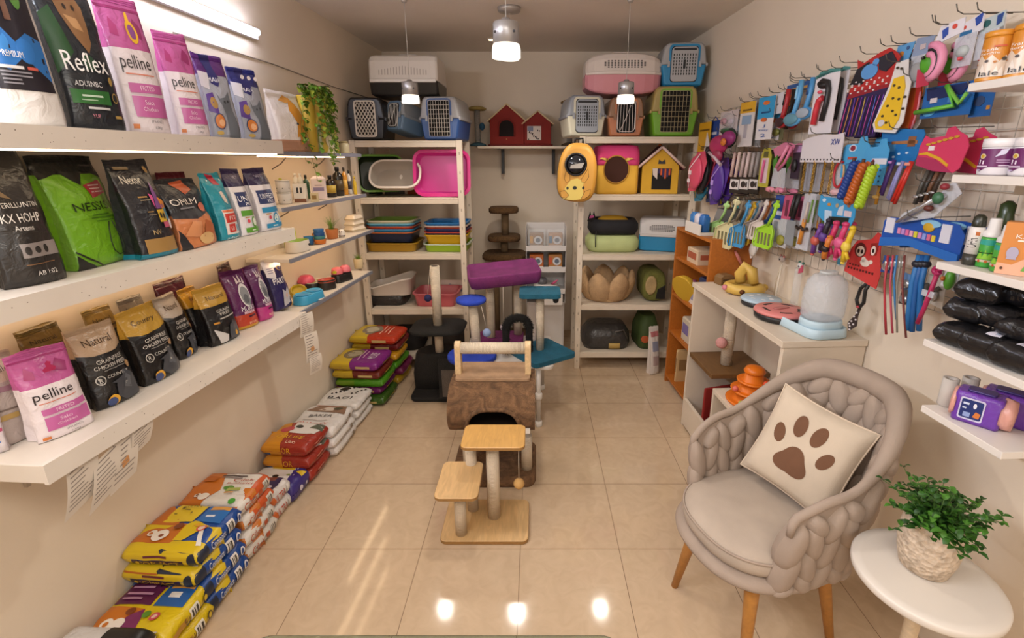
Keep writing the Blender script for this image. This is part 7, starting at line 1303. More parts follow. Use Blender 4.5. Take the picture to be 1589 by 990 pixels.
t = item('chain_card', 'white card with blue letters and dotted lower edge holding gold chain collars', 'collar card', 1246, 1309, 208, 252, .17, [('card', [('p', [(-.5, -.2), (-.4, -.12), (-.2, -.06), (.0, .0), (.3, -.06), (.5, 0), (.5, -1), (-.5, -1)], '#dcd6da')]), ('letter_print', [('x', 'XW', .34, -.3, .2, .2, .002, '#24409a')]), ('dot_print', [('e', -.46+.084*k, -.9, .014, .028, .002, '#2a2628') for k in range(12)])])
for k, (x, c, lab) in enumerate(((1250, '#a88238', 'gold chain collar, leftmost under the white bunting card'), (1265, '#b08a3c', 'gold chain collar, second under the white bunting card'), (1281, '#a67d30', 'gold chain collar, third under the white bunting card'), (1293, '#b89248', 'gold chain collar, rightmost under the white bunting card'))):
    P0 = atR(x, 251, .17); P1 = atR(x-3, 300, .17); n = 16; b = MB()
    for i in range(n):
        z = -(P0.z-P1.z)*i/(n-1); b.tube([(.004*math.cos(a)*(1 if i % 2 else .3), .004*math.cos(a)*(.3 if i % 2 else 1), z-.002+.0068*math.sin(a)) for a in [j*.785 for j in range(8)]], .0018, M(c, .3, metal=.8), 5, True)
    tag(b.build('chain_collar', None, P0, RW), lab, 'chain collar', 'gold chain collars')
for k, x in enumerate((1257, 1273)): item('collar_pack', ['clear collar sleeve between the first two gold chains', 'clear collar sleeve between the second and third gold chains'][k], 'collar pack', x-4, x+5, 252, 298, .14, [('sleeve', [('r', -.5, -1, .5, 0, M('#b9bcc8', .2, 'clear', p=.6))])], hk=False)
item('collar_pack', 'clear pack with red and white ring collar right of the gold chains', 'collar pack', 1296, 1322, 248, 308, .15, [('bag', [('p', [(-.4, 0), (.4, 0), (.5, -1), (-.5, -1)], CLR2)]), ('ring', [('t', [(.02+.3*math.cos(a), -.38+.34*math.sin(a), .01) for a in [i*.35+1.2 for i in range(15)]], .005, '#b52a34')]), ('ring_end', [('t', [(.02+.3*math.cos(a), -.38+.34*math.sin(a), .012) for a in [i*.35-.2 for i in range(4)]], .004, '#cfa06a')]), ('pink_toy', [('b', .0, -.85, .35, .1, .01, .012, '#d8b0b4')])])
def ropecard(label, x0, x1, y0, y1, off, col, prints): return item('leash_card', label, 'leash card', x0, x1, y0, y1, off, [('card', [('p', [(-.5, -.18), (-.4, -.1), (.05, -.08), (.1, .08), (.32, .1), (.38, -.05), (.5, -.16), (.5, -.94), (.44, -1), (-.46, -1)], col)]), ('print', prints)])
ropecard('sky blue leash card with red animal badge, left of the pair', 1311, 1352, 218, 277, .15, '#4fa6d8', [('e', -.12, -.2, .14, .1, .002, '#c9d8e8'), ('e', -.1, -.2, .09, .07, .004, '#8a2a3a'), ('r', -.25, -.5, .1, -.43, .002, '#b5504a'), ('r', -.3, -.65, .2, -.6, .002, '#3a86b8')])
ropecard('sky blue leash card with white strip and dots, right of the pair', 1344, 1382, 222, 288, .17, '#4a9fd4', [('r', -.1, -.5, .5, -.36, .002, '#dcdae2'), ('e', -.02, -.43, .05, .045, .004, '#7a2a4a')]+[('e', x, y, .035, .022, .002, '#2a4a6a') for x in (.1, .32) for y in (-.64, -.78, -.9)])
def rope(label, x0, x1, y0, y1, off, c, clip='#4a2a14', r=.010):
    n = 22; pts = lambda s: [(.38*(1-2*i/n)*.7+.12*math.sin(i*1.1+s*2.1), -1.0*i/n, .012+.010*math.cos(i*1.1+s*2.1)) for i in range(n+1)]
    return item('rope_leash', label, 'rope leash', x0, x1, y0, y1, off, [('rope', [('t', pts(k), r, c) for k in range(3)]), ('clip', [('t', [(.3, .12, .02), (.3, 0, .02)], .006, clip)])], hk=False)
rope('navy blue rope leash hanging left on the sky blue cards', 1314, 1337, 252, 309, .18, '#1d3f8a'); rope('orange rope leash in the middle of the sky blue cards', 1325, 1353, 254, 317, .20, '#b5591a'); rope('lime green rope leash right on the sky blue cards', 1343, 1366, 258, 324, .215, '#a0bf26')
item('leash', 'small amber strap hanging behind the lime green rope leash', 'leash', 1360, 1371, 288, 318, .14, [('strap', [('t', [(0, 0, 0), (-.1, -1, 0)], .006, '#c08a2a')]), ('ring', [('b', -.1, -.6, .5, .1, .006, .006, '#d8b060')])], hk=False)
item('collar_card', 'blue printed card holding purple and red collars', 'collar card', 1369, 1436, 200, 262, .13, [('card', [('p', [(-.5, -.05), (.0, 0), (.45, -.05), (.5, -.15), (.42, -.75), (.25, -1), (.05, -.9), (-.45, -.98)], '#2272b4')]), ('print', [('r', -.2, -.38, .38, -.3, .002, '#a8734a'), ('p', [(-.4, -.4), (-.1, -.35), (-.1, -.55), (-.3, -.6)], .002, '#4a93c8'), ('r', .18, -.45, .34, -.2, .002, '#8a5a3a'), ('e', -.1, -.7, .03, .03, .002, '#cfe0ee'), ('e', .2, -.6, .03, .03, .002, '#cfe0ee'), ('e', .02, -.62, .03, .03, .002, '#cfe0ee')])])
for lab, x0, x1, y0, y1, c, c2 in (('dark purple collar, leftmost under the blue printed card', 1376, 1391, 248, 304, '#43286a', '#b07ab8'), ('lilac blue collar in the middle under the blue printed card', 1388, 1405, 250, 312, '#8a8ac0', '#d0d0e4'), ('red collar, rightmost under the blue printed card', 1394, 1420, 250, 318, '#c22a1e', '#e09080')):
    item('pet_collar', lab, 'pet collar', x0, x1, y0, y1, .16, [('band', [('t', [(.3, 0, 0), (.1, -.45, .008), (-.3, -.95, .004)], .007, c), ('t', [(.45, -.02, .006), (.3, -.5, .012), (-.1, -1, .006)], .006, c)]), ('buckle', [('r', .2, -.1, .5, -.03, .016, c2)])], hk=False)
item('collar_card', 'pink scalloped card with yellow swoosh holding dark leather collars', 'collar card', 1432, 1509, 198, 268, .17, [('card', [('p', [(-.42, -.15), (-.3, -.22), (0, -.18), (.02, -.02), (.15, .02), (.26, -.1), (.42, -.2), (.5, -.42), (.42, -.9), (.32, -1), (-.1, -.95), (-.5, -.82), (-.5, -.4)], '#cf3a62')]), ('swoosh', [('p', [(-.46, -.56), (-.3, -.53), (0, -.66), (.2, -.82), (.18, -.87), (-.02, -.72), (-.3, -.6), (-.48, -.6)], .002, '#d8a62a')]), ('bone_print', [('e', -.3+.11*k, -.36+.03*k, .05, .03, .003, '#c8962e') for k in range(6)]+[('r', -.28, -.5, -.16, -.4, .003, '#e9dfe2')]), ('lower_panel', [('p', [(-.5, -.62), (-.1, -.7), (.2, -.92), (.3, -1), (-.1, -.97), (-.5, -.84)], .002, '#a8305a')])])
for k, (x, c) in enumerate(((1436, '#4a4640'), (1444, '#2f2a26'), (1452, '#6a4630'), (1460, '#3a2c24'))):
    item('pet_collar', ['grey leather collar, leftmost under the pink card', 'black leather collar, second under the pink card', 'brown leather collar, third under the pink card', 'dark brown leather collar, rightmost under the pink card'][k], 'pet collar', x-6, x+8, 264, 318-3*k, .16, [('band', [('t', [(.3, 0, 0), (.1, -.5, .008), (-.3, -1, .004)], .007, c)]), ('buckle', [('b', -.1, -.78, .35, .05, .014, .005, SIL)])], hk=False)
item('charm_bag', 'clear bag with silver and green charms hanging slantwise over the blue header', 'charm bag', 1400, 1494, 282, 356, .20, [('film', [('p', [(.35, .05), (.5, -.2), (.15, -.75), (-.5, -1), (-.4, -.75), (.1, -.35)], CLR2)]), ('silver_charm', [('t', [(.3, -.25, .012), (.0, -.55, .016), (-.3, -.85, .012)], .008, SIL)]), ('silver_charm', [('t', [(.2, -.3, .016), (-.1, -.66, .02), (-.42, -.95, .012)], .005, SIL)]), ('green_charm', [('b', .25, -.32, .08, .13, .02, .012, '#3a6a4a')]), ('brown_charm', [('b', .14, -.55, .07, .07, .02, .012, '#5a2a22')]), ('red_charm', [('b', .32, -.08, .06, .07, .02, .012, '#8a2a34')])])
# --- third row: scoops
def scoop(label, x0, x1, y0, y1, off, c, slots=True, lean=.25):
    dk = '#5f6a3a'
    return item('litter_scoop', label, 'litter scoop', x0, x1, y0, y1, off, [('handle', [('t', [(lean+.08, 0, .004), (lean, -.28, .008), (.0+lean*.3, -.52, .012)], .0085, c), ('b', lean+.05, -.1, .16, .06, .006, .006, c)]), ('blade', [('p', [(-.1+lean*.4, -.5), (.16+lean*.4, -.5), (.38, -.62), (.36, -.93), (.25, -1), (-.42, -1), (-.5, -.92), (-.4, -.62)], .008, c)]), ('raised_rim', [('t', [(-.1+lean*.4, -.5, .012), (-.4, -.62, .018), (-.5, -.92, .018), (-.42, -1, .014)], .0035, c), ('t', [(.16+lean*.4, -.5, .012), (.38, -.62, .018), (.36, -.93, .018), (.25, -1, .014)], .0035, c)]), ('slot', [('r', -.33+.16*k, -.92, -.26+.16*k, -.68, .0105, M(c, .45) if not slots else M('#6f6a4c', .6)) for k in range(4)])], 10)
SC_ = (('mint green litter scoop, leftmost in the third row', 1107, 1132, 311, 376, .17, '#9fc87a'), ('cream litter scoop right of the mint green one', 1121, 1148, 304, 389, .19, '#cfc79a'), ('orange handled scoop behind the mint green scoop', 1113, 1134, 312, 372, .09, '#c08a34'), ('teal scoop behind the cream scoop', 1126, 1146, 314, 374, .10, '#2f7a72'), ('brown grey scoop behind the cream scoop', 1136, 1158, 306, 378, .11, '#9a8a74'), ('sky blue litter scoop in the middle of the scoops', 1143, 1166, 310, 387, .17, '#3f8fc4'), ('yellow litter scoop right of the sky blue one', 1150, 1174, 312, 382, .145, '#d0a42c'), ('light blue scoop behind the yellow one', 1158, 1182, 311, 376, .11, '#5a9fcc'), ('grey litter scoop right of the yellow scoop', 1164, 1186, 310, 374, .15, '#8d8480'), ('purple handled scoop behind the grey one', 1168, 1188, 310, 370, .09, '#6a4a9a'), ('white litter scoop with coral handle in the third row', 1174, 1194, 308, 376, .16, '#d8ccc4'), ('brown orange scoop behind the white one', 1178, 1198, 310, 380, .10, '#a8602a'), ('dark blue scoop left of the lime green scoop', 1186, 1206, 312, 372, .12, '#23508a'), ('bright lime green litter scoop, rightmost and largest of the scoops', 1184, 1211, 310, 389, .20, '#9acb2c'))
for a in SC_: scoop(a[0], *a[1:7], slots=a[6] not in ('#9a8a74',))
item('small_bag', 'small white bag hanging under the scoops', 'bag', 1164, 1179, 371, 404, .12, [('bag', [('p', [(.3, 0), (.5, -.3), (.2, -.8), (-.2, -1), (-.5, -.6), (-.1, -.2)], '#cfc6be'), ('b', .02, -.5, .35, .35, .006, .012, '#d4ccc4')])], hk=False)
item('comb_pack', 'blue headed comb in a clear pack right of the lime scoop', 'comb pack', 1205, 1219, 303, 386, .16, [('card', [('p', [(-.5, -.0), (.5, 0), (.4, -.46), (-.5, -.46)], '#1f4a9a')]), ('label_print', [('r', -.4, -.38, .4, -.3, .002, '#cfd4e6')]), ('sleeve', [('r', -.5, -1, .4, -.46, CLR2)]), ('comb', [('r', -.3, -.9, .1, -.5, .003, '#8a8f9a')])])
item('comb_pack', 'pink headed comb pack with olive brush below', 'comb pack', 1217, 1233, 302, 388, .16, [('card', [('p', [(-.4, -.02), (.5, 0), (.4, -.46), (-.5, -.46)], '#c4577c'), ('r', -.15, -.4, .1, -.1, .002, '#6a2a44')]), ('sleeve', [('r', -.5, -1, .35, -.46, CLR2)]), ('brush', [('b', -.1, -.86, .4, .1, .008, .012, '#8f8a34')])])
item('flea_comb', 'black handled steel comb right of the pink comb pack', 'comb', 1229, 1247, 300, 384, .17, [('handle', [('t', [(.3, 0, .004), (.2, -.25, .01), (.05, -.48, .01)], .009, '#1c1a1c')]), ('handle', [('t', [(-.15, -.02, .0), (-.2, -.25, .006), (-.3, -.45, .004)], .008, '#221f20')]), ('blade', [('r', -.5, -1, .3, -.52, .004, '#878b90')])])
item('grooming_kit', 'clear pack with orange tool and black moustache band in the third row', 'grooming kit', 1247, 1270, 300, 392, .17, [('sleeve', [('p', [(-.4, 0), (.4, 0), (.35, -1), (-.5, -1)], CLR2)]), ('tool', [('t', [(.05, -.15, .008), (.02, -.5, .012)], .006, '#c0b0a8')]), ('orange_tool', [('t', [(.0, -.45, .01), (-.1, -.9, .012)], .009, '#c9822c')]), ('moustache', [('t', [(-.45, -.6, .016), (-.2, -.63, .02), (-.05, -.58, .02), (.12, -.63, .02), (.35, -.6, .016)], .007, '#2a1c18')]), ('green_tool', [('t', [(.3, -.1, .006), (.2, -.5, .008)], .004, '#6a8a3a')])])
# --- sky blue toy card with giraffes
item('toy_card', 'sky blue toy card holding pink, purple and yellow dangling toys', 'toy card', 1272, 1331, 304, 354, .16, [('card', [('p', [(-.5, 0), (-.4, -.08), (.36, -.06), (.48, -.2), (.5, -.6), (.42, -1), (-.2, -.95), (-.5, -.7)], '#3f9fd6')]), ('print', [('e', -.36, -.18, .05, .06, .002, '#cfe0ec'), ('e', -.2, -.3, .05, .05, .002, '#c88a3a'), ('p', [(.08, -.36), (.2, -.25), (.2, -.6), (.05, -.6)], .002, '#c9d4e0'), ('e', .02, -.3, .04, .07, .002, '#b0a080'), ('r', .24, -.6, .42, -.42, .002, '#d8c8d0'), ('p', [(-.3, -.5), (-.1, -.5), (-.05, -.95), (-.25, -.9)], .002, '#bcd2e6'), ('e', .32, -.26, .04, .05, .002, '#a8653a')]), ('dark_strip', [('p', [(-.15, -.68), (.38, -.62), (.36, -.9), (-.1, -.92)], .003, '#1f2a24')])])
def dangle(label, x0, x1, y0, y1, off, c, c2, kind):
    parts = [('body', [('t', [(.25, -.03, .01), (.15, -.3, .014), (-.05, -.65, .014), (-.15, -.98, .01)], .011, c), ('b', .25, -.02, .2, .07, .012, .012, c)]), ('belly', [('b', .0, -.55, .34, .16, .016, .016, c2)])]
    if kind: parts += [('leg', [('t', [(-.05, -.65, .014), (.25, -.9, .01)], .007, c)]), ('ear', [('b', .1, -.02, .1, .05, .014, .006, c2)])]
    parts.append(('bead', [('b', -.15, -1.03, .13, .045, .012, .008, c2)]))
    return item('dangling_toy', label, 'cat toy', x0, x1, y0, y1, off, parts, hk=False)
dangle('purple striped dangling toy, leftmost under the sky blue toy card', 1266, 1283, 348, 396, .16, '#6a3a8a', '#c0584a', 0); dangle('black and purple dangling toy under the sky blue toy card', 1280, 1295, 340, 392, .17, '#221a2a', '#5a3a8a', 0); dangle('magenta giraffe shaped toy, left of the two', 1290, 1308, 344, 402, .185, '#c4305e', '#d8607a', 1); dangle('magenta giraffe shaped toy, right of the two', 1303, 1323, 346, 404, .19, '#c8386a', '#cf5a86', 1); dangle('yellow giraffe shaped toy beside the magenta ones', 1316, 1333, 352, 410, .18, '#d8b62a', '#e0c44a', 1); dangle('small teal and white dangling toy behind the yellow giraffe', 1308, 1320, 380, 412, .13, '#3a8aa8', '#cfd8d8', 0)
dangle('orange and black butterfly like toy between the dark and magenta toys', 1284, 1296, 366, 404, .20, '#c8742a', '#2a1c1c', 0)
# red owl card and tie
item('toy_card', 'red toy card with two animal faces and a white shape hanging below the grid', 'toy card', 1322, 1377, 360, 446, .12, [('card', [('p', [(-.42, -.38), (-.28, -.2), (.1, -.12), (.22, .02), (.3, .0), (.36, -.2), (.42, -.5), (.5, -.65), (.46, -1), (-.5, -.84)], '#c23a38')]), ('face_print', [('e', -.14, -.36, .16, .14, .002, '#5a2420'), ('e', -.12, -.38, .11, .10, .004, '#d8c4b4'), ('e', -.16, -.38, .03, .04, .006, '#1f1614'), ('e', -.06, -.38, .03, .04, .006, '#1f1614'), ('p', [(.12, -.2), (.32, -.15), (.3, -.4), (.14, -.42)], .002, '#8a2420'), ('e', .22, -.32, .06, .09, .004, '#e0d0c8'), ('e', .23, -.32, .025, .04, .006, '#1f1614')]), ('white_print', [('e', .05, -.58, .13, .07, .002, '#dcd0c4'), ('e', .0, -.52, .06, .05, .002, '#dcd0c4'), ('e', .2, -.54, .05, .04, .002, '#dcd0c4')]), ('letter_print', [('r', -.4+.085*k, -.76, -.36+.085*k, -.72, .002, '#4a1a18') for k in range(9)]+[('r', -.38+.085*k, -.68, -.34+.085*k, -.65, .002, '#4a1a18') for k in range(4)])], 4)
item('pet_tie', 'black and brown pet necktie with white dots hanging below the red card', 'pet tie', 1330, 1356, 432, 526, .10, [('collar_band', [('t', [(.35, 0, 0), (-.1, -.18, .004), (-.22, -.4, .004), (.0, -.52, .006)], .007, '#1a1718'), ('t', [(.38, 0, 0), (.28, -.18, .01), (.3, -.4, .008), (.05, -.52, .006)], .007, '#1a1718')]), ('tie', [('p', [(-.02, -.52), (.16, -.52), (.06, -.66), (.1, -.85), (-.35, -1), (-.5, -.86), (-.1, -.66)], .004, '#32201c')]), ('dot_print', [('e', x, y, .05, .015, .0065, '#ddd2d0') for x, y in ((-.02, -.62), (-.14, -.7), (.0, -.74), (-.26, -.8), (-.1, -.84), (-.3, -.9), (-.38, -.86), (-.28, -.96))]), ('red_knot', [('b', .06, -.5, .1, .025, .01, .008, '#a8303a')])], 0, hk=False)
# big blue header with leashes
item('leash_card', 'large blue header card with a row of coloured letters holding many leashes', 'leash card', 1368, 1498, 338, 398, .18, [('card', [('p', [(-.5, -.22), (-.42, -.1), (-.25, -.1), (-.22, 0), (.0, -.02), (.2, .02), (.42, -.05), (.5, -.3), (.49, -1), (-.1, -.78), (-.5, -.98)], '#1a4fa6')]), ('lower_fold', [('p', [(-.5, -.72), (-.1, -.58), (.49, -.76), (.49, -1), (-.1, -.8), (-.5, -.97)], .004, '#2466b8')]), ('white_panel', [('r', -.46, -.55, -.34, -.12, .003, '#d8d8e4'), ('r', .25, -.55, .36, -.08, .003, '#d8d8e4')]), ('letter_print', [('r', -.28+.055*k, -.52-.006*k, -.24+.055*k, -.36-.006*k, .003, ['#d88ab0', '#b88ac8', '#d86a9a', '#e0a0b8', '#d0c83a', '#c88ac0', '#8a9ad8', '#d06a8a', '#d8c03a'][k]) for k in range(9)]), ('picture_print', [('b', .1, -.22, .07, .13, .003, .006, '#c9a02a'), ('e', .12, -.12, .12, .1, .004, '#8ac0e0')])])
for k, (x, x2, y1, c, lab, r) in enumerate(((1378, 1375, 519, '#a8323c', 'thin red leash, leftmost under the large blue header', .004), (1386, 1385, 517, '#b8485a', 'thin rose leash, second under the large blue header', .0035), (1392, 1391, 496, '#3a7ab0', 'thin blue leash, third under the large blue header', .0035), (1399, 1392, 516, '#8a8478', 'grey metal chain leash under the large blue header', .003), (1404, 1406, 524, '#7a3a34', 'thin brown leash under the large blue header', .0035), (1427, 1408, 512, '#2a6fae', 'wide blue strap leash, left of three', .009), (1433, 1415, 514, '#1f5a9c', 'wide blue strap leash, middle of three', .009), (1439, 1426, 513, '#2468a8', 'wide blue strap leash, right of three', .009))):
    P0 = atR(x, 396, .17-.005*k); P1 = atR(x2, y1, .15-.005*k); d = P1-P0
    tt = thing('leash', lab, 'leash', P0, 0, 'leashes under the blue header'); MB().tube([(0, 0, .0), d*.35+Vector((-.01, 0, 0)), d*.7+Vector((-.006, 0, 0)), d], r, M(c, .5), 7).build('strap', tt); MB().ball((0, 0, -.03), (r*1.9, r*1.9, .014), SIL if k < 5 else M('#20202a', .4), 8, 6).build('clip', tt)
for k, (x, y, c, lab) in enumerate(((1380, 398, '#2a4a8a', 'small navy plastic clip bundle on the thin red leashes'), (1412, 425, '#6a8fc0', 'pale blue buckle card among the grey leashes'), (1408, 448, '#6a625c', 'black and brown muzzle in a clear pack among the leashes'))):
    item('leash_clip', lab, 'leash clip', x-10, x+12, y, y+28, .13, [('card', [('p', [(-.4, 0), (.4, -.1), (.45, -.9), (-.45, -1)], c)]), ('ring', [('b', 0, -.6, .3, .25, .008, .008, SIL)])], hk=False)
item('leash', 'raspberry pink leash hanging before the right shelves', 'leash', 1443, 1467, 413, 514, .17, [('strap', [('t', [(.2, -.05, .004), (.1, -.4, .008), (-.1, -.7, .006), (-.45, -1, .0)], .007, '#b5285a')]), ('loop', [('t', [(.2+.22*math.cos(a), -.06+.05*math.sin(a), .008) for a in [i*.6 for i in range(11)]], .007, '#a8225a')]), ('clear_label', [('r', -.4, -.5, .45, -.4, .012, CLR2)])], hk=False)
item('bulb_pack', 'clear pack with a green bulb shaped toy right of the pink leash', 'toy pack', 1466, 1494, 413, 452, .17, [('bag', [('p', [(-.3, 0), (.4, -.05), (.5, -1), (-.5, -.9)], CLR2)]), ('bulb', [('b', .2, -.55, .26, .42, .014, .014, '#4a8a24')]), ('orange_dot', [('b', .1, -.5, .1, .1, .03, .008, '#b5622a')])], hk=False)
item('muzzle_pack', 'clear pack with silver and black muzzle behind the raspberry leash', 'toy pack', 1438, 1474, 430, 478, .12, [('card', [('p', [(-.4, 0), (.4, 0), (.5, -1), (-.5, -.9)], '#b0a79a')]), ('muzzle', [('t', [(-.3, -.3, .01), (0, -.6, .03), (.3, -.3, .01)], .007, '#4a463f')]), ('ring', [('b', .1, -.6, .2, .2, .012, .01, SIL)])], hk=False)
# further copies hanging deeper on the same hooks
bpy.context.view_layer.update()
TOP = {o['label']: o for o in SC.objects if o.parent is None and o.get('label')}
for start, dy, dx, new in (('white card with yellow header on', -.035, .045, 'white card with yellow header hanging behind its twin'), ('white card with blue top', -.04, .05, 'white and blue card with orange dots hanging behind its twin'),
    ('blister pack' and 'clear blister pack with pink', -.035, .04, 'clear blister pack with pink toys hanging behind its twin'), ('pale pink comb pack, leftmost', -.05, .05, 'pale pink comb pack hanging at the back behind the leftmost one'), ('pale pink comb pack, middle', -.05, .05, 'pale pink comb pack hanging at the back behind the middle one'),
    ('yellow green edged pack', -.04, .055, 'yellow green edged toothbrush pack hanging behind its twin'), ('pink leash looped', -.045, .06, 'pink leash card hanging behind its twin'), ('clear pack with orange tool', -.05, .055, 'clear grooming pack with orange tool behind its twin'), ('clear pack with orange tool', .05, .03, 'clear grooming pack with orange tool nearest the wall'),
    ('blue headed comb', -.03, .06, 'blue headed comb pack hanging behind its twin'), ('pink headed comb', -.03, .06, 'pink headed comb pack hanging behind its twin'), ('black handled steel comb', -.03, .06, 'black handled steel comb hanging behind its twin'),
    ('purple striped dangling', -.03, .05, 'purple striped dangling toy behind its twin'), ('magenta giraffe shaped toy, left', -.03, .06, 'magenta giraffe shaped toy hanging behind the pair'),
    ('red and black dotted', -.05, .06, 'red and black dotted toy card hanging behind its twin'), ('yellow spotted cheese', -.035, .05, 'yellow spotted cheese shaped mitt behind its twin'), ('green and pink spiral', -.04, .06, 'green and pink spiral toy bag behind its twin'), ('white headed clear bag', -.04, .05, 'white headed clear bag with dots behind its twin'),
    ('sky blue leash card with red', -.04, .05, 'sky blue leash card with badge hanging behind its twin'), ('pink scalloped card', -.05, .07, 'pink scalloped collar card hanging behind its twin'), ('purple pet harness', -.05, .05, 'purple pet harness hanging behind its twin'), ('pink padded pet harness', -.05, .05, 'pink padded pet harness hanging behind its twin'),
    ('red and black grooming brush', -.03, .05, 'red and black grooming brush hanging behind its twin'), ('clear sleeve' if False else 'clear pack with red and white ring', -.04, .05, 'clear pack with ring collar hanging behind its twin'), ('purple black pack', -.03, .05, 'purple black blister pack hanging behind its twin'), ('brown black pack', -.03, .04, 'brown black toothbrush pack behind its twin'), ('large blue header', -.06, .06, 'large blue header card hanging behind its twin')):
    o = next(q for l, q in TOP.items() if l.startswith(start)); copy_thing(o, o.location+Vector((dx, dy*.35, -.004)), None, new)
# bare hooks of the top row seen against the wall
for x, y in ((1121, 168), (1133, 172), (1106, 178), (1098, 182), (1143, 166), (1160, 150), (1175, 142), (1205, 135), (1240, 112), (1262, 115), (1285, 102), (1320, 88), (1386, 62), (1475, 28)): hook(atR(x+10, y+8, .05), .10)
# ------------------------------------------------------------------ short white shelves at the right edge
def solveR(x, Z, off):
    y = 1.2
    for _ in range(30): X = (x-CX)/F*(y*PC+(H-Z)*PS); y += ((XR(y)-off)-X)/((x-CX)/F*PC+.0556)
    return Vector((XR(y)-off, y, Z))
SHW = M('#ddd5cd', .4)
def rsh(label, y0, y1, z, depth=.33, br=False):
    t = thing('wall_shelf', label, 'shelf', (XR(y0), y0, z), AR); L = (y1-y0)/math.cos(AR)
    MB().box(-depth, -.003, 0, L, -.02, 0, SHW).build('board', t, bev=.0015)
    if br:
        MB().prism([(.05, -.0205), (L-.03, -.0205), (L-.03, -.10), (.05, -.16)], -.055, -.035, SHW, 'yz').build('bracket', t, bev=.002); MB().lathe([(.008, 0), (.008, .004), (.001, .005)], M('#a9a29a', .3, metal=.7), 12).build('screw', t, (-.056, L*.4, -.07), (0, -math.pi/2, 0))
    else: MB().prism([(.3, -.0205), (L-.05, -.0205), (L-.05, -.05)], -.2, -.18, SHW, 'yz').build('bracket', t)
    return t
ZR_ = (1.892, 1.668, 1.438, 1.218, 1.032)
rsh('topmost short white shelf at the right edge holding orange tins', .62, 1.325, ZR_[0]); rsh('white shelf at the right edge holding purple jars', .62, 1.31, ZR_[1]); rsh('white shelf at the right edge holding green bottles and an orange box', .62, 1.295, ZR_[2]); rsh('white shelf at the right edge holding black wrapped packs', .62, 1.278, ZR_[3]); rsh('lowest short white shelf at the right edge holding purple wipe packs', 1.005, 1.235, ZR_[4], br=True)
def can(x, y_off, Z, r, h, lab, seed, name='treat_tin'):
    p = solveR(x, Z, y_off); t = thing(name, lab, 'tin', p+Vector((0, 0, .0008)), RW+.55)
    MB().lathe([(r*.97, 0), (r, .004), (r, h-.004), (r*.97, h)], M('#c9822a', .3), 32).build('body', t)
    def cy(u, v, o): a = math.pi*1.5+(u-.5)*2.6; return Vector(((r+o)*math.cos(a), (r+o)*math.sin(a), v*h))
    d = MB(); gu = [i/14 for i in range(15)]
    for i, s in enumerate([P_([(0, .12), (1, .12), (1, .46), (.85, .58), (.7, .45), (.5, .6), (.35, .5), (.2, .62), (0, .5)], '#d9c6b4'), R_(0, .05, 1, .11, '#d89438'), P_([(.1, .12), (.25, .3), (.3, .42), (.38, .3), (.45, .12)], '#e6dace'), P_([(.55, .12), (.66, .36), (.72, .22), (.8, .34), (.88, .12)], '#efe4da'), T_('Frank', .4, .72, .07, '#efe3d6', .46), T_('Bernie', .42, .64, .05, '#efe3d6', .5), R_(.5, .76, .8, .8, '#c0542a'), E_(.4, .47, .05, .03, '#3a2a20'), E_(.8, .5, .06, .04, '#4a4038'), T_('lale', .5, .2, .11, '#241f1e', .46), E_(.15, .42, .03, .02, '#a86a2a'), E_(.6, .44, .04, .025, '#b5702a')]): d.decal(cy, s, .0006+.0003*i, gu, (), r*2.6, h)
    d.build('printed_wrap', t); MB().lathe([(r*.98, h+.0003), (r*1.02, h+.002), (r*1.02, h+.012), (r*.9, h+.014)], M('#d08a2c', .35), 32).build('lid', t)
can(1535, .275, ZR_[0], .030, .105, 'orange cartoon cat tin, left on the topmost right shelf', 1); can(1582, .25, ZR_[0], .032, .11, 'orange cartoon cat tin, right on the topmost right shelf', 2)
def jar(x, off, Z, r, h, lab):
    p = solveR(x, Z, off); t = thing('supplement_jar', lab, 'jar', p+Vector((0, 0, .0008)), RW+.55)
    MB().lathe([(r*.95, 0), (r, .005), (r, h*.74), (r*.96, h*.76)], M('#ded8dc', .35), 32).build('body', t)
    def cy(u, v, o): a = math.pi*1.5+(u-.5)*2.6; return Vector(((r+o)*math.cos(a), (r+o)*math.sin(a), v*h))
    d = MB(); gu = [i/14 for i in range(15)]
    for i, s in enumerate([P_([(0, .2), (.2, .1), (.4, .22), (1, .22), (1, .72), (0, .72)], '#66205a'), P_([(.5, .5), (.7, .58), (.75, .72), (.6, .7), (.56, .6)], '#cfcbe0'), E_(.22, .52, .09, .07, '#d8c8a0'), E_(.22, .52, .05, .05, '#c8a02a'), R_(.16, .3, .2, .42, '#e4d8e4'), R_(.26, .3, .3, .4, '#e4d8e4'), R_(.55, .4, .85, .43, '#b08ab0'), R_(.55, .34, .85, .37, '#b08ab0'), R_(.1, .22, .4, .26, '#d8c4d8'), R_(.6, .25, .9, .28, '#d8c4d8'), E_(.2, .14, .07, .02, '#c8b8d8')]): d.decal(cy, s, .0006+.0003*i, gu, (), r*2.6, h)
    d.build('printed_wrap', t); MB().lathe([(r*.98, h*.762), (r*1.03, h*.775), (r*1.03, h*.98), (r*.95, h)], M('#e4dfe0', .3), 32).build('lid', t)
jar(1543, .27, ZR_[1], .036, .088, 'white and purple jar, left on the second right shelf'); jar(1594, .255, ZR_[1], .036, .088, 'white and purple jar, right on the second right shelf')
p = solveR(1503, ZR_[2], .285); t = thing('spray_bottle', 'slim white and black bottle with brown letters on the third right shelf', 'bottle', p+Vector((0, 0, .0008)), RW+.5)
MB().lathe([(.015, 0), (.017, .003), (.017, .03)], M('#35332c', .35), 18).build('base', t); MB().lathe([(.0168, .0302), (.0168, .095), (.015, .10)], M('#dcd6d2', .35), 18).build('body', t); MB().lathe([(.0145, .1002), (.015, .104), (.013, .125), (.006, .132)], M('#2a2c22', .3), 18).build('cap', t)
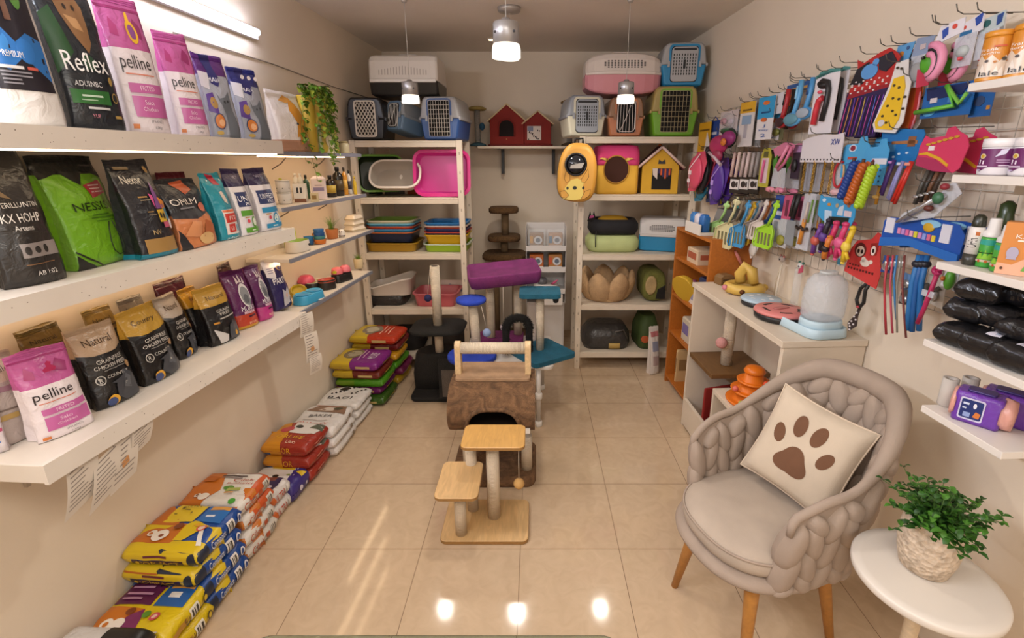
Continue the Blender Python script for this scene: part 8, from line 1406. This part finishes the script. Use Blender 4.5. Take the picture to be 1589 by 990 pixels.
def bx_(u, v, o): a = math.pi*1.5+(u-.5)*1.9; return Vector(((.0168+o)*math.cos(a), (.0168+o)*math.sin(a), .03+v*.065))
d = MB(); d.decal(bx_, T_('Urin', .5, .45, .3, '#2a2422', .75, 90), .0008, (), (), .032, .065); d.decal(bx_, R_(.6, .75, .85, .9, '#b5622a'), .0008); d.build('letter_print', t)
def pump(x, off, lab, h, r, g1):
    p = solveR(x, ZR_[2], off); t = thing('spray_bottle', lab, 'bottle', p+Vector((0, 0, .0008)), RW+.5)
    MB().lathe([(r*.96, 0), (r, .004), (r, h*.58), (r*.9, h*.62)], M(g1, .35), 22).build('body', t); MB().lathe([(r*.98, h*.622), (r, h*.64), (r*.96, h*.72), (r*.7, h*.76), (r*.62, h*.98), (r*.5, h)], M('#e2dedb', .35), 22).build('pump_cap', t)
    def cy(u, v, o): a = math.pi*1.5+(u-.5)*2.4; return Vector(((r+o)*math.cos(a), (r+o)*math.sin(a), v*h*.58))
    d = MB()
    for i, s in enumerate([R_(0, .8, 1, .98, '#2f9a8a'), P_([(.1, .3), (.3, .6), (.4, .35), (.5, .65), (.6, .4), (.75, .6), (.9, .3)], '#8ac03a'), R_(.1, .5, .9, .54, '#1f4a1c'), R_(.05, .2, .95, .28, '#c9b8a0'), E_(.3, .22, .06, .05, '#b5502a'), E_(.6, .22, .06, .05, '#c0622a')]): d.decal(cy, s, .0006+.0003*i, [i_/8 for i_ in range(9)], (), r*2.4, h*.58)
    d.build('printed_wrap', t)
pump(1527, .27, 'green bottle with white pump cap, left on the third right shelf', .125, .0195, '#3f9a3a'); pump(1549, .285, 'green bottle with white pump cap, right before the orange box', .115, .0185, '#4aa03a')
p = solveR(1541, ZR_[2], .20); tag(MB().lathe([(.02, 0), (.022, .004), (.022, .10), (.016, .13), (.016, .155), (.006, .165)], M('#2c3c1c', .25), 18).build('spray_bottle', None, p+Vector((0, 0, .0008))), 'dark green clear capped bottle standing behind the pump bottles', 'bottle')
p = solveR(1583, ZR_[2], .272); t = thing('treat_box', 'orange treat box with white letters at the right edge', 'box', p+Vector((0, 0, .0008)), RW+.62); MB().box(-.045, .045, -.02, .025, 0, .125, M('#c9803c', .45)).build('carton', t)
d = MB(); fx = lambda u, v, o: Vector(((u-.5)*.09, -.0202-o, v*.125))
for i, s in enumerate([P_([(0, 0), (1, 0), (1, .3), (.6, .38), (.3, .2), (0, .22)], '#e0a88a'), T_('FEED', .62, .86, .075, '#efe6dc', .5), T_('KITTEN', .6, .74, .075, '#efe6dc', .7), R_(.3, .645, .85, .68, '#e8d8c8'), E_(.26, .42, .12, .12, '#a8a0b4'), P_([(.16, .3), (.36, .3), (.32, .52), (.2, .52)], '#a8a0b4'), E_(.72, .45, .16, .12, '#8a5a2a'), E_(.72, .45, .11, .08, '#c9803c'), P_([(.5, .1), (.85, .1), (.9, .28), (.6, .3)], '#6aa04a'), E_(.12, .12, .03, .03, '#5a3a2a')]): d.decal(fx, s, .0006+.0003*i)
d.build('printed_front', t)
# black wrapped packs
PK = M('#1b1a1c', .22, 'foil'); LBL = M('#d3d0dc', .45)
def pack(label, x, off, dz, w, l, t_, rz, sticker=None):
    p = solveR(x, ZR_[3], off)+Vector((0, 0, dz+.001)); b = MB(); n = 14; gu = [.5-.5*math.cos(math.pi*i/n) for i in range(n+1)]
    r = random.Random(int(x)); ph = r.uniform(0, 30)
    def Pf(u, v, o, s=1):
        U, V = 2*u-1, 2*v-1; k = max(0, (1-abs(U)**5)*(1-abs(V)**6))**.4; nz = (noise.noise(Vector((u*4+ph, v*4, s*3)))*.008+noise.noise(Vector((u*11+ph, v*12, s)))*.004)*min(1, k*3); return Vector((U*w/2, V*l/2, t_/2+s*(t_/2*k+nz*(1 if s > 0 else .2))+o))
    for s in (1, -1):
        vs = [Pf(u, v, 0, s) for u in gu for v in gu]; fs = [(i*(n+1)+j, (i+1)*(n+1)+j, (i+1)*(n+1)+j+1, i*(n+1)+j+1) for i in range(n) for j in range(n)]; b.add(vs, fs if s > 0 else [f[::-1] for f in fs], PK, True)
    o = tag(b.build('wrapped_pack', None, p, rz), label, 'wrapped pack', 'black wrapped packs')
    if sticker:
        d = MB()
        for i, s in enumerate([('r', .2, .15, .75, .5, LBL), R_(.42, .22, .68, .44, '#3f6fb5'), R_(.25, .22, .36, .3, '#8a92a8')]): d.decal(Pf, s, .001+.0003*i, gu, gu, w, l)
        d.build('sticker', o)
    return o
pack('black wrapped pack, lowest at the left of the pile', 1490, .27, 0, .105, .09, .06, .35); pack('black wrapped pack in front with blue sticker', 1532, .272, 0, .10, .09, .066, .25, True); pack('black wrapped pack at the lower right edge with blue sticker', 1580, .272, 0, .10, .09, .066, .2, True)
pack('black wrapped pack in the middle layer at the left', 1498, .235, .062, .105, .09, .058, .3); pack('black wrapped pack in the middle layer with silver writing', 1548, .21, .066, .12, .10, .06, .2); pack('black wrapped pack with blue sticker on top of the pile', 1512, .225, .122, .12, .10, .062, .35, True); pack('black wrapped pack, topmost at the right of the pile', 1560, .18, .128, .12, .10, .062, .15)
pack('black wrapped pack standing at the right frame edge', 1592, .23, .06, .12, .1, .055, .1)
# rolls and wipes on the lowest shelf
for x, off, h, lab in ((1466, .265, .082, 'grey paper roll, nearer of the two on the lowest right shelf'), (1497, .20, .08, 'grey paper roll standing behind the purple wipe packs')):
    p = solveR(x, ZR_[4], off); tag(MB().lathe([(.018, .0), (.019, .002), (.019, h), (.012, h), (.011, h-.02), (.011, .004)], M('#bdb5ad', .6), 24).build('paper_roll', None, p+Vector((0, 0, .0008))), lab, 'paper roll')
def wipes(lab, x, off, dz, rz):
    p = solveR(x, ZR_[4], off); t = thing('wipe_pack', lab, 'wipe pack', p+Vector((0, 0, .001+dz)), RW+rz, 'purple wipe packs'); t.scale = (.66, 1.15, 1.4); PU = M('#6b3aa0', .3, 'foil'); PN = M('#d39a8c', .35, 'foil')
    MB().rr([(.145, .055, .012, 0), (.15, .062, .016, .008), (.15, .06, .016, .052), (.14, .05, .012, .06)], PU, 4).build('pack', t)
    MB().loft([[(xx, y*q, .03+z*q) for y, z in ell(0, 0, .033, .031, 14)] for xx, q in ((.066, 1.0), (.09, .97), (.105, .9), (.108, .5))], PN, True, True).build('end_seal', t)
    MB().loft([[(xx, y*q, .03+z*q) for y, z in ell(0, 0, .033, .031, 14)] for xx, q in ((-.085, .5), (-.083, .9), (-.066, 1.0))], PN, True, True).build('end_seal', t)
    d = MB(); fx = lambda u, v, o: Vector(((u-.5)*.15, -.0312-o, .004+v*.052))
    for i, s in enumerate([P_(rrect(.5, .84, .06, 3, .40, .5), '#c9c4dc'), P_(rrect(.44, .72, .05, 3, .40, .5), '#1f2f6a'), E_(.46, .66, .035, .1, '#dcdce6'), R_(.22, .66, .34, .74, '#c8d0e4'), R_(.22, .5, .30, .56, '#c8d0e4'), P_([(.45, .24), (.58, .22), (.6, .42), (.5, .46)], '#c9743a'), R_(.26, .2, .40, .38, '#8a9ac8')]): d.decal(fx, s, .0006+.0003*i)
    d.build('printed_front', t); MB().rr([(.09, .034, .012, .0602), (.085, .03, .01, .064)], M('#3a2a6a', .35), 4).build('flap', t)
wipes('purple wipe pack with pink ends in front on the lowest right shelf', 1513, .262, 0, .62); wipes('purple wipe pack with pink ends behind the front one', 1556, .185, 0, .62)
